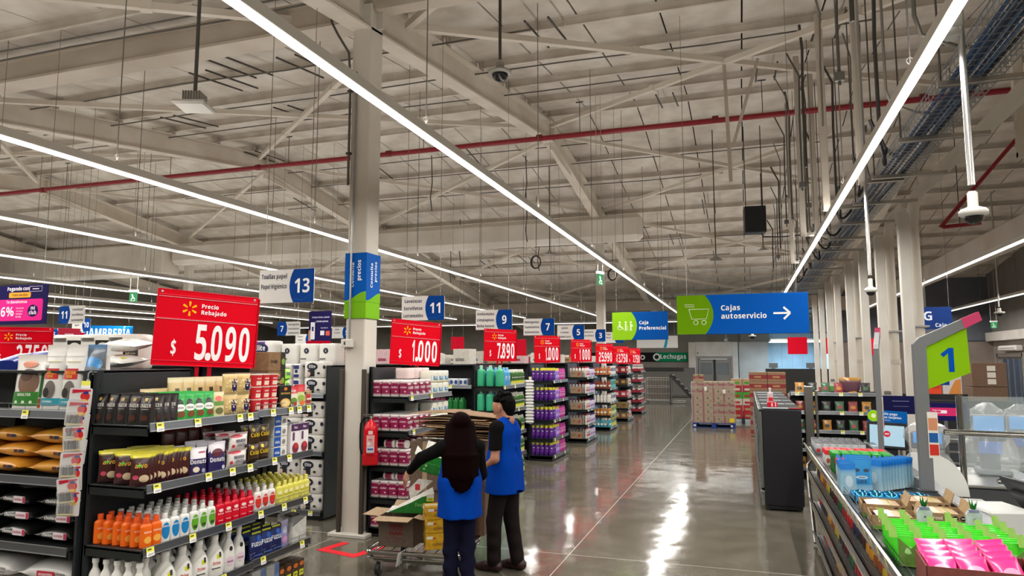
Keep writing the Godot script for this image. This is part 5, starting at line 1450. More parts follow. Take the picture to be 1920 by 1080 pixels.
	plain_sign("blank_red_sign", Vector3(4.39, 2.53, -28.0), 0.6, 0.6, "#d8102e", "red square behind the edge-on green checkout sign")
	# green exit signs
	var ex := [[Vector3(-13.6, 3.52, -12.6), "small green exit sign hanging left of the red 5.090 sign", 0.2], [Vector3(-2.76, 3.69, -14.0), "thin green exit sign hanging by the second column", 1.2], [Vector3(8.8, 3.33, -30.0), "small green exit sign over the entrance lobby", 0.0]]
	for q in ex:
		var e := thing("exit_sign", q[1], "exit sign", q[0], q[2])
		part("sign_panel", MB.new().col("#0f8a4a").box(Vector3.ZERO, Vector3(0.2, 0.22, 0.02), 0.004), "greenlamp", e)
		part("figure", MB.new().col("#e9f4ec").text("SALIDA", bold, Vector2(0, -0.09), 0.03, 0.012, 0.8).bar(Vector3(-0.03, 0.07, 0.012), Vector3(0.0, -0.01, 0.012), 0.003, 0.03).bar(Vector3(0, -0.01, 0.012), Vector3(0.05, -0.04, 0.012), 0.003, 0.02).bar(Vector3(0, -0.01, 0.012), Vector3(-0.05, -0.05, 0.012), 0.003, 0.02), "paint", e)
		part("lamp_housing", MB.new().col("#dcdcd8").box(Vector3(0, 0.14, 0), Vector3(0.24, 0.06, 0.06), 0.008), "sign", e)
		for s in [-0.09, 0.09]:
			part("hanging_rod", MB.new().col("#c9c9c4").tube([Vector3(s, 0.16, 0), Vector3(s, up_to((q[0] as Vector3).z) - (q[0] as Vector3).y, 0)], 0.006, 6), "metal", e)
	# wrap of the near column, its conduit, guards and extinguisher
	t = thing("column_wrap", "blue and green price check wrap around the near white column", "sign", Vector3(-4.45, 2.95, -7.5))
	part("blue_sleeve", MB.new().col("#0c58b0").box(Vector3(0, 0.1, 0), Vector3(0.3, 0.6, 0.34), 0.004), "sign", t)
	part("green_sleeve", MB.new().col("#7ab81e").box(Vector3(0, -0.3, 0), Vector3(0.3, 0.2, 0.34), 0.004), "sign", t)
	var wv := MB.new().col("#7ab81e")
	var tx := MB.new().col("#f0f4f8")
	for s in 2:
		var wd: float = [0.3, 0.34][s]
		var bas := Basis(Vector3.UP, PI / 2 * s)
		var off: float = [0.1705, 0.1505][s]
		wv.x = Transform3D(bas, bas * Vector3(0, 0, off))
		var pts := PackedVector2Array([Vector2(wd / 2, -0.2), Vector2(wd / 2, -0.075)])
		for i in 9:
			var u := lerpf(0.5, -0.5, i / 8.0)
			pts.append(Vector2(u * wd, -0.075 - 0.11 * (0.5 - 0.5 * cos(PI * (0.5 - u)))))
		pts.append(Vector2(-wd / 2, -0.2))
		wv.plate(pts, 0.0, 0.002)
		tx.x = Transform3D(bas * Basis(Vector3.BACK, PI / 2), bas * Vector3(0, 0.13, off + 0.002))
		tx.text("Consulta", bold, Vector2(0, 0.02), 0.052, 0, 1.0).text("precios", bold, Vector2(0.055, -0.075), 0.052, 0, 1.0)
	part("wave_print", wv, "sign", t)
	part("lettering", tx, "sign", t)
	t = thing("conduit", "grey electrical conduit with outlet box down the near column", "conduit", Vector3(-4.5, 2.25, -7.31))
	part("pipe", MB.new().col("#9a9a98").tube([Vector3(0, 0.05, 0.0), Vector3(0, 1.3, 0.0), Vector3(0, 1.32, -0.01), Vector3(0, 3.4, -0.02)], 0.013, 8), "metal", t)
	part("outlet_box", MB.new().col("#d6d2ca").box(Vector3(-0.03, 0, -0.005), Vector3(0.15, 0.1, 0.06), 0.008).col("#2a2a2a").box(Vector3(-0.05, 0, 0.026), Vector3(0.02, 0.04, 0.004)), "paint", t)
	t = thing("conduit", "dark thin conduit looping at the top of near column", "conduit", Vector3(-4.6, 4.2, -7.32))
	part("pipe", MB.new().col("#6a655e").tube([Vector3(0.02, 0, 0), Vector3(0.02, 1.3, 0), Vector3(0.0, 1.7, 0.02), Vector3(-0.15, 1.95, 0.05), Vector3(-0.22, 2.1, 0.08), Vector3(-0.25, 2.3, 0.08)], 0.016, 8), "metal", t)
	part("clamp", MB.new().col("#54504a").box(Vector3(0.02, 0.4, 0), Vector3(0.06, 0.03, 0.04)).box(Vector3(0.02, 1.2, 0), Vector3(0.06, 0.03, 0.04)), "metal", t)
	for q in [[-4.6, -7.33], [-4.3, -7.33], [-4.3, -7.67]]:
		var g := struct("trim_6", MB.new().col("#3f352c").box(Vector3(q[0], 0.98, q[1]), Vector3(0.045, 1.92, 0.045), 0.004), "paint")
	t = thing("fire_extinguisher", "red fire extinguisher with hose on the near column", "extinguisher", Vector3(-4.19, 0.83, -7.32), 0.5)
	part("holder_box", MB.new().col("#c21420").box(Vector3(0, 0.07, 0.0), Vector3(0.18, 0.14, 0.13), 0.015), "gloss", t)
	part("cylinder", MB.new().col("#cf1520").lathe([[0.05, 0.1], [0.08, 0.12], [0.083, 0.15], [0.083, 0.4], [0.075, 0.45], [0.05, 0.49], [0.025, 0.51], [0.022, 0.53]], 20), "gloss", t)
	var ey := Prof.new([[0.1, 0.083, 0.083, 2], [0.45, 0.083, 0.083, 2]])
	var em := MB.new()
	print_on(em, ey, [["r", -0.045, 0.15, 0.045, 0.35, "#d9a8a4"], ["r", -0.025, 0.36, 0.025, 0.4, "#d9c9c4"], ["r", -0.04, 0.15, 0.04, 0.22, "#c9cfdc"], ["o", -0.022, 0.19, 0.02, 0.025, "#3a4a90"], ["o", 0.0, 0.19, 0.02, 0.025, "#3a4a90"], ["o", 0.022, 0.19, 0.02, 0.025, "#3a4a90"], ["t", "PQS", 0, 0.29, 0.02, "#a01820", 0.8], ["r", -0.035, 0.235, 0.0, 0.27, "#e4dcd8"]])
	part("printed_label", em, "sign", t)
	part("valve", MB.new().col("#8a8682").lathe([[0.02, 0.52], [0.02, 0.56], [0.012, 0.565]], 10).box(Vector3(-0.03, 0.58, 0), Vector3(0.12, 0.015, 0.02), 0.004).box(Vector3(-0.02, 0.56, 0), Vector3(0.1, 0.012, 0.02), 0.004).col("#d8b02a").lathe([[0.012, 0.545], [0.012, 0.555]], 8, Vector3(0.025, 0, 0)), "metal", t)
	part("hose", MB.new().col("#1c1b1b").tube([Vector3(-0.02, 0.55, 0.02), Vector3(-0.08, 0.545, 0.02), Vector3(-0.115, 0.48, 0.02), Vector3(-0.12, 0.35, 0.02), Vector3(-0.115, 0.2, 0.03), Vector3(-0.1, 0.13, 0.04)], 0.011, 8), "sign", t)
	part("bracket", MB.new().col("#3a3a3a").box(Vector3(0, 0.3, -0.095), Vector3(0.1, 0.3, 0.025)), "metal", t)
	# red floor tape
	var tp := MB.new().col("#e01226")
	tp.plate(PackedVector2Array([Vector2(-4.48, 6.7), Vector2(-3.93, 6.57), Vector2(-3.8, 7.04), Vector2(-3.9, 7.06), Vector2(-4.0, 6.69), Vector2(-4.35, 6.77), Vector2(-4.28, 7.06), Vector2(-4.38, 7.08)]), 0, 0.002)
	tag(part("floor_tape", tp, "paint"), "red tape corner mark stuck on the concrete floor", "tape").transform = Transform3D(Basis(Vector3(1, 0, 0), Vector3(0, 0, -1), Vector3(0, 1, 0)), Vector3(0, 0.001, 0))

func dfield(w: float, h: float, f: float) -> PackedVector2Array:
	var o := PackedVector2Array([Vector2(-w / 2 + 0.001, -h / 2 + 0.001)])
	for i in 13:
		var a := lerpf(-1.0, 1.0, i / 12.0)
		o.append(Vector2(-w / 2 + w * f * (1.0 - 0.22 * a * a), a * h * 0.498))
	o.append(Vector2(-w / 2 + 0.001, h / 2 - 0.001))
	return o

# ---------- people: smooth blends of tapered bones, meshed as surface nets ----------
class Field:
	var prims := []
	var cuts := []
	func bone(a: Vector3, b: Vector3, ra: float, rb: float, k := 0.03, flat := 1.0, axis := 2) -> Field:
		prims.append([a, b, ra, rb, k, flat, axis, false])
		return self
	func hole(a: Vector3, b: Vector3, ra: float, rb: float, k := 0.01) -> Field:
		prims.append([a, b, ra, rb, k, 1.0, 2, true])
		return self
	func cut(nrm: Vector3, d: float) -> Field:
		cuts.append([nrm.normalized(), d])
		return self
	func mesh_into(m: MB, cell: float) -> void:
		var lo := Vector3(1e9, 1e9, 1e9)
		var hi := -lo
		for p in prims:
			if p[7]:
				continue
			var r: float = maxf(p[2], p[3]) + cell * 2.0
			lo = lo.min((p[0] as Vector3).min(p[1]) - Vector3(r, r, r))
			hi = hi.max((p[0] as Vector3).max(p[1]) + Vector3(r, r, r))
		var nx := ceili((hi.x - lo.x) / cell) + 1
		var ny := ceili((hi.y - lo.y) / cell) + 1
		var nz := ceili((hi.z - lo.z) / cell) + 1
		var g := PackedFloat32Array()
		g.resize(nx * ny * nz)
		g.fill(0.08)
		for p in prims:
			var k: float = p[4]
			var r: float = maxf(p[2], p[3]) + k + cell * 2.0
			var a: Vector3 = p[0]
			var b: Vector3 = p[1]
			var l := ((a.min(b) - Vector3(r, r, r) - lo) / cell).floor()
			var h := ((a.max(b) + Vector3(r, r, r) - lo) / cell).ceil()
			var sc := Vector3.ONE
			sc[p[6]] = 1.0 / p[5]
			var ba := (b - a) * sc
			var bb := maxf(ba.dot(ba), 1e-9)
			var ra: float = p[2]
			var dr: float = p[3] - p[2]
			var neg: bool = p[7]
			for z in range(maxi(0, int(l.z)), mini(nz, int(h.z) + 1)):
				for y in range(maxi(0, int(l.y)), mini(ny, int(h.y) + 1)):
					var q := (z * ny + y) * nx
					for x in range(maxi(0, int(l.x)), mini(nx, int(h.x) + 1)):
						var pa := (lo + Vector3(x, y, z) * cell - a) * sc
						var t := clampf(pa.dot(ba) / bb, 0.0, 1.0)
						var d := (pa - ba * t).length() - (ra + dr * t)
						var o := g[q + x]
						if neg:
							g[q + x] = maxf(o, -d)
						else:
							var e := maxf(k - absf(o - d), 0.0) / k
							g[q + x] = minf(o, d) - e * e * k * 0.25
		for c in cuts:
			for z in nz:
				for y in ny:
					var q := (z * ny + y) * nx
					for x in nx:
						g[q + x] = maxf(g[q + x], (lo + Vector3(x, y, z) * cell).dot(c[0]) - c[1])
		var id := PackedInt32Array()
		id.resize(nx * ny * nz)
		id.fill(-1)
		var off := [0, 1, nx, nx + 1, nx * ny, nx * ny + 1, nx * ny + nx, nx * ny + nx + 1]
		var edges := [[0, 1], [2, 3], [4, 5], [6, 7], [0, 2], [1, 3], [4, 6], [5, 7], [0, 4], [1, 5], [2, 6], [3, 7]]
		for z in nz - 1:
			for y in ny - 1:
				var q := (z * ny + y) * nx
				for x in nx - 1:
					var i := q + x
					var s := 0
					for c in 8:
						if g[i + off[c]] < 0.0:
							s += 1
					if s == 0 or s == 8:
						continue
					var acc := Vector3.ZERO
					var n := 0
					for e in edges:
						var va := g[i + off[e[0]]]
						var vb := g[i + off[e[1]]]
						if (va < 0.0) != (vb < 0.0):
							var t := va / (va - vb)
							var ca := Vector3(e[0] & 1, (e[0] >> 1) & 1, e[0] >> 2)
							var cb := Vector3(e[1] & 1, (e[1] >> 1) & 1, e[1] >> 2)
							acc += ca.lerp(cb, t)
							n += 1
					var gr := Vector3(g[i + 1] + g[i + off[3]] + g[i + off[5]] + g[i + off[7]] - g[i] - g[i + off[2]] - g[i + off[4]] - g[i + off[6]], g[i + off[2]] + g[i + off[3]] + g[i + off[6]] + g[i + off[7]] - g[i] - g[i + 1] - g[i + off[4]] - g[i + off[5]], g[i + off[4]] + g[i + off[5]] + g[i + off[6]] + g[i + off[7]] - g[i] - g[i + 1] - g[i + off[2]] - g[i + off[3]])
					id[i] = m.add(lo + (Vector3(x, y, z) + acc / n) * cell, gr)
		for z in range(1, nz - 1):
			for y in range(1, ny - 1):
				var q := (z * ny + y) * nx
				for x in range(1, nx - 1):
					var i := q + x
					var v0 := g[i] < 0.0
					for ax in 3:
						var st: int = [1, nx, nx * ny][ax]
						if v0 == (g[i + st] < 0.0):
							continue
						var u: int = [nx, nx * ny, 1][ax]
						var w: int = [nx * ny, 1, nx][ax]
						var a := id[i - u - w]
						var b := id[i - w]
						var c := id[i]
						var d := id[i - u]
						if a < 0 or b < 0 or c < 0 or d < 0:
							continue
						if v0:
							m.t3(a, b, c)
							m.t3(a, c, d)
						else:
							m.t3(a, c, b)
							m.t3(a, d, c)

func hand(m: MB, wrist: Vector3, dir: Vector3, palm: Vector3, curl: float, thumb: float) -> void:
	var f := Field.new()
	var side := dir.cross(palm).normalized()
	var base := wrist + dir * 0.085
	f.bone(wrist - dir * 0.02, wrist + dir * 0.02, 0.026, 0.027, 0.02)
	f.bone(wrist + dir * 0.03 + side * 0.022, base + side * 0.026, 0.016, 0.014, 0.02)
	f.bone(wrist + dir * 0.03 - side * 0.018, base - side * 0.026, 0.018, 0.014, 0.02)
	f.bone(wrist + dir * 0.03, base, 0.018, 0.015, 0.02)
	var ln := [0.068, 0.078, 0.073, 0.056]
	for i in 4:
		var s := lerpf(1.0, -1.0, i / 3.0) * 0.029
		var p := base + side * s
		var d := (dir + side * s * 1.5).normalized()
		var l: float = ln[i]
		var p1 := p + (d * cos(curl * 0.5) + palm * sin(curl * 0.5)) * l * 0.45
		var p2 := p1 + (d * cos(curl * 1.3) + palm * sin(curl * 1.3)) * l * 0.32
		var p3 := p2 + (d * cos(curl * 1.9) + palm * sin(curl * 1.9)) * l * 0.26
		f.bone(p, p1, 0.0095, 0.009, 0.006)
		f.bone(p1, p2, 0.009, 0.0082, 0.004)
		f.bone(p2, p3, 0.0082, 0.007, 0.004)
	var t0 := wrist + dir * 0.025 + side * 0.022 * thumb
	var t1 := t0 + (dir * 0.6 + side * 0.75 * thumb + palm * 0.35).normalized() * 0.045
	var t2 := t1 + (dir * 0.85 + side * 0.3 * thumb + palm * 0.45).normalized() * 0.035
	f.bone(t0, t1, 0.015, 0.011, 0.012)
	f.bone(t1, t2, 0.011, 0.0085, 0.004)
	f.mesh_into(m, 0.004)

func head(m: MB, c: Vector3, s: float, nod: float) -> void:
	var f := Field.new()
	var q := Basis(Vector3.RIGHT, nod)
	var P := func(x, y, z): return c + q * (Vector3(x, y, z) * s)
	f.bone(P.call(0, 0.035, -0.025), P.call(0, 0.04, 0.02), 0.083 * s, 0.078 * s, 0.03)
	f.bone(P.call(0, -0.02, 0.03), P.call(0, -0.075, 0.055), 0.062 * s, 0.036 * s, 0.04)
	f.bone(P.call(0, -0.06, -0.01), P.call(0, -0.075, 0.05), 0.045 * s, 0.034 * s, 0.03)
	f.bone(P.call(0, 0.012, 0.092), P.call(0, -0.022, 0.11), 0.009 * s, 0.013 * s, 0.012)
	f.bone(P.call(-0.035, 0.026, 0.083), P.call(0.035, 0.026, 0.083), 0.012 * s, 0.012 * s, 0.015)
	f.bone(P.call(-0.016, -0.052, 0.09), P.call(0.016, -0.052, 0.09), 0.009 * s, 0.009 * s, 0.006)
	f.hole(P.call(-0.03, 0.008, 0.104), P.call(-0.028, 0.008, 0.104), 0.013 * s, 0.013 * s)
	f.hole(P.call(0.03, 0.008, 0.104), P.call(0.028, 0.008, 0.104), 0.013 * s, 0.013 * s)
	for e in [-1, 1]:
		f.bone(P.call(e * 0.078, 0.015, -0.008), P.call(e * 0.076, -0.022, 0.0), 0.014 * s, 0.01 * s, 0.006)
		f.bone(P.call(e * 0.086, 0.02, -0.014), P.call(e * 0.086, -0.005, -0.014), 0.008 * s, 0.008 * s, 0.006)
		f.bone(P.call(e * 0.03, 0.009, 0.084), P.call(e * 0.03, 0.009, 0.085), 0.011 * s, 0.011 * s, 0.003)
	f.bone(P.call(0, -0.05, -0.015), P.call(0, -0.13, -0.035), 0.052 * s, 0.055 * s, 0.03)
	f.mesh_into(m, 0.006)

func person(label: String, p: Vector3, yaw: float, man: bool) -> void:
	var t := thing("person", label, "person", p, yaw)
	var V := func(x, y, z): return Vector3(x, y, z)
	var sk := "#b07a5e" if man else "#b88468"
	var body := MB.new().col(sk)
	var f := Field.new()
	var sx := 0.18 if man else 0.15          # shoulder half width
	var k := 1.0 if man else 0.925           # height scale
	var hipx := 0.085 if man else 0.068
	var el: Array
	var wr: Array
	if man:
		el = [V.call(0.235, 1.1, -0.03), V.call(-0.22, 1.12, 0.06)]
		wr = [V.call(0.13, 0.97, 0.17), V.call(-0.1, 1.0, 0.24)]
	else:
		el = [V.call(0.34, 1.19, 0.03), V.call(-0.2, 1.03, 0.06)]
		wr = [V.call(0.44, 1.05, 0.18), V.call(-0.06, 0.97, 0.26)]
	var sh := [V.call(sx, 1.385 * k, -0.01), V.call(-sx, 1.385 * k, -0.01)]
	var step: Array = [0.07, -0.1] if man else [0.02, -0.03]
	var knee := [V.call(hipx + 0.005, 0.48 * k, step[0] * 0.6 + 0.025), V.call(-hipx - 0.005, 0.48 * k, step[1] * 0.5 + 0.025)]
	var ank := [V.call(hipx, 0.09, step[0]), V.call(-hipx, 0.09, step[1])]
	# body under the clothes
	for s in [-1, 1]:
		f.bone(V.call(s * sx * 0.5, 1.3 * k, 0), V.call(s * 0.07, 1.02 * k, 0.01), 0.105 if man else 0.088, 0.095 if man else 0.08, 0.06)
		f.bone(V.call(s * 0.07, 1.02 * k, 0.0), V.call(s * 0.075, 0.92 * k, -0.01), 0.1 if man else 0.085, 0.11 if man else 0.09, 0.06)
	f.bone(V.call(0, 1.38 * k, -0.02), V.call(0, 1.5 * k, -0.005), 0.075, 0.052, 0.05)
	for i in 2:
		f.bone(sh[i], el[i], 0.052, 0.042, 0.04)
		f.bone(el[i], wr[i], 0.042, 0.028, 0.02)
		f.bone(V.call([1, -1][i] * hipx, 0.9 * k, -0.01), knee[i], 0.085, 0.058, 0.04)
		f.bone(knee[i], ank[i], 0.056, 0.038, 0.02)
	f.mesh_into(body, 0.015)
	head(body, V.call(0, 1.565 * k, 0.02 if man else 0.0), 1.0 if man else 0.96, 0.32 if man else 0.12)
	for i in 2:
		var d: Vector3 = (wr[i] - el[i]).normalized()
		if man:
			hand(body, wr[i], (d + Vector3(0, -0.25, 0.15)).normalized(), Vector3([-1, 1][i], 0, 0.2).normalized(), 0.75, [1, -1][i])
		else:
			hand(body, wr[i], (d + Vector3(0.0, -0.3, 0)).normalized(), Vector3([-1, 1][i] * 0.5, -0.6, 0.2).normalized(), 0.6, [1, -1][i])
	part("body", body, "skin", t)
	# trousers
	f = Field.new()
	var leg := 0.076 if man else 0.062
	for i in 2:
		f.bone(V.call([1, -1][i] * hipx, 0.9 * k, -0.01), knee[i], 0.1 if man else 0.088, leg, 0.04)
		f.bone(knee[i], ank[i] + Vector3(0, 0.0, 0), leg, 0.066 if man else 0.056, 0.02)
		f.bone(V.call([1, -1][i] * 0.07, 0.98 * k, 0.0), V.call([1, -1][i] * 0.08, 0.88 * k, -0.02), 0.108 if man else 0.092, 0.12 if man else 0.105, 0.05)
		for w in 3:
			var q: Vector3 = (knee[i] as Vector3).lerp(ank[i], 0.1 + 0.38 * w)
			f.bone(q + Vector3(-0.03, 0.015, 0.012), q + Vector3(0.03, -0.02, -0.018), leg * 0.72, leg * 0.7, 0.03)
	f.cut(Vector3.DOWN, -0.035)
	f.cut(Vector3.UP, 0.81 if man else 0.745)
	var tr := MB.new().col("#22201e" if man else "#171b2c")
	f.mesh_into(tr, 0.012)
	part("trousers", tr, "cloth", t)
	# shirt sleeves under the vest
	f = Field.new()
	for i in 2:
		f.bone(sh[i] + Vector3([-1, 1][i] * 0.05, 0.0, 0), sh[i], 0.075, 0.068, 0.03)
		if man:
			f.bone(sh[i], (sh[i] as Vector3).lerp(el[i], 0.72), 0.066, 0.066, 0.03)
		else:
			f.bone(sh[i], el[i], 0.062, 0.052, 0.03)
			f.bone(el[i], (el[i] as Vector3).lerp(wr[i], 0.9), 0.05, 0.036, 0.02)
	if man:
		for i in 2:
			var dd: Vector3 = (el[i] - sh[i]).normalized()
			f.cut(Vector3(dd.x * 0.3, dd.y, dd.z).normalized(), Vector3(dd.x * 0.3, dd.y, dd.z).normalized().dot((sh[i] as Vector3).lerp(el[i], 0.72)))
	var sl := MB.new().col("#131313")
	f.mesh_into(sl, 0.012)
	part("shirt", sl, "cloth", t)
	# vest
	f = Field.new()
	var hem := 0.76 if man else 0.69
	var th := 1.0 if man else 0.8
	for s in [-1, 1]:
		f.bone(V.call(s * sx * 0.42, 1.32 * k, -0.005), V.call(s * 0.085, 1.05 * k, 0.005), 0.125 * th, 0.118 * th, 0.07)
		f.bone(V.call(s * 0.085, 1.05 * k, 0.0), V.call(s * 0.1 * th, hem, -0.005), 0.124 * th, 0.15 * th, 0.07)
		f.bone(V.call(s * 0.02, 1.0 * k, -0.01), V.call(s * 0.02, hem, -0.012), 0.135 * th, 0.155 * th, 0.05)
		f.bone(V.call(s * 0.05, 1.43 * k, -0.025), V.call(s * sx * 0.72, 1.405 * k, -0.015), 0.058, 0.052, 0.05)
		f.bone(V.call(s * 0.12, 1.0, -0.09), V.call(s * 0.07, hem, -0.11), 0.03, 0.05, 0.05)
		f.bone(V.call(s * 0.03, 1.2, -0.115), V.call(s * 0.13, 0.95, -0.1), 0.012, 0.016, 0.03)
	f.cut(Vector3(0, -1, 0.04), -hem)
	f.cut(Vector3(0, 1, -0.35), 1.475 * k)
	var ve := MB.new().col("#083c9e")
	f.mesh_into(ve, 0.012)
	part("vest", ve, "cloth", t)
	part("collar_trim", MB.new().col("#14244e").tube(range(13).map(func(i): return Vector3(0.085 * cos(TAU * i / 12.0), 1.452 * k + 0.025 * -sin(TAU * i / 12.0), -0.01 + 0.075 * sin(TAU * i / 12.0))), 0.011, 6), "cloth", t)
	# hair
	f = Field.new()
	var hc: Vector3 = V.call(0, 1.565 * k, 0.02 if man else 0.0)
	if man:
		f.bone(hc + Vector3(0, 0.055, -0.05), hc + Vector3(0, 0.085, 0.03), 0.085, 0.075, 0.03)
		f.bone(hc + Vector3(0, 0.0, -0.075), hc + Vector3(0, -0.04, -0.07), 0.06, 0.05, 0.03)
		rng.seed = 77
		for i in 70:
			var a := rng.randf() * TAU
			var e := rng.randf_range(0.1, 1.45)
			var d := Vector3(cos(a) * cos(e), sin(e), sin(a) * cos(e))
			if d.z > 0.45 and d.y < 0.5:
				continue
			var q := hc + Vector3(0, 0.06, -0.012) + d * 0.1
			f.bone(q, q + Vector3(rng.randf_range(-0.02, 0.02), rng.randf_range(-0.015, 0.02), rng.randf_range(-0.02, 0.02)), 0.017, 0.013, 0.008)
	else:
		f.bone(hc + Vector3(0, 0.05, -0.02), hc + Vector3(0, 0.055, 0.012), 0.097, 0.09, 0.03)
		for i in 15:
			var u := (i - 7) / 7.0
			var x0 := u * 0.112
			var z0 := -0.085 + 0.1 * u * u
			f.bone(hc + Vector3(x0 * 0.85, 0.03, z0 * 0.75), V.call(x0 * 1.2, 1.32 * k, z0 - 0.075), 0.034, 0.034, 0.012)
			f.bone(V.call(x0 * 1.2, 1.32 * k, z0 - 0.075), V.call(x0 * (1.15 + 0.05 * sin(i * 2.3)), 1.05 + 0.02 * sin(i * 1.7), z0 - 0.085), 0.034, 0.03, 0.01)
			f.bone(V.call(x0 * 1.2, 1.05, z0 - 0.085), V.call(x0 * 1.0, 0.92 + 0.025 * sin(i * 3.1) + 0.04 * absf(u), z0 - 0.085), 0.026, 0.01, 0.008)
	var ha := MB.new().col("#14100e" if man else "#0d0b0c")
	f.mesh_into(ha, 0.009)
	part("hair", ha, "hair", t)
	# shoes
	for i in 2:
		f = Field.new()
		var a: Vector3 = ank[i]
		f.bone(Vector3(a.x, 0.05, a.z - 0.045), Vector3(a.x * 1.1, 0.045, a.z + 0.1), 0.048, 0.042, 0.03)
		f.bone(Vector3(a.x * 1.1, 0.04, a.z + 0.1), Vector3(a.x * 1.15, 0.032, a.z + 0.175), 0.042, 0.034, 0.03)
		f.bone(Vector3(a.x, 0.06, a.z - 0.02), Vector3(a.x, 0.12, a.z - 0.01), 0.048, 0.046, 0.03)
		f.cut(Vector3.DOWN, -0.004)
		var so := MB.new().col("#2b1512" if man else "#1a1a1c")
		f.mesh_into(so, 0.009)
		part("shoe", so, "satin", t)
	if man:
		part("wristband", MB.new().col("#1a1a1a").tube(range(11).map(func(i): return (wr[0] as Vector3).lerp(el[0], 0.12) + Basis.looking_at((wr[0] - el[0]).normalized()) * Vector3(0.036 * cos(TAU * i / 10.0), 0.036 * sin(TAU * i / 10.0), 0)), 0.006, 6), "satin", t)

func open_box(t: Node3D, w: float, h: float, d: float, outer: String, inner: String, flaps: Array) -> void:
	var m := MB.new().col(outer)
	m.box(Vector3(0, 0.003, 0), Vector3(w, 0.006, d))
	for s in [-1, 1]:
		m.box(Vector3(s * (w / 2 - 0.003), h / 2, 0), Vector3(0.006, h, d)).box(Vector3(0, h / 2, s * (d / 2 - 0.003)), Vector3(w, h, 0.006))
	part("box_body", m, "card", t)
	for q in flaps:      # [side x, side z, angle, depth]
		var fm := MB.new()
		var n := Vector3(q[0], 0, q[1])
		var ln: float = w if q[1] != 0 else d
		fm.x = Transform3D(Basis(Vector3.UP, atan2(n.x, n.z)) * Basis(Vector3.RIGHT, -q[2]), n * Vector3(w, 0, d) / 2 + Vector3(0, h, 0))
		fm.col(inner).box(Vector3(0, 0.001, q[3] / 2), Vector3(ln, 0.003, q[3])).col(outer).box(Vector3(0, -0.002, q[3] / 2), Vector3(ln, 0.003, q[3]))
		part("flap", fm, "card", t)

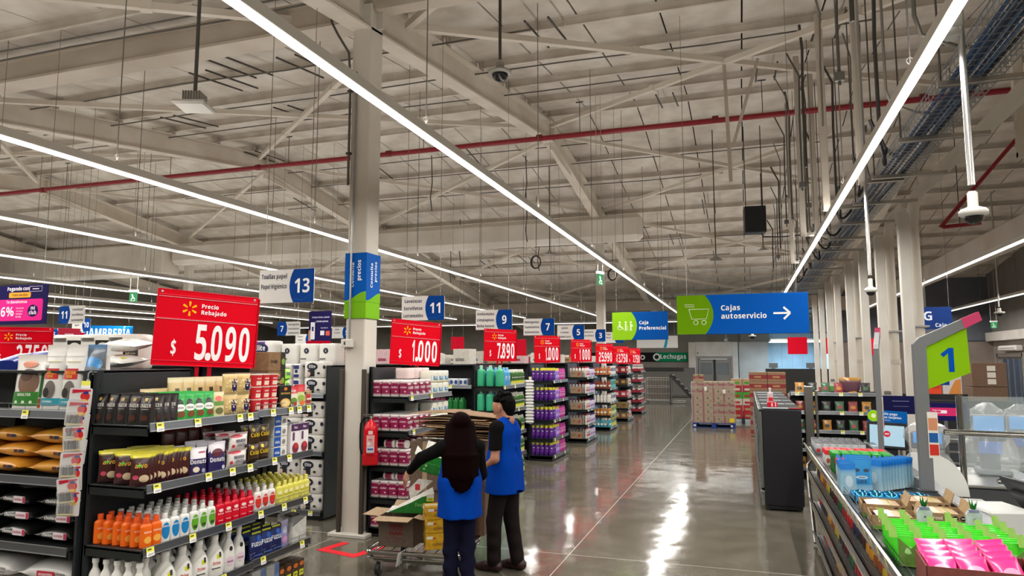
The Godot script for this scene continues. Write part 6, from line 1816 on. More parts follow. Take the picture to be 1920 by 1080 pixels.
func people_and_cart() -> void:
	person("man in black T-shirt and blue vest looking down beside the trolley", Vector3(-2.3, 0, -6.66), -PI / 2 - 0.2, true)
	person("woman with long black hair and blue vest, back turned", Vector3(-2.42, 0, -5.8), PI + 0.5, false)
	# flat trolley
	var o := Vector3(-3.08, 0, -6.5)
	var t := thing("trolley", "chrome flat trolley on black castors carrying the boxes", "trolley", o, 0.1)
	var m := MB.new().col("#b9bab8")
	m.at(Vector3(0, 0.262, 0), 0, -PI / 2)
	var fr := MB.new().col("#b4b5b3")
	var cor := []
	for q in MB.rrect(0.92, 0.84, 0.08, 4):
		cor.append(Vector3(q.x, 0.235, q.y))
	cor.append(cor[0])
	fr.tube(cor, 0.022, 8)
	fr.tube(cor.map(func(q): return q + Vector3(0, -0.05, 0)), 0.012, 6)
	for i in 9:
		fr.tube([Vector3(-0.44 + i * 0.11, 0.238, -0.41), Vector3(-0.44 + i * 0.11, 0.238, 0.41)], 0.006, 6)
	part("deck_frame", fr, "chrome", t)
	for s in [-1, 1]:
		part("underframe", MB.new().col("#8e8f8d").tube([Vector3(-0.42, 0.235, s * 0.4), Vector3(-0.38, 0.15, s * 0.36), Vector3(0.38, 0.15, s * 0.36), Vector3(0.42, 0.235, s * 0.4)], 0.014, 6).tube([Vector3(-0.2, 0.15, s * 0.36), Vector3(0, 0.232, s * 0.4), Vector3(0.2, 0.15, s * 0.36)], 0.009, 6), "chrome", t)
	for sx in [-0.34, 0.34]:
		for sz in [-0.33, 0.33]:
			var c := part("castor", MB.new().col("#9a9a98").box(Vector3(sx, 0.145, sz), Vector3(0.09, 0.012, 0.09), 0.004).box(Vector3(sx - 0.022, 0.1, sz + 0.015), Vector3(0.006, 0.09, 0.04)).box(Vector3(sx + 0.022, 0.1, sz + 0.015), Vector3(0.006, 0.09, 0.04)), "metal", t)
			var wm := MB.new().col("#1b1b1c")
			wm.at(Vector3(sx, 0.065, sz + 0.03), 0, 0, PI / 2)
			wm.lathe([[0.055, -0.02], [0.064, -0.016], [0.064, 0.016], [0.055, 0.02]], 18)
			wm.col("#8f8f8d").lathe([[0.02, -0.018], [0.02, 0.018]], 10)
			part("wheel", wm, "satin", c)
	part("paper_tag", MB.new().col("#cfcfca").bar(Vector3(-0.08, 0.26, 0.43), Vector3(-0.1, 0.14, 0.435), 0.18, 0.003), "matt", t)
	var y := 0.258
	# brown carton with open flaps
	var b := thing("open_carton", "brown open carton with a red stamp on the trolley", "box", Vector3(-3.27, y, -6.37), 0.1)
	open_box(b, 0.36, 0.28, 0.34, "#6f5f52", "#b59b7c", [[-1, 0, 0.05, 0.17], [0, 1, -0.06, 0.16], [1, 0, -0.2, 0.1], [0, -1, 0.5, 0.14]])
	var st := MB.new().col("#7a2f2c").at(Vector3(0.0, 0.16, 0.171)).plate(MB.rrect(0.14, 0.1, 0.012), 0, 0.001).col("#6f5f52").text("HUGO", bold, Vector2(0, -0.025), 0.05, 0.002, 0.7).col("#7a3f38").text("BABY DIAPER", bold, Vector2(0, -0.09), 0.02, 0.001, 0.8).text("PANTS", bold, Vector2(0, -0.12), 0.02, 0.001, 0.8)
	part("printed_stamp", st, "matt", b)
	# yellow cartons
	for i in 3:
		var yb := thing("yellow_carton", "yellow carton on the trolley, %s of the stack" % ["bottom", "middle", "topmost"][i], "box", Vector3(-2.885, y + 0.002 + i * 0.124 + (0.03 if i > 0 else 0.0), -6.3), 0.55 + 0.04 * i)
		var hh := 0.15 if i == 0 else 0.12
		part("box_body", MB.new().col("#dba818").box(Vector3(0, hh / 2, 0), Vector3(0.2, hh, 0.2), 0.004), "card", yb)
		var ym := MB.new()
		for s in 2:
			ym.at(Vector3.ZERO, [0.0, -PI / 2][s])
			ym.col("#e8e2d2").box(Vector3(-0.06, hh * 0.75, 0.1015), Vector3(0.06, 0.025, 0.001)).col("#c2362a").box(Vector3(-0.02, hh * 0.72, 0.1015), Vector3(0.03, 0.012, 0.001)).col("#7a4a18").text("Maggi" if s else "cubos", bold, Vector2(0.02, hh * 0.25), 0.03, 0.102, 0.9)
		part("printed_side", ym, "matt", yb)
		if i == 2:
			part("tape_seal", MB.new().col("#e4dfcf").box(Vector3(0, hh + 0.001, 0), Vector3(0.205, 0.002, 0.05)), "matt", yb)
	var tag_card := thing("price_card", "small yellow and white price card standing on the top yellow carton", "card", Vector3(-2.93, y + 0.43, -6.28), 0.3)
	part("card", MB.new().col("#dfe04a").box(Vector3(0, 0.018, 0), Vector3(0.07, 0.03, 0.003)).col("#ecebe4").box(Vector3(0, 0.05, -0.004), Vector3(0.07, 0.032, 0.003)).col("#8a8a30").box(Vector3(0, 0.02, 0.002), Vector3(0.04, 0.01, 0.001)), "matt", tag_card)
	# green and white trays
	var g := thing("green_tray", "green and white cut carton lying on the brown open carton", "box", Vector3(-3.2, y + 0.3, -6.42), 0.3)
	var gm := MB.new().col("#1f7a26").plate(PackedVector2Array([Vector2(-0.22, 0), Vector2(0.2, -0.01), Vector2(0.24, 0.18), Vector2(0.12, 0.15), Vector2(0.0, 0.09)]), 0.09, 0.096)
	gm.col("#ecebe6").plate(PackedVector2Array([Vector2(-0.24, 0.0), Vector2(0.0, 0.11), Vector2(0.22, 0.3), Vector2(0.08, 0.32), Vector2(-0.02, 0.22), Vector2(0.0, 0.12), Vector2(-0.2, 0.02)]), 0.06, 0.066)
	gm.quad(Vector3(-0.24, 0.0, 0.066), Vector3(-0.22, 0, 0.09), Vector3(0.24, 0.18, 0.09), Vector3(0.22, 0.24, 0.066))
	gm.box(Vector3(0, 0.02, -0.02), Vector3(0.42, 0.006, 0.2))
	part("cut_sheet", gm, "card", g)
	part("printed_mark", MB.new().col("#c2343c").at(Vector3(0.07, 0.24, 0.067)).plate(MB.rrect(0.05, 0.06, 0.01), 0, 0.001).at(Vector3(0.1, 0.07, 0.097)).col("#9ccf8a").text("Fungi", reg, Vector2(0, -0.01), 0.03, 0.001, 0.9), "matt", g)
	var g2 := thing("green_box", "tilted green and white box in the woman's outstretched hand", "box", Vector3(-2.83, 1.0, -6.18))
	g2.basis = Basis.from_euler(Vector3(0.15, 0.35, -0.28))
	open_box(g2, 0.3, 0.09, 0.26, "#23872c", "#e9e8e2", [[0, -1, 0.9, 0.14], [-1, 0, 0.6, 0.1], [1, 0, 0.1, 0.09]])
	var gp := MB.new().col("#7ab83a").box(Vector3(-0.155, 0.05, 0.02), Vector3(0.004, 0.1, 0.2)).col("#9ccf8a").at(Vector3(0, 0.045, 0.1305)).text("Fungi", reg, Vector2(0.07, -0.02), 0.025, 0, 0.9).plate(MB.oval(0.025, 0.025, 14, -0.1, 0.02), 0, 0.001).plate(MB.oval(0.02, 0.02, 14, -0.11, -0.015), 0, 0.001)
	part("printed_mark", gp, "matt", g2)
	# tall brown cartons and the pile of flattened cardboard
	for q in [[-2.74, -6.97, 0.3, 0.56, 0.26, 0.05, "tall brown carton beside the man's legs on the trolley"], [-3.24, -6.86, 0.34, 0.44, 0.2, 0.1, "brown carton behind the open one on the trolley"]]:
		var c := thing("brown_carton", q[6], "box", Vector3(q[0], y, q[1]), q[5])
		part("box_body", MB.new().col("#7d6450").box(Vector3(0, q[3] / 2, 0), Vector3(q[2], q[3], q[4]), 0.005), "card", c)
		part("tape_strip", MB.new().col("#a58f74").box(Vector3(0, q[3] / 2 + 0.001, 0), Vector3(0.05, q[3] + 0.002, q[4] + 0.002)), "satin", c)
	for q in [[-2.74, y + 0.562, -6.97, 0.28, 0.42, "#8a6a52", "upper brown carton under the flattened cardboard"], [-3.22, y + 0.442, -6.86, 0.32, 0.5, "#6f5a4a", "upper dark carton under the flattened cardboard"]]:
		var c := thing("brown_carton", q[6], "box", Vector3(q[0], q[1], q[2]), 0.1)
		part("box_body", MB.new().col(q[5]).box(Vector3(0, q[4] / 2, 0), Vector3(q[3], q[4], 0.26), 0.005), "card", c)
		part("tape_strip", MB.new().col("#a58f74").box(Vector3(0, q[4] / 2 + 0.001, 0), Vector3(0.05, q[4] + 0.002, 0.262)), "satin", c)
	var pk := thing("pink_packet", "pink and blue packet tucked between the two workers", "packet", Vector3(-2.7, y + 0.002, -6.74), 0.2)
	part("body", MB.new().col("#b8465a").box(Vector3(0, 0.36, 0), Vector3(0.1, 0.72, 0.1), 0.01).col("#3a6aa8").box(Vector3(0, 0.5, 0.001), Vector3(0.102, 0.1, 0.102), 0.01), "film", pk)
	rng.seed = 55
	for i in 11:
		var c := thing("cardboard_sheet", "flattened cardboard sheet in the pile on the trolley, %s from bottom" % ORD[i], "cardboard", Vector3(-2.84 + rng.randf_range(-0.1, 0.06), 1.245 + i * 0.022, -6.92 + rng.randf_range(-0.05, 0.04)))
		c.basis = Basis.from_euler(Vector3(0.0, rng.randf_range(-0.2, 0.24), rng.randf_range(-0.012, 0.012)))
		var cm := MB.new().col(["#a58462", "#8f7052", "#b5946e"][i % 3])
		var rows := []
		var hw := rng.randf_range(0.36, 0.52)
		for sgn in 2:
			var fw := []
			for j in 9:
				var u := j / 8.0 * 2 - 1
				var yy := 0.006 * sin(u * 3.0 + i) + (0.05 if i == 10 else 0.0) * (1.0 - absf(u + 0.1)) 
				fw.append(Vector3(u * hw, yy, 0.22))
			rows = fw
		for j in 8:
			var a: Vector3 = rows[j]
			var bq: Vector3 = rows[j + 1]
			for side in [0.0, 0.006]:
				var s := Vector3(0, side, 0)
				var z := Vector3(0, 0, -0.44)
				if side > 0:
					cm.quad(a + s, bq + s, bq + s + z, a + s + z)
				else:
					cm.quad(a + z, bq + z, bq, a)
			cm.quad(a, bq, bq + Vector3(0, 0.006, 0), a + Vector3(0, 0.006, 0))
			cm.quad(bq + Vector3(0, 0, -0.44), a + Vector3(0, 0, -0.44), a + Vector3(0, 0.006, -0.44), bq + Vector3(0, 0.006, -0.44))
		part("sheet", cm, "card", c)

# ---------- checkout side ----------
func impulse_display() -> void:
	rng.seed = 71
	var t := thing("queue_display", "long grey sweets display with sloping rails beside the main aisle", "shelf unit", Vector3(0.68, 0, 0))
	var z0 := -2.6
	var z1 := -9.35
	var ln := z0 - z1
	var zc := (z0 + z1) / 2
	part("back_panel", MB.new().col("#55585b").box(Vector3(0.66, 0.52, zc), Vector3(0.04, 1.0, ln), 0.004), "shelf", t)
	part("ledge", MB.new().col("#7c8083").box(Vector3(0.7, 1.06, zc), Vector3(0.1, 0.03, ln), 0.006).box(Vector3(0.645, 1.02, zc), Vector3(0.012, 0.11, ln)), "metal", t)
	for i in 6:
		part("ledge_joint", MB.new().col("#b5b8ba").box(Vector3(0.7, 1.0765, z1 + 0.4 + i * 1.15), Vector3(0.09, 0.003, 0.1)), "satin", t)
	var lv := [0.12, 0.42, 0.72, 1.0]
	for i in 4:
		var far_end: float = [-8.6, -8.95, -9.25, -9.35][i]
		var l: float = z0 - far_end
		var c: float = (z0 + far_end) / 2
		var s := part("shelf", MB.new().col("#3d4144").box(Vector3(0.33, lv[i] - 0.014, c), Vector3(0.62, 0.024, l), 0.003), "shelf", t)
		var r := MB.new()
		r.at(Vector3(-0.005, lv[i] - 0.005, c), 0, 0, 0.25)
		r.col("#85827d").box(Vector3.ZERO, Vector3(0.012, 0.09, l), 0.002)
		r.col("#a9a7a2").box(Vector3(-0.004, 0.046, 0), Vector3(0.016, 0.008, l)).box(Vector3(-0.004, -0.046, 0), Vector3(0.016, 0.008, l))
		part("price_rail", r, "metal", s)
		var n := int(l / 0.24)
		for k in n:
			if rng.randf() < 0.7:
				var g := MB.new()
				g.at(Vector3(-0.012, lv[i] - 0.004, z0 - 0.15 - k * 0.24), 0, 0, 0.25)
				g.col("#d9d48a").box(Vector3(0, 0, 0), Vector3(0.002, 0.045, 0.055)).col("#c9a83a").box(Vector3(-0.001, 0.004, 0), Vector3(0.002, 0.012, 0.03))
				part("price_tag", g, "matt", s)
		var w := MB.new().col("#2e2f30")
		for h in [0.025, 0.055]:
			w.tube([Vector3(0.03, lv[i] + h, far_end), Vector3(0.03, lv[i] + h, z0)], 0.003, 5)
		part("front_wire", w, "metal", s)
	var fr := MB.new().col("#a3a19d")
	fr.tube([Vector3(0.0, 0.03, z1 + 0.75), Vector3(0.0, 0.6, z1 + 0.2), Vector3(0.01, 0.78, z1 + 0.05), Vector3(0.06, 0.84, z1 + 0.02), Vector3(0.3, 0.86, z1 + 0.02)], 0.022, 8)
	fr.tube([Vector3(0.28, 0.03, z1 + 0.3), Vector3(0.28, 0.86, z1 + 0.02)], 0.02, 8)
	part("end_frame", fr, "metal", t)
	frame(Vector3.ZERO, 0.0)
	# lower tiers
	var pr := []
	var cs := [["#5a1c1e", "#7a2a26"], ["#b3202a", "#c42a30"], ["#c58a2c", "#d09a3a"], ["#2b2624", "#38302c"], ["#9a2430", "#d8b04a"], ["#3f2a20", "#6a4028"], ["#b5a23a", "#c9b64a"], ["#2c5a3a", "#3f7a4a"], ["#23324a", "#5a2a22"], ["#8a4a2a", "#b8342a"]]
	var nm := ["dark red sweets pack", "red sweets pack", "golden sweets pack", "black sweets pack", "crimson and gold pack", "brown chocolate pack", "mustard sweets pack", "green sweets pack", "navy and brown pack", "rust and red pack"]
	for i in cs.size():
		pr.append(pack("sweets_pack", "packet", pouch(0.13, 0.2, 0.09), cs[i], [["o", 0, 0.1, 0.08, 0.06, cs[(i + 3) % 10][1]], ["r", -0.04, 0.13, 0.04, 0.15, "#e3dccb"]], "film"))
	for tier in 3:
		for k in 40:
			var q: int = (k / 2 * 3 + tier * 4) % 10
			var z := z0 - 0.25 - k * 0.155
			if z < [-8.5, -8.85, -9.15][tier]:
				break
			dup(pr[q], Vector3(0.8, lv[tier], z), -PI / 2 + rng.randf_range(-0.15, 0.15), "%s on the %s tier of the queue display, %s along" % [nm[q], ["lowest", "second", "third"][tier], ORD[k]], "sweets packs under the queue display")
			dup(pr[q], Vector3(0.95, lv[tier], z + 0.01), -PI / 2 + rng.randf_range(-0.15, 0.15), "%s behind the front row of %s queue tier, %s along" % [nm[q], ["lowest", "second", "third"][tier], ORD[k]], "sweets packs in the second row")
	# top tier, from the far end
	var y := 1.0
	var hk := pack("battery_card", "packet", pillow(0.07, 0.13, 0.03), ["#8d9094", "#b9bcbf", "#5c6064"], [["r", -0.02, 0.02, 0.02, 0.06, "#c43a3a"]], "film")
	for i in 7:
		for k in 5:
			dup(hk, Vector3(0.76 + i * 0.075, y, -9.2 + k * 0.14), rng.randf_range(-0.3, 0.3), "grey battery card at the far end, %s along, %s row" % [ORD[i], ORD[k]], "grey battery cards")
	var ct := pack("candy_tube", "tube", [[0, 0.024, 0.024, 2], [0.01, 0.026, 0.026, 2], [0.1, 0.026, 0.026, 2], [0.11, 0.024, 0.024, 2]], ["#d8d4cc", "#cfd6d2", "#e3a29a"], [["o", 0, 0.05, 0.035, 0.05, "#c2584a"]], "gloss", [0.027, 0.045, "#d8182c", 0.108])
	for i in 10:
		for k in 4:
			dup(ct, Vector3(0.76 + i * 0.055 + (0.02 if i > 4 else 0.0), y, -7.95 + k * 0.075), 0.0, "red capped candy tube, %s along, %s row" % [ORD[i], ORD[k]], "red capped candy tubes")
	var gc := pack("green_dispenser", "dispenser", [[0, 0.034, 0.028, 2.6], [0.02, 0.036, 0.03, 2.6], [0.11, 0.03, 0.026, 2.6], [0.13, 0.04, 0.032, 3], [0.17, 0.042, 0.034, 3], [0.18, 0.038, 0.03, 3]], ["#2f7a3a", "#3a6a44", "#2a7a34", "#17962a", "#1fa834"], [["o", 0, 0.07, 0.04, 0.05, "#1e3a24"], ["r", -0.012, 0.085, 0.02, 0.1, "#d04a5a"]], "gloss")
	for i in 6:
		for k in 3:
			dup(gc, Vector3(0.79 + i * 0.086, y, -7.5 + k * 0.1), rng.randf_range(-0.1, 0.1), "bright green candy dispenser, %s along, %s row" % [ORD[i], ORD[k]], "green candy dispensers")
	var pn := pack("blue_top_stick", "stick", [[0, 0.018, 0.018, 2], [0.1, 0.018, 0.018, 2], [0.11, 0.022, 0.022, 2], [0.15, 0.022, 0.022, 2], [0.17, 0.012, 0.012, 2], [0.19, 0.01, 0.01, 2]], ["#d5cfd4", "#c8283c", "#d8304a", "#2f7ad0", "#2a70c8"], [], "gloss")
	for i in 9:
		for k in 3:
			dup(pn, Vector3(0.78 + i * 0.05, y, -7.1 + k * 0.09), 0, "blue topped lolly stick, %s along, %s row" % [ORD[i], ORD[k]], "blue topped lolly sticks")
	var bb := pack("blue_toy_bag", "bag", pouch(0.16, 0.26, 0.05), ["#9fc4da", "#4fa8d8", "#2f94d4", "#2a8ad0"], [["r", -0.075, 0.06, 0.075, 0.25, "#2f95d6"], ["o", -0.035, 0.17, 0.045, 0.028, "#3a4a5a"], ["o", 0.035, 0.17, 0.045, 0.028, "#3a4a5a"], ["o", 0, 0.115, 0.09, 0.025, "#dfe8ee"], ["o", 0, 0.115, 0.06, 0.012, "#6f9ab8"], ["t", "LUCK", 0, 0.07, 0.025, "#4a3a2a", 0.8]], "film")
	for k in 3:
		dup(bb, Vector3(0.86, y, -6.3 - k * 0.12), 0.08, "light blue toy bag with round glasses print, %s row" % ORD[k], "light blue toy bags with print")
	var b2 := pack("blue_header_bag", "bag", pouch(0.13, 0.24, 0.035), ["#a9c4d0", "#8fb8cc", "#2f8fd6", "#1f7fd0"], [["r", -0.06, 0.19, 0.06, 0.23, "#1d7ed2"], ["o", 0, 0.1, 0.06, 0.09, "#c3d6de"]], "film")
	for k in 3:
		dup(b2, Vector3(0.745, y, -6.15 - k * 0.1), 0.35, "clear bag with a blue header beside the print bag, %s row" % ORD[k], "blue header bags")
	for i in 11:
		dup(b2, Vector3(0.97 + i * 0.028, y + 0.01, -6.35 - i * 0.03), -0.9 + rng.randf_range(-0.1, 0.1), "clear bag with a blue header in the leaning row, %s along" % ORD[i], "blue header bags")
	var tray := thing("blue_tray", "light blue cardboard tray of shiny blue sweets", "tray", Vector3(1.0, y + 0.002, -5.92))
	open_box(tray, 0.52, 0.05, 0.24, "#3f96cc", "#d9e6ec", [[1, 0, -0.9, 0.1]])
	var sc := pack("blue_sweet", "sweet", [[0, 0.02, 0.02, 2], [0.01, 0.045, 0.04, 2.2], [0.03, 0.05, 0.045, 2.2], [0.05, 0.04, 0.036, 2.2], [0.058, 0.015, 0.015, 2]], ["#1a7fc0", "#3fa8dc", "#1f88c8"], [], "chrome")
	for i in 5:
		for k in 2:
			dup(sc, Vector3(0.8 + i * 0.1, y + 0.012, -5.87 - k * 0.1), rng.randf() * 3, "shiny blue wrapped sweet in the blue tray, %s along, %s row" % [ORD[i], ORD[k]], "shiny blue sweets")
	# kraft snack boxes
	for i in 4:
		var kx: float = [0.86, 1.16, 0.86, 1.16][i]
		var kz: float = [-5.05, -5.25, -5.42, -5.62][i]
		var kb := thing("snack_box", "kraft box of snack bars, %s" % ["by the rail with leaf print front", "by the ledge with a curled side card", "behind the one by the rail", "behind the one by the ledge"][i], "box", Vector3(kx, y + 0.002, kz), -0.05)
		open_box(kb, 0.27, 0.085, 0.24, "#a98a62", "#b99d74", [[1, 0, 1.25, 0.07]])
		var bm := MB.new()
		bm.at(Vector3(0, 0, 0.1215)).col("#5f8f2c").box(Vector3(0, 0.012, 0), Vector3(0.268, 0.022, 0.002)).col("#f0e9d8").text("VitaFood", bold, Vector2(-0.05, 0.045), 0.02, 0.001, 0.8).col("#4a3020").plate(MB.rrect(0.07, 0.018, 0.006), 0, 0.003)
		for q in [[0.07, 0.06], [0.11, 0.06], [0.11, 0.028]]:
			bm.col("#1c1a18").plate(MB.oval(0.032, 0.028, 8, q[0], q[1]), 0, 0.002).col("#d8d0c0").box(Vector3(q[0], q[1], 0.0025), Vector3(0.018, 0.005, 0.001))
		part("printed_front", bm, "matt", kb)
	var bar := pack("snack_bar", "snack bar", pillow(0.045, 0.2, 0.025), ["#b99a78", "#c2a684", "#bd9f7e"], [["r", -0.018, 0.05, 0.018, 0.09, "#d9cbb4"], ["r", -0.018, 0.14, 0.018, 0.15, "#8fae3f"]], "film")
	for i in 4:
		var kx: float = [0.86, 1.16, 0.86, 1.16][i]
		var kz: float = [-5.05, -5.25, -5.42, -5.62][i]
		for a in 5:
			for l in 2:
				lie(bar, Vector3(kx - 0.1, y + 0.045 + l * 0.028, kz - 0.09 + a * 0.045), lying(), "kraft wrapped snack bar, box %s, %s across, %s layer" % [ORD[i], ORD[a], ORD[l]], "kraft wrapped snack bars")
	# green bags with zigzag cartons
	var gt := thing("green_display_tray", "lime green zigzag topped display tray of green bags", "tray", Vector3(0.93, y + 0.002, -4.35), -0.05)
	var gm := MB.new().col("#5f8f34")
	for r in 4:
		var zz := 0.24 - r * 0.15
		var pts := PackedVector2Array([Vector2(-0.2, 0.0), Vector2(0.36, 0.0)])
		for k in 6:
			var x1 := 0.36 - k * 0.112
			pts.append(Vector2(x1, 0.14 + 0.02 * (r % 2)))
			if k < 5:
				pts.append(Vector2(x1 - 0.056, 0.09))
		pts.append(Vector2(-0.2, 0.14))
		gm.col("#8fbf4c" if r % 2 else "#6f9a40").plate(pts, zz, zz + 0.004)
		for k in 6:
			var x1 := 0.36 - k * 0.112
			gm.col("#7fae48").quad(Vector3(x1 - 0.04, 0.14, zz + 0.004), Vector3(x1, 0.14, zz + 0.004), Vector3(x1 - 0.005, 0.19, zz - 0.05), Vector3(x1 - 0.035, 0.19, zz - 0.05))
	gm.col("#7fa84a").box(Vector3(0.08, 0.004, 0), Vector3(0.56, 0.006, 0.5))
	part("zigzag_card", gm, "card", gt)
	var gb := pack("green_sweet_bag", "bag", pillow(0.12, 0.14, 0.03), ["#3fd41e", "#52e62c", "#46dc24"], [["o", 0, 0.07, 0.06, 0.04, "#b5f29a"]], "film")
	for i in 5:
		for k in 9:
			dup(gb, Vector3(0.77 + i * 0.112, y + 0.012, -4.13 - k * 0.052), rng.randf_range(-0.2, 0.2), "bright green sweet bag, %s along, %s row" % [ORD[i], ORD[k]], "bright green sweet bags")
	for i in 2:
		var pt := thing("pineapple_tag", "white carton tag with green leaf tuft standing above green bags, %s" % ["by the rail", "by the ledge"][i], "tag", Vector3([0.93, 1.17][i], y + 0.12, -4.55), 0.1)
		part("card", MB.new().col("#c9cad6").plate(PackedVector2Array([Vector2(-0.035, 0), Vector2(0.035, 0), Vector2(0.04, 0.08), Vector2(0.02, 0.11), Vector2(-0.02, 0.11), Vector2(-0.04, 0.08)]), 0, 0.02).col("#8a8ab8").box(Vector3(0, 0.1, 0.01), Vector3(0.05, 0.015, 0.024)).col("#7a7a98").box(Vector3(0.0, 0.055, 0.0205), Vector3(0.012, 0.012, 0.001)), "card", pt)
		var lf := MB.new().col("#2f8a4a")
		for k in 9:
			var a := TAU * k / 9.0
			lf.tri(Vector3(0.012 * cos(a + 0.9), 0.108, 0.01 + 0.012 * sin(a + 0.9)), Vector3(0.012 * cos(a - 0.9), 0.108, 0.01 + 0.012 * sin(a - 0.9)), Vector3(0.026 * cos(a), 0.17 - 0.012 * (k % 3), 0.01 + 0.026 * sin(a)))
			lf.tri(Vector3(0.012 * cos(a - 0.9), 0.108, 0.01 + 0.012 * sin(a - 0.9)), Vector3(0.012 * cos(a + 0.9), 0.108, 0.01 + 0.012 * sin(a + 0.9)), Vector3(0.026 * cos(a), 0.17 - 0.012 * (k % 3), 0.01 + 0.026 * sin(a)))
		part("leaf_tuft", lf, "matt", pt)
	var pb := thing("pink_tray", "reddish open carton full of hot pink bags", "box", Vector3(0.97, y + 0.002, -3.78), -0.06)
	open_box(pb, 0.44, 0.13, 0.3, "#8a4a42", "#a0564c", [[1, 0, 1.0, 0.05]])
	var pk := pack("pink_sweet_bag", "bag", pillow(0.13, 0.15, 0.04), ["#e81e7a", "#f23a90", "#ee2c84"], [["o", 0, 0.07, 0.07, 0.05, "#f7a8cc"]], "film")
	for i in 3:
		for k in 4:
			lie(pk, Vector3(0.82 + i * 0.14, y + 0.05 + 0.012 * k, -3.67 - k * 0.06), Basis.from_euler(Vector3(-0.9 + 0.1 * i, 0.2 * (i - 1), 0.1)), "hot pink sweet bag in the reddish carton, %s along, %s row" % [ORD[i], ORD[k]], "hot pink sweet bags")
	var yt := thing("sale_tag", "yellow sale tag clipped to the ledge", "price tag", Vector3(1.3, 1.03, -3.72), -0.2)
	part("card", MB.new().col("#e3cf3a").plate(MB.rrect(0.13, 0.15, 0.01), 0, 0.002).col("#3a3420").text("50%", bold, Vector2(0, 0.02), 0.03, 0.003).text("SALE", bold, Vector2(0, -0.04), 0.02, 0.003), "matt", yt)

func coolers() -> void:
	for i in 6:
		var t := thing("drinks_cooler", "black drinks cooler with grey glass doors, %s of the aisle row" % ["the one facing the camera", "second", "third", "fourth", "fifth", "last"][i], "cooler", Vector3(0.44, 0, -10.82 - i * 0.98))
		part("cabinet", MB.new().col("#131416").box(Vector3(0.02, 0.72, 0), Vector3(0.5, 1.3, 0.92), 0.012).box(Vector3(0.02, 0.045, 0), Vector3(0.46, 0.05, 0.86)), "satin", t)
		part("top_panel", MB.new().col("#17181a").box(Vector3(0.02, 1.376, 0), Vector3(0.5, 0.012, 0.9), 0.004).col("#b9bec2").box(Vector3(-0.06, 1.386, 0.42), Vector3(0.34, 0.012, 0.07), 0.003).col("#a3242e" if i == 0 else "#9aa0a4").box(Vector3(0.19, 1.386, 0.42), Vector3(0.14, 0.012, 0.07), 0.003), "matt", t)
		part("grille", MB.new().col("#8f9290").box(Vector3(-0.25, 0.16, 0), Vector3(0.05, 0.2, 0.9), 0.01), "metal", t)
		for k in 5:
			part("louvre_slat", MB.new().col("#5d605f").box(Vector3(-0.278, 0.09 + k * 0.035, 0), Vector3(0.01, 0.014, 0.8), 0.003), "metal", t)
		for s in [-1, 1]:
			var d := MB.new().col("#8c8f8d")
			d.box(Vector3(-0.255, 0.82, s * 0.225 + 0.2), Vector3(0.05, 1.1, 0.04), 0.01).box(Vector3(-0.255, 0.82, s * 0.225 - 0.2), Vector3(0.05, 1.1, 0.04), 0.01)
			d.box(Vector3(-0.255, 1.35, s * 0.225), Vector3(0.05, 0.04, 0.44), 0.01).box(Vector3(-0.255, 0.29, s * 0.225), Vector3(0.05, 0.04, 0.44), 0.01)
			var dp := part("door", d, "metal", t)
			part("glass_pane", MB.new().col("#2a3032").box(Vector3(-0.25, 0.82, s * 0.225), Vector3(0.012, 1.04, 0.37)), "gloss", dp)
			part("handle", MB.new().col("#c3c5c4").tube([Vector3(-0.29, 0.6, s * 0.05), Vector3(-0.3, 0.65, s * 0.05), Vector3(-0.3, 1.0, s * 0.05), Vector3(-0.29, 1.05, s * 0.05)], 0.01, 6), "metal", dp)
		for sx in [-0.18, 0.2]:
			part("foot", MB.new().col("#222222").lathe([[0.025, 0.0], [0.025, 0.03]], 8, Vector3(sx, 0, 0.38)).lathe([[0.025, 0.0], [0.025, 0.03]], 8, Vector3(sx, 0, -0.38)), "satin", t)
	var b := pack("water_bottle", "bottle", bottle(0.08, 0.08, 0.26, 0.35, 0.72), ["#c9b8b8", "#d0c4c4"], [["r", -0.038, 0.08, 0.038, 0.13, "#cf2436"]], "gloss", [0.016, 0.02, "#d8d8da", 0.245])
	dup(b, Vector3(0.33, 1.39, -10.68), 0.2, "tall clear bottle with a red band on the front cooler")
	var rc := pack("red_can_pack", "can pack", carton(0.13, 0.07, 0.09), ["#c9182c"], [["r", -0.02, 0.01, 0.0, 0.06, "#e8c8cc"], ["r", 0.03, 0.01, 0.045, 0.06, "#e8c8cc"]], "gloss", [], true)
	dup(rc, Vector3(0.35, 1.39, -10.55), 0.1, "red pack of small cans on the front cooler")

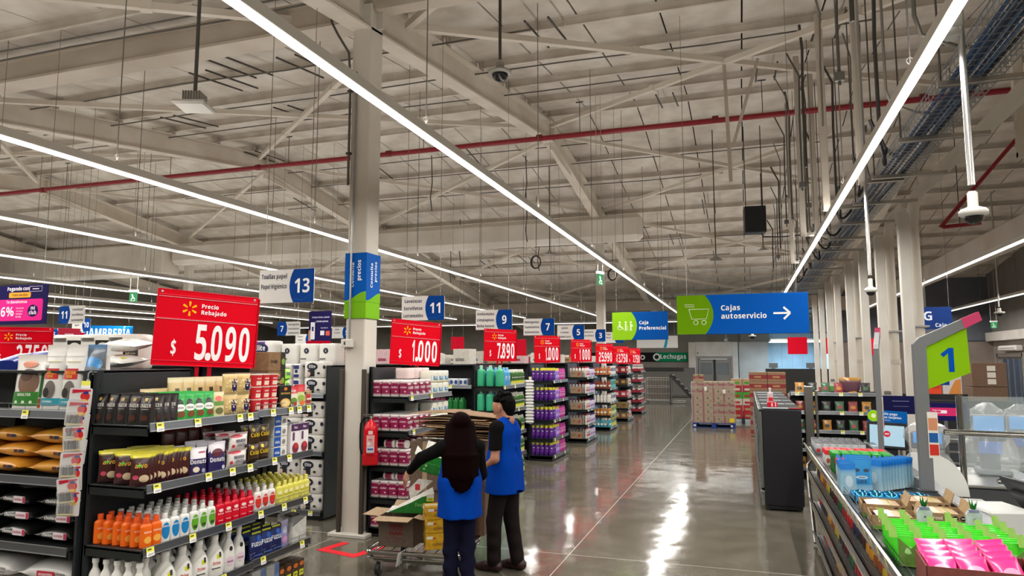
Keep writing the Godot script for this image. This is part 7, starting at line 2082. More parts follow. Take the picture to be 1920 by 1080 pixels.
func pallets() -> void:
	rng.seed = 81
	var t := thing("pallet", "blue pallet under the red banded cartons", "pallet", Vector3(-0.95, 0, -22.7))
	for i in 7:
		part("deck_board", MB.new().col("#1f3a86").box(Vector3(0, 0.135, 0.45 - i * 0.15), Vector3(1.26, 0.02, 0.11), 0.003), "matt", t)
	for i in 3:
		part("stringer", MB.new().col("#1f3a86").box(Vector3(-0.56 + i * 0.56, 0.065, 0), Vector3(0.13, 0.12, 1.0), 0.005), "matt", t)
		part("bottom_board", MB.new().col("#1b3274").box(Vector3(0, 0.012, 0.42 - i * 0.42), Vector3(1.24, 0.02, 0.1), 0.003), "matt", t)
	part("white_mark", MB.new().col("#cfd2da").box(Vector3(-0.56, 0.065, 0.503), Vector3(0.07, 0.06, 0.003)).box(Vector3(0.52, 0.065, 0.503), Vector3(0.06, 0.06, 0.003)), "matt", t)
	var bx := pack("banded_carton", "box", carton(0.3, 0.205, 0.3), ["#a58c72"], [["r", -0.15, 0.085, 0.15, 0.15, "#8f3338"], ["r", -0.02, 0.13, 0.03, 0.2, "#4a6a3c"], ["t", "Frutta", -0.05, 0.1, 0.03, "#d8b0a8", 0.8]], "card", [], true, 14, true)
	var b2 := pack("plain_banded_carton", "box", carton(0.3, 0.205, 0.3), ["#ab927a"], [["r", -0.15, 0.0, -0.11, 0.2, "#9a4a48"], ["o", 0.0, 0.12, 0.06, 0.08, "#4d6b40"], ["r", 0.05, 0.03, 0.12, 0.07, "#8a7860"]], "card", [], true, 14, true)
	for i in 4:
		for j in 6:
			for k in 2:
				var p: Node3D = bx if (j == 5 or (j in [1, 2] and i >= 2) or (j == 4 and i == 0)) else b2
				dup(p, Vector3(-1.41 + i * 0.308, 0.147 + j * 0.208, -22.37 - k * 0.32), 0.0, "kraft carton on the blue pallet, %s along, %s layer, %s row" % [ORD[i], ORD[j], ORD[k]], "cartons on the blue pallet")
	dup(bx, Vector3(-1.38, 0.147 + 6 * 0.208 + 0.002, -22.4), 0.1, "single carton on top of the blue pallet stack")
	tag(part("price_card", MB.new().col("#e3c520").box(Vector3(-0.42, 0.24, -22.17), Vector3(0.14, 0.12, 0.004)), "matt"), "yellow card stuck on the wrapped blue pallet stack", "card")
	for q in [[-1.16, 1.18, 0.07], [-0.62, 1.1, 0.08]]:
		var c := part("paper_label", MB.new().col("#dedbd4").box(Vector3(q[0], q[1], -22.17), Vector3(q[2], 0.12, 0.003)), "matt")
		tag(c, "white paper label on the wrapped pallet, %s" % ("on the corner facing the shelves" if q[0] < -1 else "on the corner facing the coolers"), "label")
	var wr := thing("stretch_wrap", "clear stretch wrap round the carton stack on blue pallet", "plastic wrap", Vector3(-0.95, 0.15, -22.53))
	var rows := []
	for i in 9:
		rows.append(MB.ring(i * 0.155, 0.655 + 0.012 * sin(i * 2.1), 0.345 + 0.01 * sin(i * 1.3), 14.0, 28))
	part("wrap_film", MB.new().grid(rows, true, false), "wrap", wr)
	# mixed stacks beyond
	var cs := [["#b3242c", "red"], ["#b09270", "kraft"], ["#3f9a2e", "green"], ["#a52a34", "dark red"], ["#c9c2b4", "white"]]
	var o := thing("pallet", "dark pallet under the mixed red and green stack", "pallet", Vector3(-0.1, 0, -24.4))
	for i in 3:
		part("stringer", MB.new().col("#2b2c30").box(Vector3(-0.3 + i * 0.3, 0.07, 0), Vector3(0.1, 0.14, 0.8), 0.004), "matt", o)
	part("deck_board", MB.new().col("#33353a").box(Vector3(0, 0.15, 0), Vector3(0.76, 0.02, 0.8), 0.003), "matt", o)
	for j in 6:
		for i in 2:
			var q: int = [0, 0, 4, 2, 3, 1][j]
			var c := pack("mixed_carton", "box", carton(0.34, 0.21, 0.5), [cs[q][0]], [["r", -0.12, 0.05, 0.1, 0.12, cs[(q + 1) % 5][0]]], "card", [], true)
			dup(c, Vector3(-0.28 + i * 0.36, 0.162 + j * 0.212, -24.35), rng.randf_range(-0.05, 0.05), "%s carton in the mixed stack, %s layer, %s along" % [cs[q][1], ORD[j], ORD[i]])
	var tb := pack("brown_case", "box", carton(0.46, 0.24, 0.45), ["#96765a"], [["r", -0.23, 0.06, 0.23, 0.17, "#8e2f34"], ["r", -0.1, 0.09, 0.08, 0.14, "#b08a5a"]], "card", [], true, 14, true)
	for j in 7:
		for i in 2:
			dup(tb, Vector3(0.33 + i * 0.47, 0.01 + j * 0.245, -20.3), 0.0, "brown case with a red band in the tall stack, %s layer, %s along" % [ORD[j], ORD[i]], "red banded brown cases")
	# roll cage and rolling steps by the end wall
	t = thing("roll_cage", "silver wire roll cage standing by the end wall", "roll cage", Vector3(-3.95, 0, -34.2))
	var m := MB.new().col("#b8b6b0")
	for q in [[-0.62, 0.2], [0.6, 0.2], [-0.62, -0.4], [0.6, -0.4]]:
		m.tube([Vector3(q[0], 0.12, q[1]), Vector3(q[0], 1.2, q[1])], 0.018, 6)
	for yy in [0.16, 0.45, 0.75, 0.82, 1.1, 1.2]:
		m.tube([Vector3(-0.62, yy, 0.2), Vector3(0.6, yy, 0.2)], 0.015, 6).tube([Vector3(-0.62, yy, -0.4), Vector3(0.6, yy, -0.4)], 0.015, 6)
	part("frame", m, "metal", t)
	for i in 9:
		part("wire_bar", MB.new().col("#b8b6b0").tube([Vector3(-0.5 + i * 0.125, 0.16, 0.2), Vector3(-0.5 + i * 0.125, 1.2, 0.2)], 0.008, 5), "metal", t)
	for i in 7:
		part("slat", MB.new().col("#6e655c").box(Vector3(-0.48 + i * 0.17, 0.68, -0.3), Vector3(0.13, 1.0, 0.03), 0.005), "matt", t)
	for q in [-0.55, 0.55]:
		for z in [0.15, -0.35]:
			part("castor", MB.new().col("#4a4a4a").box(Vector3(q, 0.06, z), Vector3(0.03, 0.12, 0.1), 0.012), "satin", t)
	part("base_rail", MB.new().col("#c6c4be").tube([Vector3(-0.6, 0.14, 0.22), Vector3(1.2, 0.14, 0.22), Vector3(1.25, 0.1, 0.2), Vector3(1.2, 0.06, 0.2), Vector3(0.6, 0.06, 0.2)], 0.018, 6), "metal", t)
	t = thing("rolling_steps", "black rolling steps with grey treads by the end wall", "steps", Vector3(-2.95, 0, -34.0))
	for i in 6:
		part("tread", MB.new().col("#8a8a88").box(Vector3(-0.35 + i * 0.19, 1.34 - i * 0.21, 0), Vector3(0.24, 0.03, 0.6), 0.006).col("#232323").box(Vector3(-0.35 + i * 0.19, 1.31 - i * 0.21, 0), Vector3(0.22, 0.04, 0.58)), "satin", t)
	for z in [-0.3, 0.3]:
		part("side_rail", MB.new().col("#1e1e1f").bar(Vector3(-0.42, 1.36, z), Vector3(0.72, 0.1, z), 0.04, 0.12), "satin", t)
		part("leg", MB.new().col("#1e1e1f").bar(Vector3(-0.42, 1.34, z), Vector3(-0.42, 0.1, z), 0.05, 0.05).bar(Vector3(-0.42, 0.3, z), Vector3(0.4, 0.3, z), 0.03, 0.03), "satin", t)
		for x in [-0.42, 0.68]:
			part("wheel", MB.new().col("#3a3a3a").at(Vector3(x, 0.055, z), 0, PI / 2).lathe([[0.03, -0.02], [0.054, -0.015], [0.054, 0.015], [0.03, 0.02]], 12), "satin", t)
	t = thing("wall_counter", "black low counter behind the roll cage on end wall", "counter", Vector3(-4.6, 0, -42.3))
	part("body", MB.new().col("#6a665f").box(Vector3(0.2, 0.8, 0), Vector3(3.2, 1.6, 0.8), 0.01), "matt", t)
	part("top_band", MB.new().col("#161616").box(Vector3(0, 1.5, 0.42), Vector3(2.4, 0.2, 0.06), 0.01), "satin", t)

func checkout() -> void:
	rng.seed = 91
	# near self-checkout: white counter, quarter-round screen, terminal, monitor seen from behind
	var t := thing("self_checkout", "white self checkout counter with a quarter round screen panel", "checkout", Vector3(0, 0, 0))
	part("counter_body", MB.new().col("#4a4c4f").box(Vector3(2.1, 0.43, -8.26), Vector3(1.15, 0.86, 1.2), 0.02), "satin", t)
	part("counter_top", MB.new().col("#c4c6c4").box(Vector3(2.1, 0.875, -8.26), Vector3(1.2, 0.03, 1.22), 0.008), "metal", t)
	var qp := PackedVector2Array([Vector2(1.46, 0.8), Vector2(1.92, 0.8)])
	for i in 13:
		var a := PI / 2 * i / 12.0
		qp.append(Vector2(1.6 + 0.32 * cos(a), 0.8 + 0.38 * sin(a)))
	qp.append(Vector2(1.46, 1.18))
	part("bag_screen", MB.new().col("#d9dad5").plate(qp, -7.53, -7.51), "satin", t)
	part("bagging_plate", MB.new().col("#b3b5b2").box(Vector3(1.72, 0.785, -6.9), Vector3(0.56, 0.03, 1.1), 0.01).col("#8a8c8a").box(Vector3(1.72, 0.74, -6.9), Vector3(0.5, 0.06, 1.0)), "satin", t)
	part("support", MB.new().col("#8a8c8a").box(Vector3(1.72, 0.355, -6.9), Vector3(0.4, 0.7, 0.7), 0.01), "satin", t)
	t = thing("payment_terminal", "self checkout touch screen with a blue and green header", "checkout screen", Vector3(1.58, 0.89, -9.4), 0.0)
	part("stand", MB.new().col("#1a1b1d").box(Vector3(0, 0.0, -0.03), Vector3(0.22, 0.22, 0.1), 0.01).box(Vector3(0, -0.3, -0.04), Vector3(0.28, 0.5, 0.22), 0.01).box(Vector3(0.0, -0.66, -0.05), Vector3(0.4, 0.4, 0.4), 0.01), "satin", t)
	var sc := part("screen_bezel", MB.new().col("#15181d").at(Vector3(0, 0.26, 0), 0, -0.12, -0.05).box(Vector3.ZERO, Vector3(0.43, 0.31, 0.04), 0.012), "satin", t)
	part("screen", MB.new().col("#cfe6f2").at(Vector3(0, 0.265, 0.022), 0, -0.12, -0.05).box(Vector3.ZERO, Vector3(0.37, 0.24, 0.004)), "screen", sc)
	part("stop_icon", MB.new().col("#d8304a").at(Vector3(0, 0.285, 0.0262), 0, -0.12, -0.05).plate(MB.oval(0.075, 0.075, 20), 0, 0.001).col("#f4eef0").box(Vector3(0, 0, 0.0015), Vector3(0.045, 0.014, 0.001)), "sign", sc)
	var hd := part("header_sign", MB.new().col("#0c5aa6").at(Vector3(0.02, 0.485, -0.01), 0, -0.12, -0.05).box(Vector3.ZERO, Vector3(0.42, 0.14, 0.012), 0.003), "sign", t)
	part("green_disc", MB.new().col("#9ad01e").at(Vector3(0.02, 0.485, -0.01), 0, -0.12, -0.05).plate(MB.oval(0.13, 0.138, 20, -0.15, 0), 0.006, 0.008).col("#e8f3c8").plate(MB.oval(0.05, 0.05, 12, -0.15, 0), 0.008, 0.009), "sign", hd)
	part("lettering", MB.new().col("#e8f0f6").at(Vector3(0.02, 0.485, -0.01), 0, -0.12, -0.05).text("Sólo pago", bold, Vector2(-0.06, 0.02), 0.026, 0.007, 1.0, null, -1).text("con tarjetas", bold, Vector2(-0.06, -0.02), 0.026, 0.007, 1.0, null, -1).text("No efectivo", reg, Vector2(-0.06, -0.048), 0.013, 0.007, 1.0, null, -1), "sign", hd)
	t = thing("card_reader", "small white card reader with blue screen on a black arm", "card reader", Vector3(1.96, 1.05, -9.45), -0.1)
	part("arm", MB.new().col("#1a1a1c").tube([Vector3(-0.1, -0.2, 0), Vector3(-0.06, -0.2, 0), Vector3(0.0, -0.12, 0), Vector3(0, 0, -0.01)], 0.025, 8).box(Vector3(-0.1, -0.62, -0.02), Vector3(0.1, 0.86, 0.1), 0.01), "satin", t)
	var cr := part("case", MB.new().col("#d3d8dc").box(Vector3(0, 0.09, 0), Vector3(0.12, 0.21, 0.035), 0.012), "satin", t)
	part("screen", MB.new().col("#3f9fe0").box(Vector3(0, 0.12, 0.019), Vector3(0.085, 0.11, 0.003)), "screenblue", cr)
	part("keypad", MB.new().col("#8fb8d0").box(Vector3(0, 0.03, 0.019), Vector3(0.085, 0.045, 0.004), 0.002), "satin", cr)
	t = thing("till_monitor", "black tilted till monitor seen from behind on a white box", "monitor", Vector3(1.74, 0.84, -5.76), 0.25)
	part("white_box", MB.new().col("#d2d3d0").box(Vector3(-0.14, 0.1, 0.02), Vector3(0.3, 0.22, 0.36), 0.015), "satin", t)
	part("monitor_shell", MB.new().col("#17181a").at(Vector3(0.12, 0.2, 0.05), 0, 0, 0.62).box(Vector3.ZERO, Vector3(0.04, 0.48, 0.36), 0.015).box(Vector3(-0.03, 0.03, 0), Vector3(0.04, 0.26, 0.2), 0.01), "satin", t)
	part("neck", MB.new().col("#202124").at(Vector3(0.05, 0.06, 0.03)).box(Vector3.ZERO, Vector3(0.12, 0.24, 0.16), 0.012), "satin", t)
	part("pedestal", MB.new().col("#8d8f8e").box(Vector3(-0.02, -0.45, 0), Vector3(0.5, 0.88, 0.6), 0.01), "satin", t)
	# pole with number 1, and the one behind it
	for i in 2:
		var p := thing("lane_sign", ["lane pole with a green panel numbered 1 and pink lamp", "second lane pole whose green panel is seen edge-on"][i], "lane sign", [Vector3(1.27, 1.07, -6.05), Vector3(1.34, 1.07, -8.3)][i], [0.05, 1.35][i])
		var c := PackedVector2Array([Vector2(-0.045, 0), Vector2(0.045, 0), Vector2(0.045, 1.08), Vector2(0.42, 1.275), Vector2(0.40, 1.335), Vector2(0.0, 1.15), Vector2(-0.045, 1.1)])
		part("pole", MB.new().col("#6e7072").plate(c, -0.025, 0.025), "satin", p)
		part("foot_plate", MB.new().col("#5a5c5e").box(Vector3(0, 0.006, 0), Vector3(0.12, 0.012, 0.1), 0.003), "metal", p)
		part("green_panel", MB.new().col("#86b80e").plate(PackedVector2Array([Vector2(0.046, 0.76), Vector2(0.335, 0.885), Vector2(0.325, 1.22), Vector2(0.04, 1.075)]), -0.012, 0.012), "sign", p)
		part("number", MB.new().col("#0b4fa8").text("1" if i == 0 else "2", bold, Vector2(0.185, 0.89), 0.18, 0.014).at(Vector3.ZERO, PI).text("1" if i == 0 else "2", bold, Vector2(-0.185, 0.89), 0.18, 0.014), "sign", p)
		part("lamp_tip", MB.new().col("#ff5a80").plate(PackedVector2Array([Vector2(0.31, 1.215), Vector2(0.43, 1.278), Vector2(0.41, 1.342), Vector2(0.295, 1.29)]), -0.028, 0.028), "pinklamp", p)
		var k := part("info_card", MB.new().col("#dcd8d0").box(Vector3(0.055, 0.42, 0.03), Vector3(0.07, 0.34, 0.006)).col("#c98a68").box(Vector3(0.055, 0.5, 0.034), Vector3(0.06, 0.09, 0.002)).col("#2a5a9a").box(Vector3(0.055, 0.4, 0.034), Vector3(0.06, 0.07, 0.002)).col("#c43a30").box(Vector3(0.055, 0.31, 0.034), Vector3(0.06, 0.08, 0.002)), "sign", p)
	# steel rail with glass screen
	t = thing("steel_rail", "stainless rail with upright post and clear glass screen", "rail", Vector3(2.0, 0, -7.575))
	part("post", MB.new().col("#9b9a97").tube([Vector3(-0.1, 0.0, 0), Vector3(-0.1, 1.72, 0)], 0.026, 10), "chrome", t)
	part("post", MB.new().col("#9b9a97").tube([Vector3(0.62, 0.0, 0), Vector3(0.62, 1.32, 0)], 0.024, 10), "chrome", t)
	part("top_rail", MB.new().col("#b0afab").tube([Vector3(-0.25, 1.38, 0.04), Vector3(2.6, 1.33, 0.04)], 0.028, 10), "chrome", t)
	part("low_rail", MB.new().col("#a5a4a0").tube([Vector3(0.15, 0.95, 0.04), Vector3(2.6, 0.92, 0.04)], 0.022, 10), "chrome", t)
	part("glass_screen", MB.new().box(Vector3(0.3, 1.35, -0.03), Vector3(0.85, 0.72, 0.008)), "glass", t)
	part("glass_screen", MB.new().box(Vector3(1.3, 1.35, -0.03), Vector3(1.0, 0.72, 0.008)), "glass", t)
	# the lanes
	for i in 5:
		var z: float = [-9.6, -12.4, -15.4, -18.6, -22.0][i]
		t = thing("checkout_lane", "dark checkout lane with steel edge, %s from the near end" % ORD[i], "checkout", Vector3(4.26, 0, z))
		part("counter_body", MB.new().col("#3a3c40").box(Vector3(0, 0.42, 0), Vector3(3.2, 0.82, 0.7), 0.01).col("#1d1e20").box(Vector3(0, 0.06, 0.01), Vector3(3.16, 0.1, 0.7)), "satin", t)
		part("steel_edge", MB.new().col("#a5a49f").box(Vector3(0, 0.85, 0.34), Vector3(3.24, 0.06, 0.05), 0.01).box(Vector3(0, 0.85, -0.34), Vector3(3.24, 0.06, 0.05), 0.01), "metal", t)
		part("belt", MB.new().col("#1a1a1b").box(Vector3(0.3, 0.855, 0), Vector3(2.2, 0.03, 0.5), 0.008), "matt", t)
		part("rear_panel", MB.new().col("#17181a").box(Vector3(0, 0.6, -0.5), Vector3(3.2, 1.0, 0.04), 0.006), "satin", t)
		for k in 3:
			part("side_strip", MB.new().col("#b4b3ae").box(Vector3(-0.9, 0.35 + k * 0.17, 0.355), Vector3(1.3, 0.03, 0.01), 0.003), "metal", t)
	# navy payment banner and plastic-wrapped tills
	t = plain_sign("navy_banner", Vector3(2.13, 1.47, -9.05), 0.42, 0.2, "#1f1b4e", "navy banner with a pink field on the checkout glass", 0.0, 0)
	part("pink_field", MB.new().col("#d0306a").at(Vector3(-0.02, 0.0, 0)).plate(MB.rrect(0.3, 0.09, 0.01), 0.0075, 0.0085).col("#f2dfe8").text("Paga con", bold, Vector2(-0.07, 0.01), 0.014, 0.0092, 1.0).text("tu tarjeta", bold, Vector2(-0.07, -0.02), 0.014, 0.0092, 1.0).plate(MB.rrect(0.06, 0.035, 0.01), 0.0085, 0.0092), "sign", t)
	part("bracket", MB.new().col("#8d8d8a").box(Vector3(0, -0.35, -0.02), Vector3(0.03, 0.6, 0.02)), "metal", t)
	var b2 := plain_sign("navy_banner", Vector3(1.95, 1.45, -10.6), 0.4, 0.24, "#1c1c46", "dark navy banner behind the touch screen", 0.0, 0)
	part("frame_line", MB.new().col("#8a88b0").box(Vector3(0.02, -0.02, 0.008), Vector3(0.18, 0.004, 0.002)).box(Vector3(0.02, 0.05, 0.008), Vector3(0.2, 0.006, 0.002)), "sign", b2)
	part("bracket", MB.new().col("#8d8d8a").box(Vector3(0, -0.775, -0.02), Vector3(0.03, 1.35, 0.02)).box(Vector3(0, -1.445, -0.02), Vector3(0.2, 0.01, 0.2)), "metal", b2)
	for i in 3:
		var px: Vector3 = [Vector3(2.36, 0.9, -8.45), Vector3(2.98, 0.9, -9.45), Vector3(1.8, 0.9, -8.45)][i]
		t = thing("wrapped_till", "till screen wrapped in clear plastic, %s" % ["standing tall by the steel post", "the bulky one beside the brown cartons", "low one under the navy banner"][i], "till", px, -0.15)
		var h: float = [0.62, 0.55, 0.42][i]
		part("stand", MB.new().col("#4a4d52").box(Vector3(0, h * 0.3, 0), Vector3(0.16, h * 0.6, 0.14), 0.01).box(Vector3(0.02, 0.02, 0), Vector3(0.3, 0.05, 0.3), 0.01), "satin", t)
		part("screen_case", MB.new().col("#5a646e").box(Vector3(0, h * 0.74, 0.02), Vector3(0.3, h * 0.42, 0.08), 0.012), "satin", t)
		part("screen", MB.new().col("#7ac0ee").box(Vector3(0, h * 0.8, 0.062), Vector3(0.26, h * 0.26, 0.004)), "screenblue", t)
		part("blue_plate", MB.new().col("#2a62b8").box(Vector3(0.0, h * 0.42, 0.08), Vector3(0.2, h * 0.2, 0.02), 0.004), "satin", t)
		var rows := []
		rng.seed = 300 + i
		for k in 10:
			var u := k / 9.0
			var r := MB.ring(0.012 + (h + 0.08) * u, (0.21 + 0.05 * sin(u * 7.0 + i)) * sqrt(maxf(0.02, 1.0 - pow(u, 5.0))), (0.17 + 0.04 * cos(u * 5.0)) * sqrt(maxf(0.02, 1.0 - pow(u, 5.0))), 2.6, 16)
			for j in 16:
				r[j] += Vector3(rng.randf_range(-0.018, 0.018), rng.randf_range(-0.01, 0.01), rng.randf_range(-0.018, 0.018))
			rows.append(r)
		part("plastic_bag", MB.new().grid(rows, true, true), "bagfilm", t)
	var bag := thing("plastic_sheet", "loose clear plastic hanging below the steel rail", "plastic sheet", Vector3(2.68, 0.98, -7.4))
	var rr := []
	for k in 6:
		var u := k / 5.0
		var r := MB.ring(-0.3 * u, 0.16 * (1.0 - 0.75 * u), 0.05 * (1.0 - 0.5 * u), 2.2, 12, 0.03 * sin(u * 4.0))
		for j in 12:
			r[j] += Vector3(rng.randf_range(-0.01, 0.01), 0, rng.randf_range(-0.012, 0.012))
		rr.append(r)
	rr.reverse()
	part("film", MB.new().grid(rr, true, true), "bagfilm", bag)
	# snack racks behind the coolers and the goods above them
	t = thing("snack_rack", "dark snack rack with steel end post behind coolers", "shelf unit", Vector3(1.45, 0, -13.2))
	part("back_panel", MB.new().col("#2f3235").box(Vector3(0, 0.75, -0.4), Vector3(1.4, 1.5, 0.03), 0.003), "shelf", t)
	for k in 5:
		shelf_part(t, 0.2 + k * 0.32, 1.4, 0.4, -0.7, [0.1, 0.35, 0.8, 1.1])
	part("end_post", MB.new().col("#8d8a84").box(Vector3(-0.42, 0.8, 0.08), Vector3(0.14, 1.6, 0.04), 0.008).box(Vector3(-0.3, 0.78, 0.09), Vector3(0.04, 1.5, 0.05), 0.008), "metal", t)
	frame(Vector3(1.45, 0, -13.2), 0.0)
	var sn := [["#c98a2a", "gold"], ["#2b2a28", "black"], ["#3a6a44", "green"], ["#a03a3a", "red"]]
	for k in 5:
		for j in 6:
			var q := (k + j) % 4
			var s := pack("snack_bag", "bag", pouch(0.15, 0.18, 0.08), [sn[q][0]], [["o", 0, 0.08, 0.08, 0.06, sn[(q + 1) % 4][0]]], "film")
			dup(s, FR * Vector3(-0.55 + j * 0.21, 0.2 + k * 0.32, -0.1), 0.0, "%s snack bag on the rack, %s shelf, %s along" % [sn[q][1], ORD[k], ORD[j]])
	t = thing("goods_rack", "dark rack of assorted goods between coolers and white posts", "shelf unit", Vector3(1.4, 0, -15.6))
	part("rack_body", MB.new().col("#26282a").box(Vector3(0.1, 0.62, 0), Vector3(1.36, 1.22, 0.6), 0.01), "shelf", t)
	for k in 4:
		part("shelf_edge", MB.new().col("#b9bab6").box(Vector3(0.1, 0.3 + k * 0.28, 0.31), Vector3(1.36, 0.025, 0.02), 0.004), "metal", t)
	var gs := ["#d9d6cf", "#c9a86a", "#b98a4a", "#c04a54", "#5a9a4a", "#dfdcd6", "#8fb0c8", "#d8b8c0", "#a8803c", "#7a5a6a"]
	var gn := ["white", "tan", "brown", "red", "green", "cream", "light blue", "pink", "mustard", "plum"]
	for i in 18:
		var q := i % 10
		var c := pack("goods_box", "box", carton(rng.randf_range(0.13, 0.175), rng.randf_range(0.1, 0.3), 0.2), [gs[q]], [["r", -0.04, 0.03, 0.04, 0.07, gs[(q + 4) % 10]]], "card", [], true)
		dup(c, Vector3(0.92 + (i % 7) * 0.193, 1.235, -15.45 - 0.24 * (i / 7)), rng.randf_range(-0.1, 0.1), "%s goods box on the dark rack top, %s from the cooler side, %s row" % [gn[q], ORD[i % 7], ORD[i / 7]])
	var sack := pack("snack_sack", "bag", [[0, 0.12, 0.09, 2.5], [0.05, 0.15, 0.11, 2.5], [0.18, 0.17, 0.12, 2.5], [0.24, 0.18, 0.1, 2.5], [0.26, 0.16, 0.08, 2.5]], ["#5a3a4a", "#6a4452", "#6a4452", "#b5862c", "#a87828"], [], "film")
	dup(sack, Vector3(1.72, 1.49, -13.36), 0.0, "plum and gold sack on top of the snack rack")
	# service counter
	t = thing("service_counter", "long black service counter before the lit back room", "counter", Vector3(2.15, 0, -30.2))
	part("body", MB.new().col("#0f1012").box(Vector3(0, 0.85, 0), Vector3(2.7, 1.7, 0.5), 0.01), "satin", t)
	for q in [-1.05, 0.35]:
		var mo := thing("counter_monitor", "grey monitor back on the black service counter, %s" % ["near its aisle end" if q < 0 else "near its middle"], "monitor", Vector3(2.15 + q, 1.705, -30.2))
		part("shell", MB.new().col("#5e646a").box(Vector3(0, 0.13, 0), Vector3(0.34, 0.2, 0.05), 0.01).box(Vector3(0, 0.015, 0), Vector3(0.14, 0.03, 0.12), 0.004), "satin", mo)
	# lobby: vending panel, poster, carton stacks, door and air curtain
	t = thing("orange_cabinet", "orange red cabinet by the lobby wall", "cabinet", Vector3(6.75, 0, -30.3))
	part("body", MB.new().col("#e2451c").box(Vector3(0, 0.8, 0), Vector3(0.5, 1.6, 0.4), 0.02), "satin", t)
	part("door", MB.new().col("#c93a16").box(Vector3(0, 1.25, 0.21), Vector3(0.36, 0.5, 0.02), 0.006).col("#5a1c10").box(Vector3(0.05, 1.1, 0.225), Vector3(0.12, 0.03, 0.01)), "satin", t)
	t = thing("standing_poster", "white poster with an orange shape beside orange cabinet", "poster", Vector3(7.35, 0, -30.1))
	part("panel", MB.new().col("#c9c2c4").box(Vector3(0, 0.85, 0), Vector3(0.62, 1.7, 0.06), 0.008), "sign", t)
	part("orange_shape", MB.new().col("#d08a4a").plate(PackedVector2Array([Vector2(-0.2, 0.4), Vector2(0.28, 0.4), Vector2(0.28, 1.35), Vector2(0.1, 1.3), Vector2(-0.1, 0.9)]), 0.031, 0.034).col("#6a6266").text("Bienvenidos", bold, Vector2(0, 1.5), 0.06, 0.032, 0.8), "sign", t)
	for i in 3:
		t = thing("shipping_carton", "large brown shipping carton in the lobby stack, %s" % ["bottom", "middle", "top with paper labels"][i], "box", Vector3(6.3, 0.003 + i * 0.66, -22.5), 0.02)
		part("box_body", MB.new().col("#6f5644").box(Vector3(0, 0.325, 0), Vector3(0.82, 0.65, 0.7), 0.01), "card", t)
		part("box_flap", MB.new().col("#7c624e").box(Vector3(0, 0.652, 0), Vector3(0.82, 0.006, 0.34)), "card", t)
		if i == 2:
			for k in 3:
				part("paper_label", MB.new().col("#c9c3b8").box(Vector3(0.05, 0.5 - k * 0.18, 0.353), Vector3(0.2, 0.14, 0.003)), "matt", t)
	var d := struct("door_2", MB.new().col("#c9c6c4").box(Vector3(9.84, 1.15, -33.3), Vector3(0.1, 2.3, 0.12)).box(Vector3(9.84, 1.15, -30.6), Vector3(0.1, 2.3, 0.12)).box(Vector3(9.84, 2.25, -31.95), Vector3(0.1, 0.16, 2.8)), "metal")
	for k in 4:
		var lf := part("door_leaf", MB.new().col("#b9bbbc").box(Vector3(9.86, 1.08, -32.9 + k * 0.62), Vector3(0.05, 2.1, 0.05)), "metal", d)
		part("window_pane", MB.new().col("#31465e").box(Vector3(9.87, 1.1, -32.6 + k * 0.62), Vector3(0.02, 2.0, 0.54)), "gloss", lf)
	t = thing("air_curtain", "white air curtain unit over the entrance door", "air curtain", Vector3(9.75, 2.5, -31.6))
	part("housing", MB.new().col("#d9d4d0").box(Vector3.ZERO, Vector3(0.28, 0.22, 1.9), 0.05), "satin", t)
	part("grille", MB.new().col("#8f8a88").box(Vector3(-0.142, 0, 0), Vector3(0.004, 0.03, 1.7)), "satin", t)
	t = plain_sign("blue_board", Vector3(4.7, 1.72, -20.5), 0.5, 0.62, "#1c3f86", "blue notice board behind the second white post pair", 0.0, 1)
	part("lettering", MB.new().col("#dfe6f2").text("Súper", bold, Vector2(0, 0.0), 0.08, 0.008).text("Ofertas", bold, Vector2(0, -0.12), 0.08, 0.008), "sign", t)
	t = plain_sign("blue_board", Vector3(4.2, 3.0, -18.0), 0.55, 0.5, "#1e3a78", "dark blue board lettered G beside green lane panel", 0.0, 2)
	part("lettering", MB.new().col("#dfe6f2").text("G", bold, Vector2(-0.2, -0.05), 0.2, 0.008).text("Caja", bold, Vector2(0.05, -0.2), 0.08, 0.008), "sign", t)

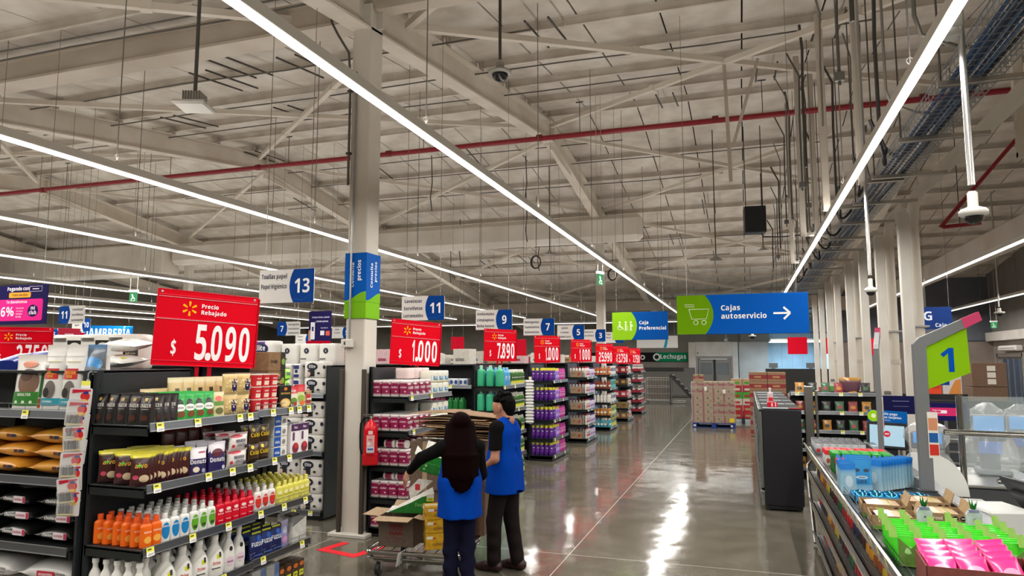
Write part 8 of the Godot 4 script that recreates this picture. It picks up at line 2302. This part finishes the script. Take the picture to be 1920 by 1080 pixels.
# ---------- services under the roof ----------
func services() -> void:
	rng.seed = 101
	# fire main across the hall
	var t := thing("fire_main", "dark red sprinkler pipe crossing the hall under the roof", "pipe", Vector3(-8, 6.87, -14.2))
	part("pipe", MB.new().col("#8e1626").tube([Vector3(-23.8, 0.05, 0), Vector3(17.6, -0.02, 0)], 0.055, 10), "satin", t)
	for i in 11:
		var x := -22.0 + i * 3.7
		part("coupling", MB.new().col("#7a1220").tube([Vector3(x - 0.06, 0.02, 0), Vector3(x + 0.06, 0.02, 0)], 0.075, 10), "satin", t)
		part("hanger_rod", MB.new().col("#5c5852").tube([Vector3(x + 0.9, 0.03, 0), Vector3(x + 0.9, 0.72, 0)], 0.008, 5).box(Vector3(x + 0.9, 0.72, 0), Vector3(0.16, 0.02, 0.04)), "metal", t)
	t = thing("fire_branch", "red sprinkler branch dropping beside the side fascia", "pipe", Vector3(3.4, 4.42, -14.0))
	part("pipe", MB.new().col("#8e1626").tube([Vector3(2.9, 3.0, 0.0), Vector3(1.36, 1.62, 0), Vector3(0.05, 0.05, 0), Vector3(0.0, 0.0, 0), Vector3(0.05, -0.01, 0), Vector3(0.62, 0.03, 0)], 0.035, 8), "satin", t)
	part("hanger_rod", MB.new().col("#5c5852").tube([Vector3(0.3, 0.02, 0), Vector3(0.3, 2.9, 0)], 0.008, 5), "metal", t)
	# wire cable tray with blue cables
	t = thing("cable_tray", "wire cable tray of blue cables above the checkouts", "cable tray", Vector3(1.8, 4.28, 0))
	var z1 := -30.0
	var m := MB.new().col("#a9b0b6")
	for i in 6:
		m.bar(Vector3(-0.2 + i * 0.08, 0, 1.0), Vector3(-0.2 + i * 0.08, 0, z1), 0.006, 0.006)
	for s in [-0.2, 0.2]:
		m.bar(Vector3(s, 0.06, 1.0), Vector3(s, 0.06, z1), 0.007, 0.007).bar(Vector3(s, 0.11, 1.0), Vector3(s, 0.11, z1), 0.008, 0.008)
	part("long_wire", m, "metal", t)
	var cw := MB.new().col("#a9b0b6")
	var z := 0.8
	while z > z1:
		cw.box(Vector3(0, -0.004, z), Vector3(0.4, 0.006, 0.006)).box(Vector3(-0.203, 0.055, z), Vector3(0.005, 0.11, 0.006)).box(Vector3(0.203, 0.055, z), Vector3(0.005, 0.11, 0.006))
		z -= 0.11
	part("cross_wire", cw, "metal", t).set_meta("kind", "stuff")
	for i in 9:
		var pts := []
		for k in 22:
			pts.append(Vector3(-0.15 + i * 0.03 + rng.randf_range(-0.02, 0.02), 0.016 + 0.01 * (i % 2), 1.0 + (z1 - 1.0) * k / 21.0))
		part("cable", MB.new().col(["#1b3f68", "#24507e", "#163456", "#33323e", "#1e4068"][i % 5]).tube(pts, 0.014, 6), "satin", t)
	for i in 18:
		var zz := -3.15 - i * 1.5
		part("cross_arm", MB.new().col("#b5b0a8").box(Vector3(0.13, -0.04, zz), Vector3(0.8, 0.045, 0.045), 0.004), "metal", t)
		part("drop_rod", MB.new().col("#6b6761").tube([Vector3(-0.24, -0.04, zz), Vector3(-0.24, roof(zz) + 0.5 - 4.28, zz)], 0.009, 5), "metal", t)
	# white square posts and round ducts down to the checkouts
	var pz := [-11.5, -13.45, -15.25, -17.25, -19.35, -21.3, -23.25, -25.3]
	for i in pz.size():
		t = thing("service_post", "white square service post at the checkouts, %s from the near end" % ORD[i], "post", Vector3(2.3, 0, pz[i]))
		part("post", MB.new().col("#d3cfc7").box(Vector3(0, 2.12, 0), Vector3(0.15, 4.22, 0.12), 0.012), "white", t)
		part("base_plate", MB.new().col("#b9b5ad").box(Vector3(0, 0.01, 0), Vector3(0.3, 0.02, 0.26), 0.004), "paint", t)
		if i in [1, 3, 5]:
			part("socket_box", MB.new().col("#6a665f").box(Vector3(0.0, 1.5, 0.08), Vector3(0.1, 0.05, 0.05), 0.006).box(Vector3(0.0, 1.15, 0.08), Vector3(0.1, 0.05, 0.05), 0.006), "satin", t)
	var dz := [-11.84, -13.71, -17.59, -21.87]
	for i in 4:
		var x := 2.5
		var run: float = [11.4, 1.6, 2.6, 3.0][i]
		t = thing("round_duct", "round white duct bending down beside a service post, %s" % ["the long one nearest the entrance lobby" if i == 0 else ORD[i] + " from the near end"], "duct", Vector3(x, 0, dz[i]))
		var pts := [Vector3(0, 0.02, 0), Vector3(0, 4.0, 0)]
		for k in range(1, 8):
			var a := PI / 2 * k / 7.0
			pts.append(Vector3(0, 4.0 + 0.5 * sin(a), 0.5 - 0.5 * cos(a)))
		pts.append(Vector3(0, 4.5, run))
		part("tube", MB.new().col("#d2cbbf").tube(pts, 0.082, 14), "white", t)
		part("clamp", MB.new().col("#a9a7a2").box(Vector3(-0.02, 2.55, 0), Vector3(0.3, 0.03, 0.2), 0.004), "metal", t)
		part("joint_ring", MB.new().col("#c4bdb1").lathe([[0.092, 1.98], [0.094, 2.0], [0.094, 2.04], [0.092, 2.06]], 14), "white", t)
	# square drops from the tray to the roof, dark conduits and looping cables
	var sq := [[1.2, -10.8], [1.45, -9.3], [1.05, -13.0], [1.4, -14.4], [1.1, -16.6], [2.9, -8.6]]
	for i in sq.size():
		t = thing("roof_post", "pale square drop post between tray and roof, %s from the near end" % ORD[i], "post", Vector3(sq[i][0], 4.2, sq[i][1]))
		part("post", MB.new().col("#c6beb2").box(Vector3(0, (roof(sq[i][1]) + 0.5 - 4.2) / 2, 0), Vector3(0.1, roof(sq[i][1]) + 0.5 - 4.2, 0.08), 0.006), "white", t)
		part("foot_bracket", MB.new().col("#a8a298").box(Vector3(0.2, 0.04, 0), Vector3(0.5, 0.06, 0.06), 0.004), "metal", t)
	for i in 26:
		var xx := rng.randf_range(0.85, 1.1) if i % 2 else rng.randf_range(1.32, 1.75)
		var zz := -5.85 - i * 0.75
		var h := roof(zz) + 0.5 - 4.3
		t = thing("conduit", "dark conduit dropping from roof to the cable tray, %s from the near end" % ORD[i], "conduit", Vector3(xx, 4.3, zz))
		var b := rng.randf_range(0.1, 0.35)
		var low := [Vector3(1.8 - xx, 0.12, -0.1), Vector3((1.8 - xx) * 0.6, 0.14, -0.05), Vector3(0.04, 0.16 + b * 0.4, 0.0), Vector3(0, 0.2 + b, 0), Vector3(0, h * 0.6, 0), Vector3(0.02, h * 0.85, 0.02), Vector3(rng.randf_range(-0.3, 0.05), h - 0.05, 0.05)]
		if i % 2:
			low = [Vector3(0, 0.5 + b, 0), Vector3(0, h * 0.6, 0), Vector3(0.02, h * 0.85, 0.02), Vector3(-0.2 * rng.randf(), h - 0.05, 0.05)]
		part("tube", MB.new().col(["#57534d", "#3f3d3a", "#77726a"][i % 3]).tube(low, [0.016, 0.022, 0.013][i % 3], 6), "satin", t)
		if i % 3 == 0:
			part("junction_box", MB.new().col("#5e5b56").box(Vector3(0, 0.6 + b, 0), Vector3(0.1, 0.1, 0.06), 0.006), "satin", t)
	for i in 9:
		var zz := -8.0 - i * 1.5
		var pts := []
		for k in 9:
			var u := k / 8.0
			pts.append(Vector3(1.35 + 0.25 * u + 0.05 * sin(u * 5.0 + i), 4.35 - 0.32 * sin(PI * u) + 0.25 * (1.0 - u), zz - 0.35 * u))
		tag(part("cable", MB.new().col("#1f1f20").tube(pts, 0.02, 6), "satin"), "black cable looping off the cable tray, %s from the near end" % ORD[i], "cable")
	# conduits along the roof
	for i in 12:
		var zz: float = [-6.9, -7.2, -9.4, -11.2, -12.8, -17.4, -18.6, -20.2, -24.5, -26.0, -28.3, -30.2][i]
		var x0 := -24.0 + 3.0 * (i % 4)
		var x1 := 2.0 - 2.4 * (i % 3)
		var pts := []
		for k in 8:
			pts.append(Vector3(lerpf(x0, x1, k / 7.0), roof(zz) + 0.42 + rng.randf_range(-0.03, 0.03), zz))
		t = thing("roof_conduit", "thin dark conduit clipped along a purlin, %s from the near end" % ORD[i], "conduit")
		part("tube", MB.new().col("#5d5750").tube(pts, 0.014, 5), "satin", t)
	for i in 6:
		t = thing("dangling_cable", "thin dark cable end dangling below the roof, %s" % ORD[i], "cable", Vector3([-5.6, -6.4, -8.2, -7.0, -9.5, -11.0][i], 0, [-18.0, -20.6, -17.4, -24.0, -22.6, -25.2][i]))
		var zz: float = t.position.z
		part("tube", MB.new().col("#44403b").tube([Vector3(0, roof(zz) + 0.5, 0), Vector3(0.03, roof(zz) - 0.3, 0), Vector3(-0.02, roof(zz) - 0.7, 0), Vector3(0.04, roof(zz) - 1.1, 0.02)], 0.016, 5), "satin", t)
	for i in 2:
		var c: Vector3 = [Vector3(-6.2, 5.15, -21.0), Vector3(-4.4, 5.1, -24.6)][i]
		t = thing("cable_coil", "dark coiled cable hanging under the roof, %s the second column" % ["well before", "close beside"][i], "cable coil", c)
		var cm := MB.new().col("#36332f")
		for k in 3:
			var ring := []
			for j in 17:
				ring.append(Vector3((0.14 + 0.015 * k) * cos(TAU * j / 16), (0.19 + 0.012 * k) * sin(TAU * j / 16), 0.02 * k))
			cm.tube(ring, 0.014, 6)
		part("loop", cm, "satin", t)
		part("hanger", MB.new().col("#44403b").tube([Vector3(0, 0.18, 0), Vector3(0.02, roof(c.z) + 0.5 - c.y, 0)], 0.01, 5), "satin", t)
	# hanging devices
	t = thing("square_lamp", "unlit white square lamp hanging on a dark rod", "lamp", Vector3(-5.75, 4.86, -6.0), 0.35)
	part("rod", MB.new().col("#4c4a48").tube([Vector3(0, 0.16, 0), Vector3(0.0, up_to(-6.0) - 4.86, 0)], 0.022, 8), "satin", t)
	part("heat_sink", MB.new().col("#9c9a95").box(Vector3(0, 0.1, 0), Vector3(0.2, 0.12, 0.2), 0.01), "metal", t)
	for k in 7:
		part("fin", MB.new().col("#8a8883").box(Vector3(-0.09 + k * 0.03, 0.1, 0), Vector3(0.006, 0.125, 0.215)), "metal", t)
	part("panel", MB.new().col("#cfccc5").box(Vector3(0, 0.015, 0), Vector3(0.36, 0.04, 0.36), 0.012).col("#d6d3cc").box(Vector3(0, -0.008, 0), Vector3(0.31, 0.006, 0.31)), "satin", t)
	var doms := [[Vector3(-2.83, 5.66, -8.0), 0.15, "#8f8b82", "grey dome camera on a rod near the main aisle lamp", "#5e5b56", 1.2], [Vector3(1.4, 2.95, -5.0), 0.082, "#dcdad4", "large white dome camera on a steel rod above checkouts", "#c4c4c2", 4.0], [Vector3(1.43, 2.84, -9.0), 0.07, "#dcdad4", "white dome camera on a rod between the service posts", "#c4c4c2", 4.0], [Vector3(7.2, 3.42, -24.0), 0.14, "#cfcbc5", "small dome camera on a rod over the entrance lobby", "#c4c4c2", 4.0], [Vector3(0.35, 3.05, -31.5), 0.16, "#d8d6d0", "small white dome camera above the door return wall", "#b4b4b2", 4.0]]
	for q in doms:
		t = thing("dome_camera", q[3], "camera", q[0])
		var r: float = q[1]
		part("housing", MB.new().col(q[2]).lathe([[r * 0.72, 0.0], [r, 0.012], [r, 0.034], [r * 0.86, 0.046], [r * 0.42, 0.06], [r * 0.36, 0.066], [r * 0.36, 0.15], [r * 0.25, 0.16]], 24), "satin", t)
		var gl := []
		for k in 9:
			var a := PI / 2 * k / 8.0
			gl.append([r * 0.68 * sin(a), -r * 0.62 * cos(a)])
		part("dome_lens", MB.new().col("#17181a").lathe(gl, 24), "gloss", t)
		part("rod", MB.new().col(q[4]).tube([Vector3(0, 0.2, 0), Vector3(0, up_to((q[0] as Vector3).z) - (q[0] as Vector3).y, 0)], 0.02, 10), "metal", t)
	var jb := tag(part("junction_box", MB.new().col("#8d8a84").box(Vector3(1.36, 4.28, -5.02), Vector3(0.11, 0.16, 0.11), 0.01).col("#c9c9c6").lathe([[0.055, 4.14], [0.06, 4.16], [0.04, 4.2]], 14, Vector3(1.36, 0, -5.02)), "satin"), "grey junction box on the rod of the large dome camera", "junction box")
	var cones := [Vector3(-5.2, 5.05, -19.0), Vector3(-4.6, 4.6, -22.8), Vector3(-0.6, 4.55, -18.0), Vector3(0.6, 5.1, -20.5)]
	for i in 4:
		t = thing("ceiling_sensor", "small grey cone sensor on a long rod, %s along the aisle" % ORD[i], "sensor", cones[i])
		part("cone", MB.new().col("#a39e96").lathe([[0.16, 0.0], [0.15, 0.02], [0.05, 0.08], [0.03, 0.14]], 16), "satin", t)
		part("rod", MB.new().col("#55514b").tube([Vector3(0, 0.14, 0), Vector3(0, up_to(cones[i].z) - cones[i].y, 0)], 0.014, 6), "metal", t)
	t = thing("ceiling_speaker", "black box speaker hanging above the self checkout sign", "speaker", Vector3(0.35, 5.5, -18.0), 0.1)
	part("box", MB.new().col("#141517").box(Vector3.ZERO, Vector3(0.5, 0.66, 0.4), 0.015), "satin", t)
	part("grille", MB.new().col("#1d1e20").box(Vector3(0, -0.02, 0.202), Vector3(0.44, 0.54, 0.006)), "matt", t)
	for s in [-0.2, 0.2]:
		part("hanger_rod", MB.new().col("#4a4742").tube([Vector3(s, 0.33, 0), Vector3(s, up_to(-18.0) - 5.5, 0)], 0.012, 6), "metal", t)
	part("cable", MB.new().col("#1b1b1b").tube([Vector3(0.15, -0.33, 0), Vector3(0.2, -0.42, 0), Vector3(0.6, -0.44, 0), Vector3(1.2, -0.42, 0.1), Vector3(1.4, -0.3, 0.1)], 0.018, 6), "satin", t)
	t = thing("bullet_camera", "white bullet camera on the door surround", "camera", Vector3(-0.95, 3.2, -42.1), 0.5)
	part("body", MB.new().col("#dcdad6").box(Vector3.ZERO, Vector3(0.16, 0.16, 0.4), 0.03).col("#222222").box(Vector3(0, 0, 0.2), Vector3(0.1, 0.1, 0.01)), "satin", t)
	part("arm", MB.new().col("#b9b7b2").tube([Vector3(0, 0.08, -0.05), Vector3(0, 0.6, -0.1)], 0.03, 6), "satin", t)

func _ready() -> void:
	setup()
	make_materials()
	structure()
	lights_and_columns()
	near_display()
	pet_row()
	tissue_row()
	far_displays()
	signs()
	people_and_cart()
	impulse_display()
	coolers()
	pallets()
	checkout()
	services()
